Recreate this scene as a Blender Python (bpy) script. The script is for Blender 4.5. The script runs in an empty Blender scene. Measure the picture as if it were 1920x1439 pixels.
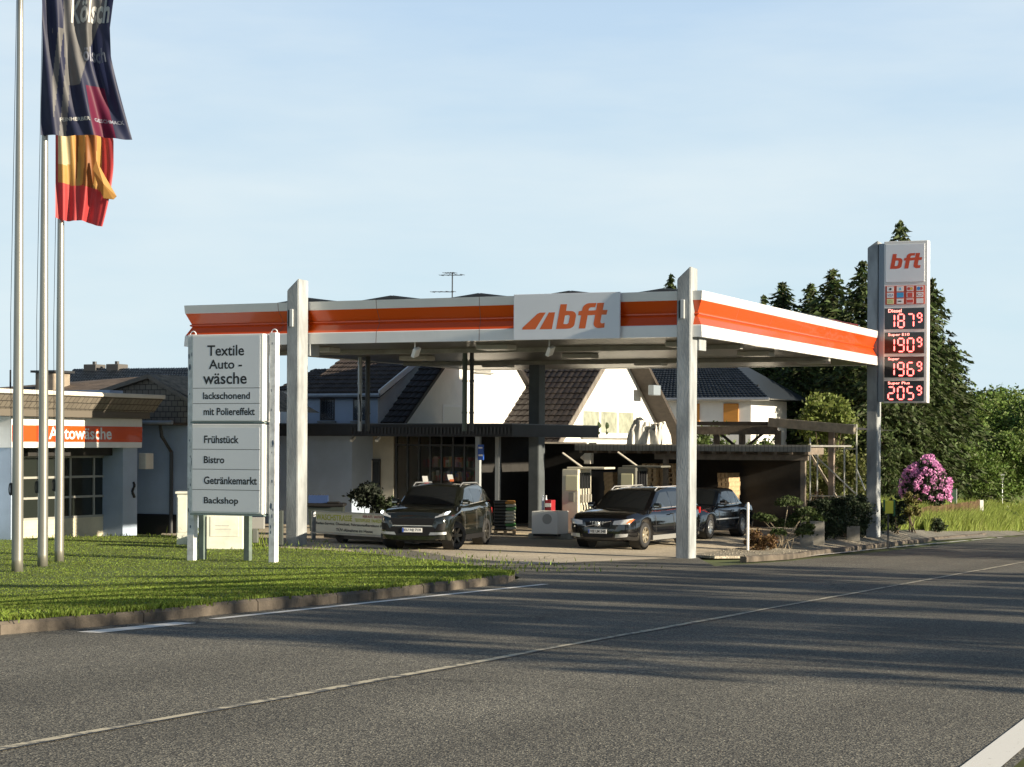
import bpy, bmesh, math, random
from mathutils import Vector, Matrix
from math import sin, cos, pi, radians
C = bpy.context.scene.collection
SC = bpy.context.scene

# ------------------------------------------------------------------ camera
F = 3900.0; CX = 960.0; CY = 829.0; HCAM = 2.70; ROLL = 0.005     # camera 2.7 m above the forecourt: the road falls towards the station
cam_d = bpy.data.cameras.new("camera"); cam = bpy.data.objects.new("camera", cam_d); C.objects.link(cam)
SC.camera = cam
cam_d.sensor_width = 36.0; cam_d.lens = F / 1920.0 * 36.0
cam_d.shift_y = (CY - 719.5) / 1920.0; cam_d.clip_end = 3000; cam_d.clip_start = 0.5
cr, sr = cos(ROLL), sin(ROLL)
cam.matrix_world = Matrix(((cr, -sr, 0, 0), (0, 0, -1, 0), (sr, cr, 0, HCAM), (0, 0, 0, 1)))
SC.render.resolution_x = 1024; SC.render.resolution_y = 767

# ------------------------------------------------------------------ light
SUN_AZ = radians(27.5)          # behind the right hand side of the view axis
SUN_EL = radians(15.5)
SD = Vector((cos(SUN_AZ) * cos(SUN_EL), -sin(SUN_AZ) * cos(SUN_EL), sin(SUN_EL)))
ld = bpy.data.lights.new("sun", 'SUN'); lo = bpy.data.objects.new("sun", ld); C.objects.link(lo)
ld.energy = 5.0; ld.angle = radians(0.5); ld.color = (1.0, 0.86, 0.65)
lo.rotation_mode = 'QUATERNION'; lo.rotation_quaternion = SD.to_track_quat('Z', 'Y')
lo.location = (30, -20, 40)

W = bpy.data.worlds.new("World"); SC.world = W; W.use_nodes = True
nt = W.node_tree; N = nt.nodes; L = nt.links
for n in list(N): N.remove(n)
out = N.new('ShaderNodeOutputWorld'); bg = N.new('ShaderNodeBackground'); bg.inputs[1].default_value = 0.05
sky = N.new('ShaderNodeTexSky'); sky.sky_type = 'NISHITA'; sky.sun_disc = False
sky.sun_elevation = SUN_EL; sky.sun_rotation = math.atan2(SD.x, SD.y)
sky.air_density = 1.0; sky.dust_density = 0.6; sky.ozone_density = 1.4
tc = N.new('ShaderNodeTexCoord'); mp = N.new('ShaderNodeMapping'); mp.inputs['Scale'].default_value = (1.2, 1.2, 6.0)
nz = N.new('ShaderNodeTexNoise'); nz.inputs['Scale'].default_value = 2.2; nz.inputs['Detail'].default_value = 6; nz.inputs['Roughness'].default_value = 0.55
rp = N.new('ShaderNodeValToRGB'); rp.color_ramp.elements[0].position = 0.35; rp.color_ramp.elements[1].position = 0.80
rp.color_ramp.elements[0].color = (0, 0, 0, 1); rp.color_ramp.elements[1].color = (1, 1, 1, 1)
mx = N.new('ShaderNodeMixRGB')
cl0 = N.new('ShaderNodeMixRGB'); cl0.inputs[1].default_value = (6.3, 8.1, 9.0, 1); cl0.inputs[2].default_value = (5.0, 6.7, 8.8, 1)       # pale haze low down, bluer higher up
cl1 = N.new('ShaderNodeMixRGB'); cl1.inputs[2].default_value = (8.2, 9.1, 9.4, 1)                                                          # thin white veil
gz_ = N.new('ShaderNodeMapRange'); gz_.inputs[1].default_value = 0.06; gz_.inputs[2].default_value = 0.24
L.new(tc.outputs['Generated'], mp.inputs[0]); L.new(mp.outputs[0], nz.inputs[0]); L.new(nz.outputs[0], rp.inputs[0])
sp_ = N.new('ShaderNodeSeparateXYZ'); L.new(tc.outputs['Generated'], sp_.inputs[0])
hm = N.new('ShaderNodeMapRange'); hm.interpolation_type = 'SMOOTHSTEP'; hm.inputs[1].default_value = 0.20; hm.inputs[2].default_value = 0.30; hm.inputs[3].default_value = 1.0; hm.inputs[4].default_value = 0.05
L.new(sp_.outputs[2], hm.inputs[0]); L.new(sp_.outputs[2], gz_.inputs[0]); L.new(gz_.outputs[0], cl0.inputs[0]); L.new(cl0.outputs[0], cl1.inputs[1]); L.new(rp.outputs[0], cl1.inputs[0]); L.new(cl1.outputs[0], mx.inputs[2])
L.new(hm.outputs[0], mx.inputs[0]); L.new(sky.outputs[0], mx.inputs[1]); L.new(mx.outputs[0], bg.inputs[0]); L.new(bg.outputs[0], out.inputs[0])
SC.view_settings.view_transform = 'Standard'; SC.view_settings.look = 'None'
SC.view_settings.exposure = 1.0; SC.view_settings.gamma = 1.0
SC.render.engine = 'CYCLES'

# ------------------------------------------------------------------ measuring helpers (photo pixel -> metres in the place)
def kray(px, py):
    r = (px - CX) / F; u = (CY - py) / F
    return r * cr - u * sr, r * sr + u * cr
def at(px, py, Y):
    kx, kz = kray(px, py); return Vector((kx * Y, Y, HCAM + kz * Y))
def gp(px, py, z=0.0):
    kx, kz = kray(px, py); Y = (z - HCAM) / kz; return Vector((kx * Y, Y, z))
# terrain: flat forecourt (z=0), the road is an inclined plane running down past it, lawn and verge blend between them
RD = Vector((0.363, 0.932, 0)).normalized(); RN = Vector((-RD.y, RD.x, 0)); NK = 12.25
def zroad(s_): return 1.28 - 0.0277 * s_ if s_ < 95 else -1.3515 - 1.5 * (1 - math.exp(-(s_ - 95) / 54.0))
def hz(x, y):
    s_ = RD.x * x + RD.y * y; d = RN.x * x + RN.y * y - NK; zr = zroad(s_)
    if d <= 0: return zr
    w = min(1.0, d / (10.0 - 6.0 * min(1.0, max(0.0, (s_ - 45.0) / 12.0)))); w = w * w * (3 - 2 * w); return zr * (1 - w)
def gr(px, py, off=0.0):
    kx, kz = kray(px, py); a, b = 6.0, 600.0
    for i in range(200):
        Y = 6.0 * 1.025 ** i
        if HCAM + kz * Y < hz(kx * Y, Y) + off: b = Y; a = Y / 1.025; break
    for i in range(30):
        m_ = (a + b) / 2
        if HCAM + kz * m_ < hz(kx * m_, m_) + off: b = m_
        else: a = m_
    return Vector((kx * b, b, hz(kx * b, b) + off))
TH = radians(24.0); ct, st = cos(TH), sin(TH)
def FW(a, b, z=0.0): return Vector((a * ct + b * st, -a * st + b * ct, z))     # station frame -> world (a right along the front, b away)
def FR(p): return Vector((p.x * ct - p.y * st, p.x * st + p.y * ct, p.z))
def onb(px, py, b):
    kx, kz = kray(px, py); Y = b / (kx * st + ct); return Vector((Y * (kx * ct - st), b, HCAM + kz * Y))
def ona(px, py, a):
    kx, kz = kray(px, py); Y = a / (kx * ct - st); return Vector((a, Y * (kx * st + ct), HCAM + kz * Y))
MF = Matrix.Rotation(-TH, 4, 'Z')

# ------------------------------------------------------------------ materials
MATS = {}
def mat(name, col, rough=0.6, metal=0.0, var=0.0, vscale=3.0, bump=0.0, bscale=40.0, emit=None, estr=0.0, col2=None, spec=0.5, trans=0.0,
        island=0.0, coat=0.0, stretch=None, translucent=0.0, alpha=1.0, contrast=(0.35, 0.65)):
    if name in MATS: return MATS[name]
    m = bpy.data.materials.new(name); m.use_nodes = True; MATS[name] = m
    t = m.node_tree; n = t.nodes; l = t.links; b = n['Principled BSDF']
    b.inputs['Roughness'].default_value = rough; b.inputs['Metallic'].default_value = metal
    b.inputs['Base Color'].default_value = (*col, 1); b.inputs['Specular IOR Level'].default_value = spec
    b.inputs['Coat Weight'].default_value = coat; b.inputs['Coat Roughness'].default_value = 0.04
    if trans: b.inputs['Transmission Weight'].default_value = trans
    if alpha < 1: b.inputs['Alpha'].default_value = alpha
    tcn = n.new('ShaderNodeTexCoord'); src = tcn.outputs['Object']
    if stretch:
        mpn = n.new('ShaderNodeMapping'); mpn.inputs['Scale'].default_value = stretch; l.new(src, mpn.inputs[0]); src = mpn.outputs[0]
    colout = None
    if var or col2:
        no = n.new('ShaderNodeTexNoise'); no.inputs['Scale'].default_value = vscale; no.inputs['Detail'].default_value = 8; no.inputs['Roughness'].default_value = 0.62
        l.new(src, no.inputs[0])
        ra = n.new('ShaderNodeValToRGB'); ra.color_ramp.elements[0].position = contrast[0]; ra.color_ramp.elements[1].position = contrast[1]
        c2 = col2 if col2 else tuple(max(0, c * (1 - var)) for c in col); c1 = col if col2 else tuple(min(1, c * (1 + var * .5)) for c in col)
        ra.color_ramp.elements[0].color = (*c2, 1); ra.color_ramp.elements[1].color = (*c1, 1)
        l.new(no.outputs[0], ra.inputs[0]); colout = ra.outputs[0]
    if island:
        ge = n.new('ShaderNodeNewGeometry'); hs = n.new('ShaderNodeHueSaturation')
        mr = n.new('ShaderNodeMapRange'); mr.inputs[3].default_value = 1 - island; mr.inputs[4].default_value = 1 + island
        mh = n.new('ShaderNodeMapRange'); mh.inputs[3].default_value = 0.5 - 0.04 * island; mh.inputs[4].default_value = 0.5 + 0.03 * island
        l.new(ge.outputs['Random Per Island'], mr.inputs[0]); l.new(mr.outputs[0], hs.inputs['Value'])
        l.new(ge.outputs['Random Per Island'], mh.inputs[0]); l.new(mh.outputs[0], hs.inputs['Hue'])
        if colout: l.new(colout, hs.inputs['Color'])
        else: hs.inputs['Color'].default_value = (*col, 1)
        colout = hs.outputs[0]
    if colout: l.new(colout, b.inputs['Base Color'])
    if bump:
        n2 = n.new('ShaderNodeTexNoise'); n2.inputs['Scale'].default_value = bscale; n2.inputs['Detail'].default_value = 5; l.new(src, n2.inputs[0])
        bu = n.new('ShaderNodeBump'); bu.inputs['Strength'].default_value = bump; bu.inputs['Distance'].default_value = 0.02
        l.new(n2.outputs[0], bu.inputs['Height']); l.new(bu.outputs[0], b.inputs['Normal'])
    if emit:
        b.inputs['Emission Color'].default_value = (*emit, 1); b.inputs['Emission Strength'].default_value = estr
    if translucent:
        tr = n.new('ShaderNodeBsdfTranslucent'); ms = n.new('ShaderNodeMixShader'); ms.inputs[0].default_value = translucent
        if colout: l.new(colout, tr.inputs[0])
        else: tr.inputs[0].default_value = (*col, 1)
        l.new(b.outputs[0], ms.inputs[1]); l.new(tr.outputs[0], ms.inputs[2]); l.new(ms.outputs[0], n['Material Output'].inputs[0])
    return m

def asphalt(name, c_dark, c_light, stone, scale=70.0, patch=0.25, tracks=0.0, cracks=0.0):
    m = bpy.data.materials.new(name); m.use_nodes = True; MATS[name] = m
    t = m.node_tree; n = t.nodes; l = t.links; b = n['Principled BSDF']; b.inputs['Roughness'].default_value = 0.85; b.inputs['Specular IOR Level'].default_value = 0.3
    tcn = n.new('ShaderNodeTexCoord')
    vo = n.new('ShaderNodeTexVoronoi'); vo.inputs['Scale'].default_value = scale; l.new(tcn.outputs['Object'], vo.inputs[0])
    sep = n.new('ShaderNodeSeparateColor'); l.new(vo.outputs['Color'], sep.inputs[0])
    ra = n.new('ShaderNodeValToRGB'); e = ra.color_ramp.elements; e[0].position = 0.0; e[0].color = (*c_dark, 1); e[1].position = 0.62; e[1].color = (*c_light, 1)
    e2 = ra.color_ramp.elements.new(0.95); e2.color = (*stone, 1)
    l.new(sep.outputs[0], ra.inputs[0])
    no = n.new('ShaderNodeTexNoise'); no.inputs['Scale'].default_value = 0.35; no.inputs['Detail'].default_value = 7; l.new(tcn.outputs['Object'], no.inputs[0])
    mr = n.new('ShaderNodeMapRange'); mr.inputs[1].default_value = 0.3; mr.inputs[2].default_value = 0.7; mr.inputs[3].default_value = 1 - patch; mr.inputs[4].default_value = 1 + patch
    l.new(no.outputs[0], mr.inputs[0])
    mu = n.new('ShaderNodeVectorMath'); mu.operation = 'SCALE'; l.new(ra.outputs[0], mu.inputs[0]); l.new(mr.outputs[0], mu.inputs['Scale'])
    last = mu.outputs[0]
    if tracks:      # worn wheel tracks and repair bands that run with the road
        mp_ = n.new('ShaderNodeMapping'); mp_.vector_type = 'TEXTURE'; mp_.inputs['Rotation'].default_value = (0, 0, math.atan2(RD.y, RD.x)); mp_.inputs['Scale'].default_value = (40, 1.1, 1); l.new(tcn.outputs['Object'], mp_.inputs[0])
        n3 = n.new('ShaderNodeTexNoise'); n3.inputs['Scale'].default_value = 1.0; n3.inputs['Detail'].default_value = 4; l.new(mp_.outputs[0], n3.inputs[0])
        m3 = n.new('ShaderNodeMapRange'); m3.inputs[1].default_value = 0.3; m3.inputs[2].default_value = 0.7; m3.inputs[3].default_value = 1 - tracks; m3.inputs[4].default_value = 1 + tracks; l.new(n3.outputs[0], m3.inputs[0])
        s3 = n.new('ShaderNodeVectorMath'); s3.operation = 'SCALE'; l.new(last, s3.inputs[0]); l.new(m3.outputs[0], s3.inputs['Scale']); last = s3.outputs[0]
    if cracks:
        n4 = n.new('ShaderNodeTexNoise'); n4.inputs['Scale'].default_value = 1.3; n4.inputs['Detail'].default_value = 6; l.new(tcn.outputs['Object'], n4.inputs[0])
        a4 = n.new('ShaderNodeMixRGB'); a4.inputs[0].default_value = 0.35; l.new(tcn.outputs['Object'], a4.inputs[1]); l.new(n4.outputs['Color'], a4.inputs[2])
        v4 = n.new('ShaderNodeTexVoronoi'); v4.feature = 'DISTANCE_TO_EDGE'; v4.inputs['Scale'].default_value = 0.42; l.new(a4.outputs[0], v4.inputs[0])
        m4 = n.new('ShaderNodeMapRange'); m4.inputs[1].default_value = 0.0; m4.inputs[2].default_value = 0.010; m4.inputs[3].default_value = 1 - cracks; m4.inputs[4].default_value = 1.0; l.new(v4.outputs['Distance'], m4.inputs[0])
        n5 = n.new('ShaderNodeTexNoise'); n5.inputs['Scale'].default_value = 0.16; l.new(tcn.outputs['Object'], n5.inputs[0])
        m5 = n.new('ShaderNodeMapRange'); m5.inputs[1].default_value = 0.50; m5.inputs[2].default_value = 0.58; l.new(n5.outputs[0], m5.inputs[0])
        x5 = n.new('ShaderNodeMix'); x5.data_type = 'FLOAT'; l.new(m5.outputs[0], x5.inputs[0]); x5.inputs[2].default_value = 1.0; l.new(m4.outputs[0], x5.inputs[3])
        s5 = n.new('ShaderNodeVectorMath'); s5.operation = 'SCALE'; l.new(last, s5.inputs[0]); l.new(x5.outputs[0], s5.inputs['Scale']); last = s5.outputs[0]
    l.new(last, b.inputs['Base Color'])
    bu = n.new('ShaderNodeBump'); bu.inputs['Strength'].default_value = 0.6; bu.inputs['Distance'].default_value = 0.008
    l.new(vo.outputs['Distance'], bu.inputs['Height']); l.new(bu.outputs[0], b.inputs['Normal'])
    return m

def brickmat(name, c1, c2, mortar, bw, bh, ms=0.01, bump=0.5, rough=0.8, offset=0.5, rot=None, noise=0.2):
    m = bpy.data.materials.new(name); m.use_nodes = True; MATS[name] = m
    t = m.node_tree; n = t.nodes; l = t.links; b = n['Principled BSDF']; b.inputs['Roughness'].default_value = rough
    uv = n.new('ShaderNodeUVMap'); br = n.new('ShaderNodeTexBrick'); l.new(uv.outputs[0], br.inputs[0])
    br.inputs['Color1'].default_value = (*c1, 1); br.inputs['Color2'].default_value = (*c2, 1); br.inputs['Mortar'].default_value = (*mortar, 1)
    br.inputs['Scale'].default_value = 1.0; br.inputs['Brick Width'].default_value = bw; br.inputs['Row Height'].default_value = bh
    br.inputs['Mortar Size'].default_value = ms; br.offset = offset
    no = n.new('ShaderNodeTexNoise'); no.inputs['Scale'].default_value = 6; no.inputs['Detail'].default_value = 6; l.new(uv.outputs[0], no.inputs[0])
    mr = n.new('ShaderNodeMapRange'); mr.inputs[3].default_value = 1 - noise; mr.inputs[4].default_value = 1 + noise; l.new(no.outputs[0], mr.inputs[0])
    mu = n.new('ShaderNodeVectorMath'); mu.operation = 'SCALE'; l.new(br.outputs[0], mu.inputs[0]); l.new(mr.outputs[0], mu.inputs['Scale'])
    l.new(mu.outputs[0], b.inputs['Base Color'])
    bu = n.new('ShaderNodeBump'); bu.invert = True; bu.inputs['Strength'].default_value = bump; bu.inputs['Distance'].default_value = 0.02
    l.new(br.outputs['Fac'], bu.inputs['Height']); l.new(bu.outputs[0], b.inputs['Normal'])
    return m

def worn(name, paint, under, thr=0.45, scale=14.0, rough=0.7):
    m = mat(name, paint, rough, col2=under, vscale=scale, contrast=(thr - 0.06, thr + 0.02)); return m

# ------------------------------------------------------------------ mesh builder
ROOTM = {}
class MB:
    def __init__(self, M=None):
        self.v = []; self.f = []; self.mi = []; self.M = M or Matrix.Identity(4); self.uv = {}
    def add(self, vs, fs, mi=0):
        o = len(self.v)
        for p in vs: self.v.append(self.M @ Vector(p))
        for f in fs: self.f.append(tuple(i + o for i in f)); self.mi.append(mi)
    def box(self, x0, x1, y0, y1, z0, z1, mi=0, M=None):
        vs = [(x0, y0, z0), (x1, y0, z0), (x1, y1, z0), (x0, y1, z0), (x0, y0, z1), (x1, y0, z1), (x1, y1, z1), (x0, y1, z1)]
        if M is not None: vs = [M @ Vector(p) for p in vs]
        self.add(vs, [(0, 3, 2, 1), (4, 5, 6, 7), (0, 1, 5, 4), (1, 2, 6, 5), (2, 3, 7, 6), (3, 0, 4, 7)], mi)
    def bbox(self, x0, x1, y0, y1, z0, z1, c=0.02, mi=0, M=None):       # chamfered box
        bm = bmesh.new(); bmesh.ops.create_cube(bm, size=1.0)
        for v in bm.verts: v.co = Vector(((x0 + x1) / 2 + v.co.x * (x1 - x0), (y0 + y1) / 2 + v.co.y * (y1 - y0), (z0 + z1) / 2 + v.co.z * (z1 - z0)))
        bmesh.ops.bevel(bm, geom=list(bm.edges), offset=c, segments=2, affect='EDGES', profile=0.5)
        self.addbm(bm, mi, M)
    def addbm(self, bm, mi=0, M=None):
        bm.verts.index_update(); vs = [(M @ v.co if M is not None else v.co.copy()) for v in bm.verts]
        self.add(vs, [tuple(v.index for v in f.verts) for f in bm.faces], mi); bm.free()
    def beam(self, p, q, w, h, mi=0, up=(0, 0, 1)):
        p = Vector(p); q = Vector(q); d = (q - p); Ln = d.length; d.normalize(); s = d.cross(Vector(up)).normalized(); u = s.cross(d)
        vs = []
        for e in (p, q):
            for a, b in ((-1, -1), (1, -1), (1, 1), (-1, 1)): vs.append(e + s * a * w / 2 + u * b * h / 2)
        self.add(vs, [(0, 1, 2, 3), (7, 6, 5, 4), (0, 4, 5, 1), (1, 5, 6, 2), (2, 6, 7, 3), (3, 7, 4, 0)], mi)
    def tube(self, pts, r, n=8, mi=0, cap=True):
        pts = [Vector(p) for p in pts]; rs = r if isinstance(r, (list, tuple)) else [r] * len(pts); rings = []
        for i, p in enumerate(pts):
            d = (pts[min(i + 1, len(pts) - 1)] - pts[max(i - 1, 0)]).normalized()
            a = Vector((0, 0, 1)) if abs(d.z) < 0.9 else Vector((1, 0, 0)); s = d.cross(a).normalized(); u = s.cross(d)
            rings.append([p + (s * cos(2 * pi * k / n) + u * sin(2 * pi * k / n)) * rs[i] for k in range(n)])
        vs = [q for rg in rings for q in rg]; fs = []
        for i in range(len(pts) - 1):
            for k in range(n): fs.append((i * n + k, i * n + (k + 1) % n, (i + 1) * n + (k + 1) % n, (i + 1) * n + k))
        if cap: fs.append(tuple(range(n - 1, -1, -1))); fs.append(tuple((len(pts) - 1) * n + k for k in range(n)))
        self.add(vs, fs, mi)
    def lathe(self, prof, c=(0, 0, 0), axis='z', n=24, mi=0):
        vs = []; fs = []; c = Vector(c)
        for (r, h) in prof:
            for k in range(n):
                a = 2 * pi * k / n
                if axis == 'z': vs.append(c + Vector((r * cos(a), r * sin(a), h)))
                elif axis == 'y': vs.append(c + Vector((r * cos(a), h, r * sin(a))))
                else: vs.append(c + Vector((h, r * cos(a), r * sin(a))))
        for i in range(len(prof) - 1):
            for k in range(n): fs.append((i * n + k, i * n + (k + 1) % n, (i + 1) * n + (k + 1) % n, (i + 1) * n + k))
        self.add(vs, fs, mi)
    def prism(self, poly, d, mi=0):           # poly: list of 3D points (planar), extruded by vector d
        n = len(poly); d = Vector(d); vs = [Vector(p) for p in poly] + [Vector(p) + d for p in poly]
        fs = [tuple(range(n - 1, -1, -1)), tuple(range(n, 2 * n))] + [(i, (i + 1) % n, n + (i + 1) % n, n + i) for i in range(n)]
        self.add(vs, fs, mi)
    def quad(self, a, b, c, d, mi=0): self.add([a, b, c, d], [(0, 1, 2, 3)], mi)
    def build(self, name, m, parent=None, smooth=False, uvplane=None, sub=0, fix=True):
        ms = m if isinstance(m, (list, tuple)) else [m]
        me = bpy.data.meshes.new(name)
        R = ROOTM.get(parent.name) if parent is not None else None
        vs = self.v
        if R is not None: Ri = R.inverted(); vs = [Ri @ p for p in vs]
        me.from_pydata([tuple(p) for p in vs], [], self.f)
        for x in ms: me.materials.append(x)
        for p, i in zip(me.polygons, self.mi): p.material_index = min(i, len(ms) - 1); p.use_smooth = smooth
        if fix:
            bm = bmesh.new(); bm.from_mesh(me); bmesh.ops.recalc_face_normals(bm, faces=bm.faces); bm.to_mesh(me); bm.free()
        if uvplane:
            ul = me.uv_layers.new(name="UVMap"); U, V = Vector(uvplane[0]), Vector(uvplane[1])
            for lp in me.loops:
                co = self.v[lp.vertex_index]; ul.data[lp.index].uv = (co.dot(U), co.dot(V))
        me.update(); o = bpy.data.objects.new(name, me); C.objects.link(o)
        if parent is not None:
            o.parent = parent
            if R is not None: ROOTM[o.name] = R
        if sub:
            s = o.modifiers.new("sub", 'SUBSURF'); s.levels = sub; s.render_levels = sub
        return o

def thing(name, label, cat, loc=(0, 0, 0), rotz=0.0, group=None):
    o = bpy.data.objects.new(name, None); C.objects.link(o); o.location = loc; o.rotation_euler = (0, 0, rotz); o.empty_display_size = 0.3
    o['label'] = label; o['category'] = cat
    if group: o['group'] = group
    ROOTM[o.name] = Matrix.Translation(Vector(loc)) @ Matrix.Rotation(rotz, 4, 'Z'); return o
def local(o): ROOTM[o.name] = Matrix.Identity(4); return o        # parts are given in the thing's own space
def tag(o, label=None, cat=None, group=None, kind=None):
    if label: o['label'] = label
    if cat: o['category'] = cat
    if group: o['group'] = group
    if kind: o['kind'] = kind
    return o
def dup(root, loc, rotz=0.0, scale=(1, 1, 1), label=None, group=None):
    r = root.copy(); C.objects.link(r); r.location = loc; r.rotation_euler = (0, 0, rotz); r.scale = scale
    if label: r['label'] = label
    if group: r['group'] = group
    for ch in list(root.children):
        c = ch.copy(); C.objects.link(c); c.parent = r
        for g in list(ch.children):
            d = g.copy(); C.objects.link(d); d.parent = c
    return r

def text(s, org, xa, up, w, h, m, parent, name='lettering', depth=0.006, slant=0.0, bold=0.0, keep=False):
    """flat raised lettering fitted to w x h, lower left corner at org"""
    cu = bpy.data.curves.new("t", 'FONT'); cu.body = s; cu.extrude = 0.0; cu.offset = bold; cu.resolution_u = 3
    to = bpy.data.objects.new("t", cu); C.objects.link(to)
    dg = bpy.context.evaluated_depsgraph_get(); me = bpy.data.meshes.new_from_object(to.evaluated_get(dg)); bpy.data.objects.remove(to)
    xs = [v.co.x for v in me.vertices]; ys = [v.co.y for v in me.vertices]
    x0, x1, y0, y1 = min(xs), max(xs), min(ys), max(ys)
    xa = Vector(xa).normalized(); up = Vector(up).normalized(); nn = xa.cross(up); org = Vector(org)
    sx = w / (x1 - x0); sy = h / (y1 - y0)
    mb = MB()
    vs = [org + xa * ((v.co.x - x0) * sx + (v.co.y - y0) * sy * slant) + up * (v.co.y - y0) * sy + nn * depth for v in me.vertices]
    mb.add(vs, [tuple(p.vertices) for p in me.polygons]); bpy.data.meshes.remove(me)
    if not keep: return mb.build(name, m, parent, fix=False)
    return mb

def sheet(name, pts, off, m, kind='structure', step=2.0, hf=None, skirt=0.0):
    """a ground polygon cut by a grid so that it can follow the terrain"""
    bm = bmesh.new(); vs = [bm.verts.new((p[0], p[1], 0)) for p in pts]; bm.faces.new(vs)
    xs = [p[0] for p in pts]; ys = [p[1] for p in pts]
    for ax, lo_, hi_ in ((0, min(xs), max(xs)), (1, min(ys), max(ys))):
        k = lo_ + step
        while k < hi_:
            co = Vector((k, 0, 0)) if ax == 0 else Vector((0, k, 0)); no = Vector((1, 0, 0)) if ax == 0 else Vector((0, 1, 0))
            bmesh.ops.bisect_plane(bm, geom=bm.verts[:] + bm.edges[:] + bm.faces[:], plane_co=co, plane_no=no); k += (step if step < 5 else (2.0 if -26 < k < 150 else 24.0)) if abs(k) < 160 else 30
    f_ = hf or hz
    for v in bm.verts: v.co.z = f_(v.co.x, v.co.y) + off
    bmesh.ops.recalc_face_normals(bm, faces=bm.faces)
    if sum(f.normal.z for f in bm.faces) < 0: bmesh.ops.reverse_faces(bm, faces=bm.faces)
    if skirt:
        be = [e for e in bm.edges if e.is_boundary]; r = bmesh.ops.extrude_edge_only(bm, edges=be)
        for g in r['geom']:
            if isinstance(g, bmesh.types.BMVert): g.co.z -= skirt
    me = bpy.data.meshes.new(name); bm.to_mesh(me); bm.free(); me.materials.append(m)
    o = bpy.data.objects.new(name, me); C.objects.link(o); o['kind'] = kind; return o

SHADOW_TREES = [(17.5, 20, 10.1, .9), (20, 27, 12.9, 1.0), (22.5, 22, 12.1, 1.0), (25.5, 29, 14.0, 1.0), (28.5, 23, 12.7, 1.0), (31.5, 28, 13.7, 1.05), (34.5, 22, 12.2, 1.0), (37.5, 25, 12.0, 1.0), (40.5, 18, 11.4, .9), (54.5, 1, 7.4, 1.0), (57.5, -3, 7.6, 1.2), (61, 1, 8.4, 1.3), (65.5, -2, 9.5, 1.3), (23, 38, 14.6, 1.1), (33, 40, 15.4, 1.2), (70, 3, 10, 1.3)]   # (w, distance towards the sun, height, spread)
# ------------------------------------------------------------------ palette
M_white = mat('white_render', (0.80, 0.79, 0.75), 0.8, var=0.10, vscale=0.8, bump=0.25, bscale=60)
M_blue = mat('pale_blue_render', (0.36, 0.44, 0.56), 0.8, var=0.12, vscale=0.8, bump=0.2, bscale=60)
M_cream = mat('cream_render', (0.66, 0.62, 0.54), 0.8, var=0.12, vscale=1.0, bump=0.2, bscale=60)
M_wpaint = mat('white_paint', (0.80, 0.80, 0.78), 0.35, var=0.06, vscale=2)
M_gpanel = mat('grey_sign_panel', (0.74, 0.77, 0.82), 0.35, var=0.03, vscale=1)
M_orange = mat('orange_paint', (0.66, 0.075, 0.004), 0.22, coat=0.3)
M_fwhite = mat('fascia_white', (0.80, 0.79, 0.76), 0.22, coat=0.3, var=0.04, vscale=1.5)
M_logoO = mat('logo_orange', (0.72, 0.13, 0.02), 0.4)
M_conc = mat('column_concrete', (0.33, 0.355, 0.37), 0.75, var=0.36, vscale=2.2, bump=0.3, bscale=30, stretch=(1, 1, 0.35))
M_black = mat('black', (0.012, 0.012, 0.013), 0.5)
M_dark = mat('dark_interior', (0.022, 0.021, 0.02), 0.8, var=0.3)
M_dmetal = mat('dark_metal', (0.05, 0.052, 0.055), 0.45, metal=0.4)
M_gmetal = mat('galvanised', (0.42, 0.44, 0.46), 0.4, metal=0.6, var=0.15, vscale=5)
M_alu = mat('aluminium_pole', (0.36, 0.35, 0.31), 0.34, metal=0.7, var=0.12, vscale=3, stretch=(1, 1, 0.3))
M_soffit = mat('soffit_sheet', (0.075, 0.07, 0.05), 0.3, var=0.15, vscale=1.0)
M_letter = mat('black_lettering', (0.015, 0.015, 0.018), 0.5)
M_tile_br = mat('brown_roof_tiles', (0.050, 0.038, 0.032), 0.7, island=0.35, var=0.3, vscale=2.5, bump=0.3)
M_tile_dk = mat('dark_roof_tiles', (0.021, 0.016, 0.014), 0.65, island=0.35, var=0.3, vscale=2.5)
M_tile_bl = mat('blue_black_tiles', (0.022, 0.028, 0.036), 0.4, island=0.25)
M_glass = mat('window_glass', (0.03, 0.035, 0.04), 0.05, spec=0.8)
M_timber = mat('weathered_timber', (0.20, 0.165, 0.13), 0.8, var=0.35, vscale=4, bump=0.3)
M_dtimber = mat('dark_timber', (0.055, 0.045, 0.037), 0.8, var=0.3, vscale=5)
M_ptimber = mat('pallet_timber', (0.50, 0.36, 0.21), 0.8, var=0.3, vscale=8)
M_felt = mat('grey_roof_sheet', (0.24, 0.24, 0.225), 0.7, var=0.25, vscale=2)
M_redled = mat('red_led', (0.5, 0.02, 0.02), 0.4, emit=(1.0, 0.14, 0.12), estr=2.6)
M_screen = mat('black_display', (0.012, 0.013, 0.016), 0.12, spec=0.6)
M_leaf = mat('leaf_mid', (0.075, 0.115, 0.025), 0.6, island=0.45, translucent=0.35)
M_leafy = mat('leaf_bright', (0.15, 0.19, 0.04), 0.6, island=0.4, translucent=0.4)
M_needle = mat('spruce_needles', (0.052, 0.076, 0.020), 0.7, island=0.7, translucent=0.25)
M_yew = mat('yew_needles', (0.028, 0.045, 0.016), 0.7, island=0.4, translucent=0.1)
M_bark = mat('bark', (0.14, 0.105, 0.075), 0.9, var=0.4, vscale=12, bump=0.6, bscale=25)
M_rust = mat('russet_leaves', (0.13, 0.075, 0.03), 0.7, island=0.5, translucent=0.2)
M_pink = mat('pink_petals', (0.74, 0.34, 0.62), 0.6, island=0.25, translucent=0.3)
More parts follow.
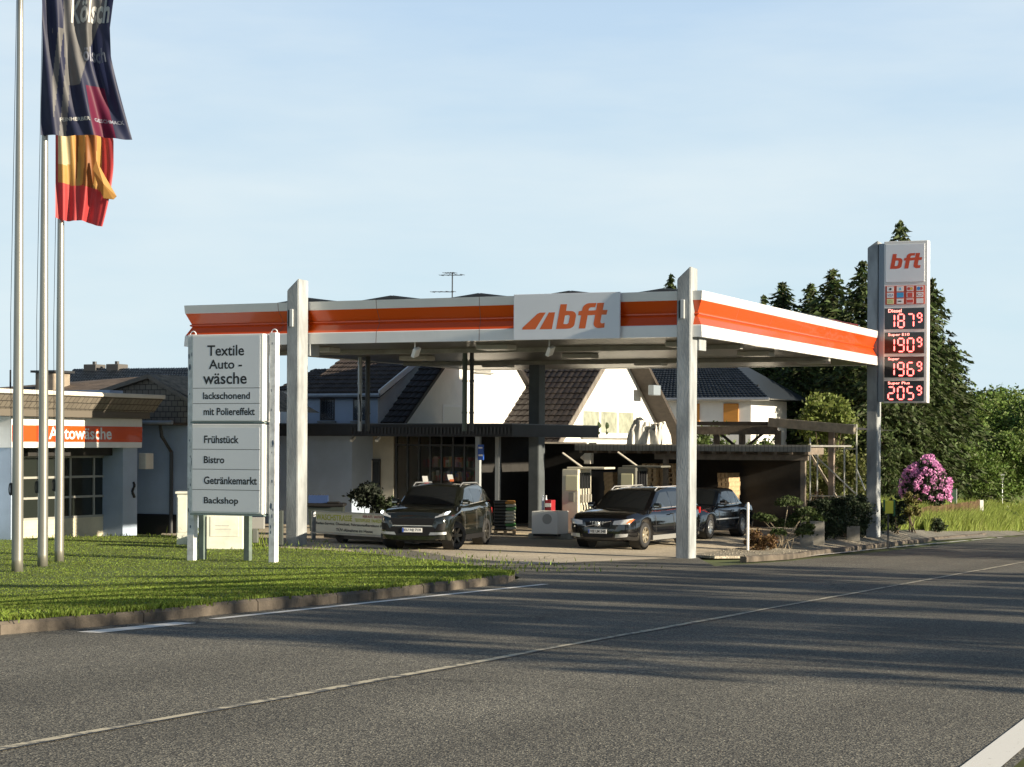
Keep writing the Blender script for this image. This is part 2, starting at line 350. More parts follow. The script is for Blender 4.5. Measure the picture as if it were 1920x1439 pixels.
M_grass = mat('grass_blades', (0.17, 0.235, 0.028), 0.7, island=0.45, var=0.35, vscale=0.6, translucent=0.35)
M_tallg = mat('tall_grass', (0.26, 0.32, 0.07), 0.7, island=0.4, translucent=0.4)
# ================================================================== GROUND
M_road = asphalt('asphalt', (0.046, 0.045, 0.041), (0.118, 0.113, 0.098), (0.31, 0.295, 0.24), 80.0, 0.15, tracks=0.16, cracks=0.55)
M_lawnb = mat('lawn_soil', (0.080, 0.12, 0.02), 0.9, var=0.4, vscale=1.5, bump=0.6, bscale=30)
M_field = mat('field_ground', (0.085, 0.11, 0.03), 0.9, var=0.35, vscale=0.4, bump=0.5, bscale=8)
M_yard = asphalt('yard_concrete', (0.42, 0.365, 0.28), (0.50, 0.44, 0.34), (0.56, 0.50, 0.40), 18.0, 0.22, cracks=0.3)
M_gravel = asphalt('gravel', (0.16, 0.14, 0.11), (0.30, 0.27, 0.21), (0.45, 0.41, 0.33), 38.0, 0.2)
M_kerb = mat('kerb_stone', (0.12, 0.10, 0.078), 0.85, var=0.6, vscale=2.0, bump=0.5, bscale=25)
M_line = worn('road_paint', (0.78, 0.77, 0.72), (0.30, 0.29, 0.26), 0.34, 22.0)
M_cline = worn('worn_centre_paint', (0.55, 0.50, 0.37), (0.15, 0.145, 0.125), 0.49, 7.0)

sheet('ground', [(-700, -300), (900, -300), (900, 1500), (-700, 1500)], -0.05, M_field, step=6.0)
c0 = gr(960, 1227.5)
lk = [gr(0, 1191), gr(270, 1168), gr(400, 1154), gr(700, 1125), gr(952, 1094)]
rk = [gr(1340, 1062), gr(1470, 1053), gr(1700, 1030), gr(1880, 1008), gr(1960, 1001)]
lf = lk[0] - (lk[1] - lk[0]).normalized() * 60
far_l = rk[-1] + RD * 260; far_r = c0 + RD * 300 - RN * 5.2; near_r = c0 - RD * 60 - RN * 5.2
sheet('road', [tuple(p)[:2] for p in (lf, *lk, gr(975, 1083), gr(935, 1070), gr(860, 1058), gr(900, 1046), gr(1300, 1040), *rk, far_l, far_r, near_r)], 0.0, M_road)
# yard
yd = [gr(300, 1004), gr(465, 1018), gr(520, 1038), gr(600, 1041), gr(720, 1048), gr(860, 1060), gr(1010, 1058), gr(1180, 1051), gr(1262, 1047), gr(1330, 1043),
      gr(1402, 1030), gr(1500, 1010), gr(1590, 1004), FW(-21, 95), FW(-60, 95)]
sheet('forecourt', [tuple(p)[:2] for p in yd], 0.006, M_yard)
# asphalt patch sweeping in from the road
pat = [gr(640, 1027), gr(690, 1026), gr(760, 1031), gr(900, 1041), gr(1100, 1046.5), gr(1265, 1046), gr(1265, 1050), gr(1010, 1060), gr(860, 1062), gr(720, 1049)]
M_patch = asphalt('grey_asphalt', (0.13, 0.125, 0.11), (0.20, 0.19, 0.165), (0.28, 0.26, 0.22), 30.0, 0.2)
sheet('asphalt_patch', [tuple(p)[:2] for p in pat[:1] + pat[1:3] + [gr(860, 1046), gr(930, 1053), gr(1010, 1060), gr(860, 1062), gr(720, 1049)]], 0.011, M_patch)
# lawn, raised behind a kerb
def inset(pts, d):
    out_ = []
    for i, p in enumerate(pts):
        a = pts[max(i - 1, 0)]; b = pts[min(i + 1, len(pts) - 1)]; t_ = (b - a).normalized(); out_.append(p + Vector((-t_.y, t_.x, 0)) * d)
    return out_
lkk = [lf] + lk + [gr(966, 1088)]
kin = inset(lkk, 0.12)
back = [gr(950, 1083), gr(900, 1073), gr(830, 1062.5), gr(700, 1047), gr(600, 1040), gr(505, 1036), gr(468, 1019), gr(300, 1011), gr(0, 1019)]
lb = back[-1] + Vector((-40, 12, 0))
lawn_poly = [Vector((p.x, p.y, 0)) for p in kin] + [Vector((p.x, p.y, 0)) for p in back] + [Vector((lb.x, lb.y, 0)), Vector((lf.x - 10, lf.y + 5, 0))]
sheet('lawn', [tuple(p)[:2] for p in lawn_poly], 0.115, M_lawnb, skirt=0.14, step=1.5)
def kerb(name, pts, w, h, m, L_=1.0, label=None):
    mb = MB(); rnd = random.Random(5)
    for i in range(len(pts) - 1):
        a, b = pts[i], pts[i + 1]; d = (b - a); n_ = max(1, int(d.length / L_)); u = d.normalized(); nr = Vector((-u.y, u.x, 0))
        for k in range(n_):
            p = a + d * (k / n_) + u * .006; q = a + d * ((k + 1) / n_) - u * .006; hh = h + rnd.uniform(-.008, .008); o_ = rnd.uniform(-.008, .008)
            lo = [p + nr * o_, q + nr * o_, q + nr * (w + o_), p + nr * (w + o_)]; zp = hz(p.x, p.y); zq = hz(q.x, q.y)
            zz = (zp, zq, zq, zp)
            mb.add([Vector((v.x, v.y, z_ - .02)) for v, z_ in zip(lo, zz)] + [Vector((v.x, v.y, z_ + h_)) for v, z_, h_ in zip(lo, zz, (hh - .03, hh - .03, hh, hh))] +
                   [Vector((*(lo[0] + nr * .03).xy, zp + hh)), Vector((*(lo[1] + nr * .03).xy, zq + hh))],
                   [(0, 1, 5, 4), (4, 5, 9, 8), (8, 9, 6, 7), (1, 2, 6, 9, 5), (3, 0, 4, 8, 7), (2, 3, 7, 6)])
    o = mb.build(name, m); o['kind'] = 'structure'; return o
kerb('kerb', lkk, 0.14, 0.13, M_kerb)
# planted gravel island on the right, kerb facing the road
gb = [gr(1290, 1044), gr(1400, 1028), gr(1500, 1003), gr(1620, 1000), gr(1700, 1004), gr(1710, 1013), gr(1650, 1021), gr(1500, 1041), gr(1440, 1046), gr(1340, 1047)]
sheet('gravel_bed', [tuple(p)[:2] for p in gb], 0.05, M_gravel, skirt=0.06)
sheet('pavement', [tuple(p)[:2] for p in (gr(1600, 1000), gr(1700, 996), gr(1800, 997), gr(1960, 993), gr(1960, 1000.5), gr(1880, 1007.5), gr(1760, 1015), gr(1700, 1013))], 0.03, M_patch)
kerb('kerb_right', [gr(1400, 1053), gr(1480, 1048), gr(1560, 1037), gr(1650, 1026), gr(1760, 1013), gr(1850, 1005)], 0.16, 0.11, M_kerb)
# painted lines
def line(name, pts, w, m, z=0.005):
    mb = MB(); ins = inset(pts, -w / 2); outs = inset(pts, w / 2)
    for i in range(len(pts) - 1):
        n_ = max(1, int((pts[i + 1] - pts[i]).length / 2.0))
        for k in range(n_):
            t0, t1 = k / n_, (k + 1) / n_
            q = (ins[i].lerp(ins[i + 1], t0), ins[i].lerp(ins[i + 1], t1), outs[i].lerp(outs[i + 1], t1), outs[i].lerp(outs[i + 1], t0))
            mb.add([(p.x, p.y, hz(p.x, p.y) + z) for p in q], [(0, 1, 2, 3)])
    o = mb.build(name, m); o['kind'] = 'structure'; return o
line('edge_line', [gr(400, 1161.5), gr(700, 1130), gr(1023, 1096)], 0.13, M_line)
line('edge_line_dash', [gr(165, 1187), gr(348, 1168.5)], 0.26, M_line)
line('edge_line_far', [gr(1480, 1046.5), gr(1700, 1024), gr(1880, 1008)], 0.13, M_line)
line('edge_line_near', [gr(1840, 1439) - RD * 3, gr(1840, 1439), gr(1990, 1318), gr(1990, 1318) + RD * 150], 0.20, M_line)
rnd = random.Random(3); cl = []
for i in range(90):
    t_ = i / 89; base = gr(0, 1405) - RD * 4 + RD * (t_ * 110); cl.append(base + RN * rnd.uniform(-.012, .012))
line('centre_line', cl, 0.085, M_cline)
# a bitumen joint runs beside the centre line
M_joint = mat('bitumen_joint', (0.02, 0.02, 0.02), 0.6)
line('road_joint', [p - RN * (0.06 + .02 * sin(i)) for i, p in enumerate(cl)], 0.03, M_joint, 0.006)

# grass on the lawn
def inside(x, y, poly):
    r = False; n = len(poly); j = n - 1
    for i in range(n):
        a, b = poly[i], poly[j]
        if (a.y > y) != (b.y > y) and x < (b.x - a.x) * (y - a.y) / (b.y - a.y) + a.x: r = not r
        j = i
    return r
rnd = random.Random(11)
def blades(n_target, sampler, hmin, hmax, wd, z0):
    vs = []; fs = []; k = 0
    while k < n_target:
        s = sampler()
        if s is None: continue
        x, y = s; a = rnd.uniform(0, pi); h = rnd.uniform(hmin, hmax); w = wd * rnd.uniform(.6, 1.3); lx, ly = rnd.gauss(0, .35) * h, rnd.gauss(0, .35) * h
        dx, dy = cos(a) * w, sin(a) * w; o = len(vs); zg = hz(x, y) + z0
        vs += [(x - dx, y - dy, zg), (x + dx, y + dy, zg), (x + lx * .4 + dx * .7, y + ly * .4 + dy * .7, zg + h * .6), (x + lx * .4 - dx * .7, y + ly * .4 - dy * .7, zg + h * .6), (x + lx, y + ly, zg + h)]
        fs += [(o, o + 1, o + 2, o + 3), (o + 3, o + 2, o + 4)]; k += 1
    return vs, fs
def samp_lawn():
    Y = 20 + 36 * rnd.random(); X = rnd.uniform(-.255 * Y, 1.0)
    if inside(X, Y, lawn_poly): return X, Y
vs, fs = blades(110000, samp_lawn, .012, .032, .011, .108)
mb = MB(); mb.v = [Vector(v) for v in vs]; mb.f = fs; mb.mi = [0] * len(fs)
o = mb.build('grass', M_grass, fix=False); o['kind'] = 'stuff'
# taller tufts along the lawn edges
def samp_edge():
    i = rnd.randrange(len(back) - 1); t_ = rnd.random(); p = back[i].lerp(back[i + 1], t_); return p.x + rnd.gauss(0), p.y + rnd.gauss(0, .15)
def samp_kerb():
    i = rnd.randrange(1, len(kin) - 1); p = kin[i].lerp(kin[i + 1], rnd.random()); return p.x + rnd.gauss(0, .06), p.y + abs(rnd.gauss(0, .1)) + .03
v1, f1 = blades(1600, samp_edge, .03, .10, .012, .1); v2, f2 = blades(7000, samp_kerb, .03, .08, .012, .11)
bx = gr(420, 1030)
def samp_box(): return bx.x + rnd.gauss(0, .5), bx.y + rnd.gauss(0, .35)
v3, f3 = blades(500, samp_box, .12, .55, .013, .1)
mb = MB(); 
for v_, f_ in ((v1, f1), (v2, f2), (v3, f3)): mb.add(v_, f_)
o = mb.build('grass_tufts', M_grass, fix=False); o['kind'] = 'stuff'
# tall meadow grass on the right
def samp_tall():
    px = rnd.uniform(1640, 1960); py = rnd.uniform(958, 998)
    if px < 1735 and py > 992: return None
    p = gr(px, py); return p.x, p.y
v1, f1 = blades(26000, samp_tall, .25, .75, .02, -.03)
mb = MB(); mb.add(v1, f1); o = mb.build('meadow_grass', M_tallg, fix=False); o['kind'] = 'stuff'
# loose stones on the gravel
mb = MB(); rs = random.Random(8)
for i in range(1400):
    px = rs.uniform(1300, 1700); py = rs.uniform(1008, 1048); p = gr(px, py, .05); zs = p.z
    if not inside(p.x, p.y, [Vector(q) for q in gb]): continue
    s = rs.uniform(.012, .035); mb.add([(p.x + s * cos(a) * rs.uniform(.7, 1.2), p.y + s * sin(a) * rs.uniform(.7, 1.2), zs) for a in (0, 1.6, 3.1, 4.7)] + [(p.x, p.y, zs + s * .8)], [(0, 1, 4), (1, 2, 4), (2, 3, 4), (3, 0, 4)])
o = mb.build('gravel_stones', M_gravel); o['kind'] = 'stuff'
# ================================================================== CANOPY
ZS = 5.20; ZT = 6.29
pA = gp(345, 650, ZS); pB = gp(1316, 631.6, ZS); pC = gp(1650, 686, ZS); pD = pA + pC - pB
V2 = Vector
can = thing('canopy', 'big flat petrol station canopy with orange and white fascia over the parked cars', 'canopy', FW(*FR(pB).xy), -TH)
quad = [pA, pB, pC, pD]
def offs(o_):
    n = 4; res = []
    for i in range(n):
        p0, p1, p2 = quad[i - 1], quad[i], quad[(i + 1) % n]
        d1 = (p1 - p0).normalized(); d2 = (p2 - p1).normalized(); n1 = V2((d1.y, -d1.x, 0)); n2 = V2((d2.y, -d2.x, 0))
        b_ = (n1 + n2); b_ = b_ / b_.dot(n1); q = p1 + b_ * o_; res.append(V2((q.x, q.y, 0)))
    return res
prof = [(-.12, ZT - .03), (-.12, ZT), (0.0, ZT), (-.015, ZT - .20, 0), (-.025, ZT - .22, 1), (-.15, ZT - .50, 1), (-.11, ZT - .52, 1), (-.11, ZT - .545, 1), (-.16, ZT - .57, 1), (-.03, ZT - .80, 1), (-.015, ZT - .82, 0), (0.0, ZS, 0), (-.14, ZS, 0), (-.14, ZS + .03, 0)]
rings = [(offs(p[0]), p[1]) for p in prof]
for k in range(4):
    mb = MB(); k2 = (k + 1) % 4
    for i in range(len(prof) - 1):
        (r0, z0), (r1, z1) = rings[i], rings[i + 1]; m_ = 1 if (len(prof[i]) > 2 and prof[i][2] == 1 and len(prof[i + 1]) > 2 and prof[i + 1][2] == 1) else 0
        mb.add([(r0[k].x, r0[k].y, z0), (r0[k2].x, r0[k2].y, z0), (r1[k2].x, r1[k2].y, z1), (r1[k].x, r1[k].y, z1)], [(0, 1, 2, 3)], m_)
    # thin dark joint strips between the fascia sheets
    d = (quad[k2] - quad[k]); n_ = int(d.length / 3.2); dn = d.normalized(); nn_ = V2((dn.y, -dn.x, 0))
    fo_ = mb.build('fascia', [M_fwhite, M_orange], can)
    for j in range(1, n_ + 1):
        t_ = j / (n_ + 1); mb = MB()
        pf = [((rings[i][0][k].lerp(rings[i][0][k2], t_)), rings[i][1]) for i in range(2, 12)]
        mb.add([(p.x + nn_.x * .003 + dn.x * e, p.y + nn_.y * .003 + dn.y * e, z) for e in (-.007, .007) for p, z in pf], [(i, i + 1, i + 11, i + 10) for i in range(9)]); mb.build('panel_joint', mat('joint_brown', (.22, .08, .05), .7), fo_, fix=False)
i0 = offs(-.15)
mb = MB()       # corrugated soffit made of long narrow pans
e1 = (i0[1] - i0[0]); e2 = (i0[3] - i0[0]); NP = 46
for i in range(NP):
    a = i0[0] + e2 * (i / NP); b = i0[0] + e2 * ((i + .86) / NP); c = i0[0] + e2 * ((i + 1) / NP)
    for (p, q, zp, zq) in ((a, b, ZS + .02, ZS + .02), (b, b + e2 * .0001, ZS + .02, ZS + .05), (b, c, ZS + .05, ZS + .05), (c, c + e2 * .0001, ZS + .05, ZS + .02)):
        mb.add([(p.x, p.y, zp), (p.x + e1.x, p.y + e1.y, zp), (q.x + e1.x, q.y + e1.y, zq), (q.x, q.y, zq)], [(0, 1, 2, 3)])
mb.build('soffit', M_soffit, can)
mb = MB(); mb.prism([(p.x, p.y, ZS + .2) for p in offs(-.2)], (0, 0, ZT - ZS - .24)); mb.build('roof_deck', M_felt, can)
# steel beams under the soffit
fB = FR(pB); fA = FR(pA); fC = FR(pC)
A0, A1, B0, B1 = fA.x, fB.x, fB.y, fC.y
for bb in (B0 + 4.2, B0 + 12.6):
    mb = MB(MF); mb.box(A0 + .4, A1 - .4, bb, bb + .2, ZS - .10, ZS + .015); mb.build('ceiling_beam', mat('beam_paint', (.30, .30, .27), .6, var=.2), can)
# lamps in the soffit
for i in range(3):
    for j in range(3):
        a = A0 + 3.0 + 5.2 * i; b = B0 + 2.6 + 5.8 * j
        mb = MB(MF); mb.bbox(a - .45, a + .45, b - .3, b + .3, ZS - .11, ZS + .018, .02); o = mb.build('ceiling_lamp', mat('lamp_housing', (.45, .45, .42), .5), can)
        mb = MB(MF); mb.box(a - .38, a + .38, b - .24, b + .24, ZS - .118, ZS - .112); mb.build('lamp_glass', mat('frosted_glass', (.5, .5, .46), .25), o)
for (px, py) in ((737, 650), (1030, 651)):
    p = gp(px, py - 10, ZS - .02); a, b, _ = FR(p); b = max(b, B0 + .5)
    mb = MB(MF); mb.tube([(a, b, ZS + .02), (a, b, ZS - .16)], .018, 6); Mx = Matrix.Translation((a + .03, b, ZS - .25)) @ Matrix.Rotation(.5, 4, 'Y') @ Matrix.Rotation(.3, 4, 'X')
    mb.bbox(-.05, .05, -.12, .12, -.12, .12, .015, M=Mx); mb.build('floodlight', M_wpaint, can)
# gutter downpipes running from the canopy down to the shop roof
for (px, w, m_) in ((675, .13, M_gmetal), (689.5, .15, M_dmetal), (871.5, .14, mat('green_grey_pipe', (.10, .13, .11), .5)), (884.5, .12, M_dmetal)):
    ap = onb(px, 730, B0 + 8.5 if px < 800 else B0 + 7.0)
    mb = MB(MF); mb.tube([(ap.x, ap.y, 3.0), (ap.x, ap.y, ZS + .1)], w / 2, 10)
    for zc in (3.5, 4.4, 5.0): mb.tube([(ap.x, ap.y, zc), (ap.x, ap.y, zc + .05)], w / 2 + .015, 10)
    mb.build('downpipe', m_, can)
ap = onb(676, 780, B0 + 8.5)
mb = MB(MF); mb.tube([(ap.x + .05 - .02 * math.cos(t * .5), ap.y - .1, 4.1 - t * .09) if t > 1 else (ap.x, ap.y - .08, 4.1) for t in range(10)], .02, 6); mb.build('cable', M_black, can)
# columns
def column(px_corner, py_base, w=.335, dpt=.52, ztop=6.86, b=None, dz=.30, px_depth=None):
    g = gp(px_corner, py_base) if px_depth is None else at(px_corner, py_base, px_depth)
    f = FR(g); a1 = f.x; b0 = (b if b is not None else f.y)
    if b is not None: a1 = onb(px_corner, py_base, b).x
    mb = MB(MF); a0 = a1 - w; b1 = b0 + dpt
    mb.add([(a0, b0, -.3), (a1, b0, -.3), (a1, b1, -.3), (a0, b1, -.3), (a0, b0, ztop - dz), (a1, b0, ztop), (a1, b1, ztop - .02), (a0, b1, ztop - dz - .02)],
           [(0, 1, 5, 4), (1, 2, 6, 5), (2, 3, 7, 6), (3, 0, 4, 7), (4, 5, 6, 7), (3, 2, 1, 0)])
    o = mb.build('column', M_conc, can)
    bm = bmesh.new(); bm.from_mesh(o.data); bmesh.ops.bevel(bm, geom=bm.edges[:], offset=.018, segments=2, affect='EDGES'); bm.to_mesh(o.data); bm.free()
    return a0, a1, b0, b1, o
colb = B0 - .16
cols = []
for (px, py) in ((557, 1023), (1292, 1042)):
    a0, a1, b0, b1, o = column(px, py, b=colb); cols.append((a0, a1, b0, b1))
    ac = a0 + .15
    mb = MB(MF); mb.bbox(ac - .045, ac + .05, b0 - .055, b0 - .002, 5.62, 6.07, .012); mb.build('wall_lamp', mat('fitting_grey', (.50, .52, .52), .4), o)
    mb = MB(MF); mb.box(ac - .09, ac - .05, b0 - .04, b0 - .003, 5.64, 6.05); mb.build('lamp_slot', M_black, o)
    mb = MB(MF); mb.box(a1 - .3, a1 + .05, b1, b1 + .5, ZS - .3, ZS + .0); mb.build('bracket', M_conc, o)
# rear column and the third row
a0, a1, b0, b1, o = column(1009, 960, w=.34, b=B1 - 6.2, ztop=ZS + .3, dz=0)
o.data.materials.clear(); o.data.materials.append(mat('shaded_column', (.085, .10, .11), .6, var=.25, vscale=2))  # shade under the canopy put into the rear column's darker colour
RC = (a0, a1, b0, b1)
a0, a1, b0, b1, o = column(1643, 1000, w=.33, dpt=.55, b=FR(gp(1650, 686, ZS)).y - .30, ztop=9.18, dz=.22)
C3 = (a0, a1, b0, b1)
# logo panel on the front fascia
lb_ = B0 - .035
p0 = onb(963, 600, lb_); p1 = onb(1162, 600, lb_)
mb = MB(MF); mb.bbox(p0.x, p1.x, lb_, lb_ + .06, ZS - .01, ZT + .015, .008); logo = mb.build('logo_panel', M_gpanel, can)
def glyph(polys, name, m, parent, org, xa, up, s, depth):
    """polys: outlines in a unit box, drawn as flat raised shapes (first outline of a tuple is filled, the rest are holes)"""
    xa = V2(xa).normalized(); up = V2(up).normalized(); nn = xa.cross(up); vs = []; fs = []
    cu = bpy.data.curves.new("g", 'CURVE'); cu.dimensions = '2D'; cu.fill_mode = 'BOTH'
    for pl in polys:
        sp = cu.splines.new('POLY'); sp.points.add(len(pl) - 1)
        for k, (x, y) in enumerate(pl): sp.points[k].co = (x, y, 0, 1)
        sp.use_cyclic_u = True
    ob = bpy.data.objects.new("g", cu); C.objects.link(ob); dg = bpy.context.evaluated_depsgraph_get()
    me = bpy.data.meshes.new_from_object(ob.evaluated_get(dg)); bpy.data.objects.remove(ob)
    mb = MB(); mb.add([V2(org) + xa * v.co.x * s + up * v.co.y * s + nn * depth for v in me.vertices], [tuple(p.vertices) for p in me.polygons]); bpy.data.meshes.remove(me)
    return mb.build(name, m, parent, fix=False)
def arc(cx, cy, rx, ry, a0, a1, n=8): return [(cx + rx * cos(radians(a0 + (a1 - a0) * i / n)), cy + ry * sin(radians(a0 + (a1 - a0) * i / n))) for i in range(n + 1)]
def sk(pts, k=.17): return [(x + y * k, y) for x, y in pts]
# the three letters, slanted, one unit = x-height stem drawing from the sign (units: 100 = cap height)
B_ = [sk([(0, 0), (24, 0)] + [(40, 0)] + arc(44, 18, 24, 18, -70, 0, 5) + arc(44, 50, 24, 22, 0, 80, 6) + [(26, 73), (25, 100), (0, 100)]), sk([(25, 20), (25, 54)] + arc(36, 48, 8, 8, 90, 0, 4) + arc(36, 26, 8, 7, 0, -90, 4))]
F_ = [sk([(12, 0), (37, 0), (37, 53), (55, 53), (56, 72), (37, 72), (37, 76)] + arc(46, 76, 9, 9, 170, 90, 4) + [(60, 85), (62, 102), (40, 102)] + arc(36, 80, 24, 22, 90, 175, 5) + [(12, 72), (0, 70), (0, 54), (12, 53)])]
T_ = [sk([(10, 54), (0, 54), (0, 72), (10, 73), (10, 102), (36, 102), (36, 73), (54, 73), (53, 54), (35, 54), (35, 26)] + arc(44, 27, 9, 8, 180, 260, 4) + [(52, 21), (54, 2), (34, 0)] + arc(34, 22, 24, 22, 268, 185, 5))]
STR1 = [(0, 0), (52, 0), (92, 68), (70, 68), (60, 64), (2, 8)]; STR2 = [(68, 0), (116, 0), (128, 68), (104, 68)]
def bft(pl, x0, z0, H_, parent, m, stripes, wfac=1.0, nm='logo_letters'):
    s = H_ / 100.0; out_ = []
    def put(gl, dx, name):
        out_.append(glyph([[(x * wfac, y) for x, y in g] for g in gl], name, m, parent, FW(x0 + dx * s * wfac, pl, z0), (ct, -st, 0), (0, 0, 1), s, .0015))
    x = 0
    if stripes: put([STR1], 0, 'logo_stripe'); put([STR2], 0, 'logo_stripe'); x = 132
    put(B_, x, 'logo_letter'); put(F_, x + 75, 'logo_letter'); put(T_, x + 130, 'logo_letter')
la = onb(979, 600, lb_).x; lz = onb(979, 618.5, lb_).z; lz2 = onb(1050, 571, lb_).z; lw = onb(1140, 600, lb_).x - la
Hh = (lz2 - lz); bft(lb_, la, lz, Hh, logo, M_logoO, True, wfac=lw / (Hh * 3.30))
# solar panels on the canopy roof, set up as low tents
M_pv = mat('solar_panel', (.012, .014, .022), .15, spec=.7)
pk = [onb(px, 545, B0 + 1.6).x for px in (738, 905, 1075, 1252)]
stp = pk[3] - pk[2]
for i in range(6):
    a = pk[3] - stp * i + (0); 
    if a - .9 < A0: break
    t_ = thing('solar_panel_row', ['black solar panel tent nearest the right hand canopy corner', 'black solar panel tent showing above the canopy logo', 'black solar panel tent left of the canopy logo', 'black solar panel tent below the roof aerial', 'black solar panel tent over the left canopy half', 'black solar panel tent at the far left canopy end'][i], 'solar panels', FW(a, B0 + 1.2, ZT), -TH, 'solar panel tents on the canopy roof')
    for s_ in (-1, 1):
        for k in range(8):
            b0 = B0 + 1.4 + k * 1.86
            mb = MB(MF); mb.prism([(a + s_ * .03, b0, ZT + .19), (a + s_ * .96, b0, ZT + .07), (a + s_ * .96, b0 + 1.8, ZT + .07), (a + s_ * .03, b0 + 1.8, ZT + .19)], (0, 0, -.035)); mb.build('panel', M_pv, t_)
    for k in range(9):
        b0 = B0 + 1.4 + k * 1.86; mb = MB(MF); mb.prism([(a - .96, b0 - .03, ZT), (a + .96, b0 - .03, ZT), (a + .96, b0 - .03, ZT + .03), (a + .02, b0 - .03, ZT + .16), (a - .02, b0 - .03, ZT + .16), (a - .96, b0 - .03, ZT + .03)], (0, .03, 0)); mb.build('mounting_frame', M_dmetal, t_)
# ---------------------------------------------------------------- price pylon
bs = C3[2] - .05
XA = (ct, -st, 0)
s0 = onb(1657, 600, bs).x; s1 = onb(1739, 600, bs).x
def sz(py, px=1700): return onb(px, py, bs).z
sign = thing('price_sign', 'tall illuminated fuel price sign showing 187 190 196 and 205 beside the right pylon', 'price sign', FW(s0, bs + .1, sz(756)), -TH)
mb = MB(MF); mb.bbox(s0, s1, bs + .0, bs + .34, sz(756), sz(452), .02); mb.build('cabinet', mat('sign_white', (.74, .74, .72), .35), sign)
mb = MB(MF); mb.box(C3[1] + .02, s0 - .015, bs + .12, bs + .3, sz(754), sz(455)); mb.box(C3[1] - .1, s0 + .1, bs + .34, bs + .42, sz(600), sz(590)); mb.box(C3[1] - .1, s0 + .1, bs + .34, bs + .42, sz(500), sz(490)); mb.build('mounting_plate', mat('bluish_steel', (.30, .35, .40), .5, metal=.2), sign)
mb = MB(MF); mb.bbox(s0 + .06, s1 - .1, bs - .02, bs - .001, sz(529), sz(458), .006); lp = mb.build('logo_panel', M_gpanel, sign)
wl = onb(1730, 500, bs).x - onb(1669, 500, bs).x; hl = sz(476) - sz(504)
bft(bs - .02, onb(1669, 500, bs).x, sz(504), hl, lp, mat('logo_red', (.62, .07, .02), .4), False, wfac=wl / (hl * 1.98))
mb = MB(MF); mb.box(s0 + .05, s1 - .09, bs - .015, bs - .001, sz(571), sz(536)); cp = mb.build('card_panel', mat('card_red', (.62, .08, .04), .5), sign)
cards = [[((.8, .8, .8), None), ((.8, .8, .82), 'VISA'), ((.72, .74, .40), None)], [((.8, .82, .84), None), ((.05, .35, .68), None), ((.8, .8, .8), None)], [((.75, .6, .6), None), ((.75, .7, .7), None), ((.75, .7, .7), None)], [((.8, .8, .84), None), ((.82, .80, .80), None), ((.82, .82, .82), None)]]
cw = (s1 - s0 - .14) / 4; ch = (sz(536) - sz(571)) / 3; zc = sz(571)
mbc = {}
for i in range(4):
    for j in range(3):
        col, tx = cards[i][j]; x = s0 + .05 + i * cw + cw * .17; z = zc + (2 - j) * ch + .02
        mb = MB(MF); mb.box(x, x + cw * .70, bs - .02, bs - .0155, z, z + ch - .035); cd = mb.build('card_field', mat('card_%d%d%d' % tuple(int(c * 20) for c in col), col, .5), cp)
mb = MB(MF)
def disc(mb, x, z, r, bpl, n=14, mi=0, sx=1.0): mb.add([(x, bpl, z)] + [(x + r * sx * cos(2 * pi * k / n), bpl, z + r * sin(2 * pi * k / n)) for k in range(n)], [(0, 1 + k, 1 + (k + 1) % n) for k in range(n)], mi)
xx = lambda i: s0 + .05 + i * cw + cw * .52; zz = lambda j: zc + (2 - j) * ch + ch / 2
disc(mb, xx(3) - .04, zz(0), .055, bs - .023, mi=0); disc(mb, xx(3) + .04, zz(0), .055, bs - .022, mi=1); disc(mb, xx(2) - .04, zz(0), .05, bs - .023, mi=1); disc(mb, xx(2) + .04, zz(0), .05, bs - .022, mi=2)
disc(mb, xx(0), zz(0), .04, bs - .022, mi=3); disc(mb, xx(1), zz(0), .045, bs - .022, mi=4, sx=.6); disc(mb, xx(3), zz(1), .05, bs - .022, mi=1, sx=1.8); disc(mb, xx(3), zz(1), .035, bs - .023, mi=5, sx=2)
mb.box(xx(2) - .08, xx(2) + .08, bs - .022, bs - .0205, zz(1) - .07, zz(1) + .07, 1); mb.box(xx(2) - .1, xx(2) + .1, bs - .022, bs - .0205, zz(2) - .05, zz(2) + .05, 1); mb.box(xx(1) - .07, xx(1) + .04, bs - .022, bs - .0205, zz(2) - .015, zz(2) + .02, 3)
o = mb.build('card_emblems', [mat('e_blue', (.06, .25, .6), .5), mat('e_red', (.6, .08, .06), .5), mat('e_yel', (.7, .45, .1), .5), M_letter, mat('e_cyan', (.1, .45, .7), .5), M_gpanel], cp); o['kind'] = 'stuff'
text('VISA', FW(xx(0) - .10, bs - .021, zz(1) - .04), XA, (0, 0, 1), .2, .08, mat('visa_blue', (.03, .05, .3), .5), cp, 'card_name', .004, .15)
text('UTA', FW(xx(0) - .08, bs - .021, zz(2) - .05), XA, (0, 0, 1), .16, .1, mat('uta_green', (.25, .28, .05), .5), cp, 'card_name', .004)
SEG = {'0': 'abcdef', '1': 'bc', '2': 'abged', '5': 'afgcd', '6': 'afgedc', '7': 'abc', '8': 'abcdefg', '9': 'abcdfg'}
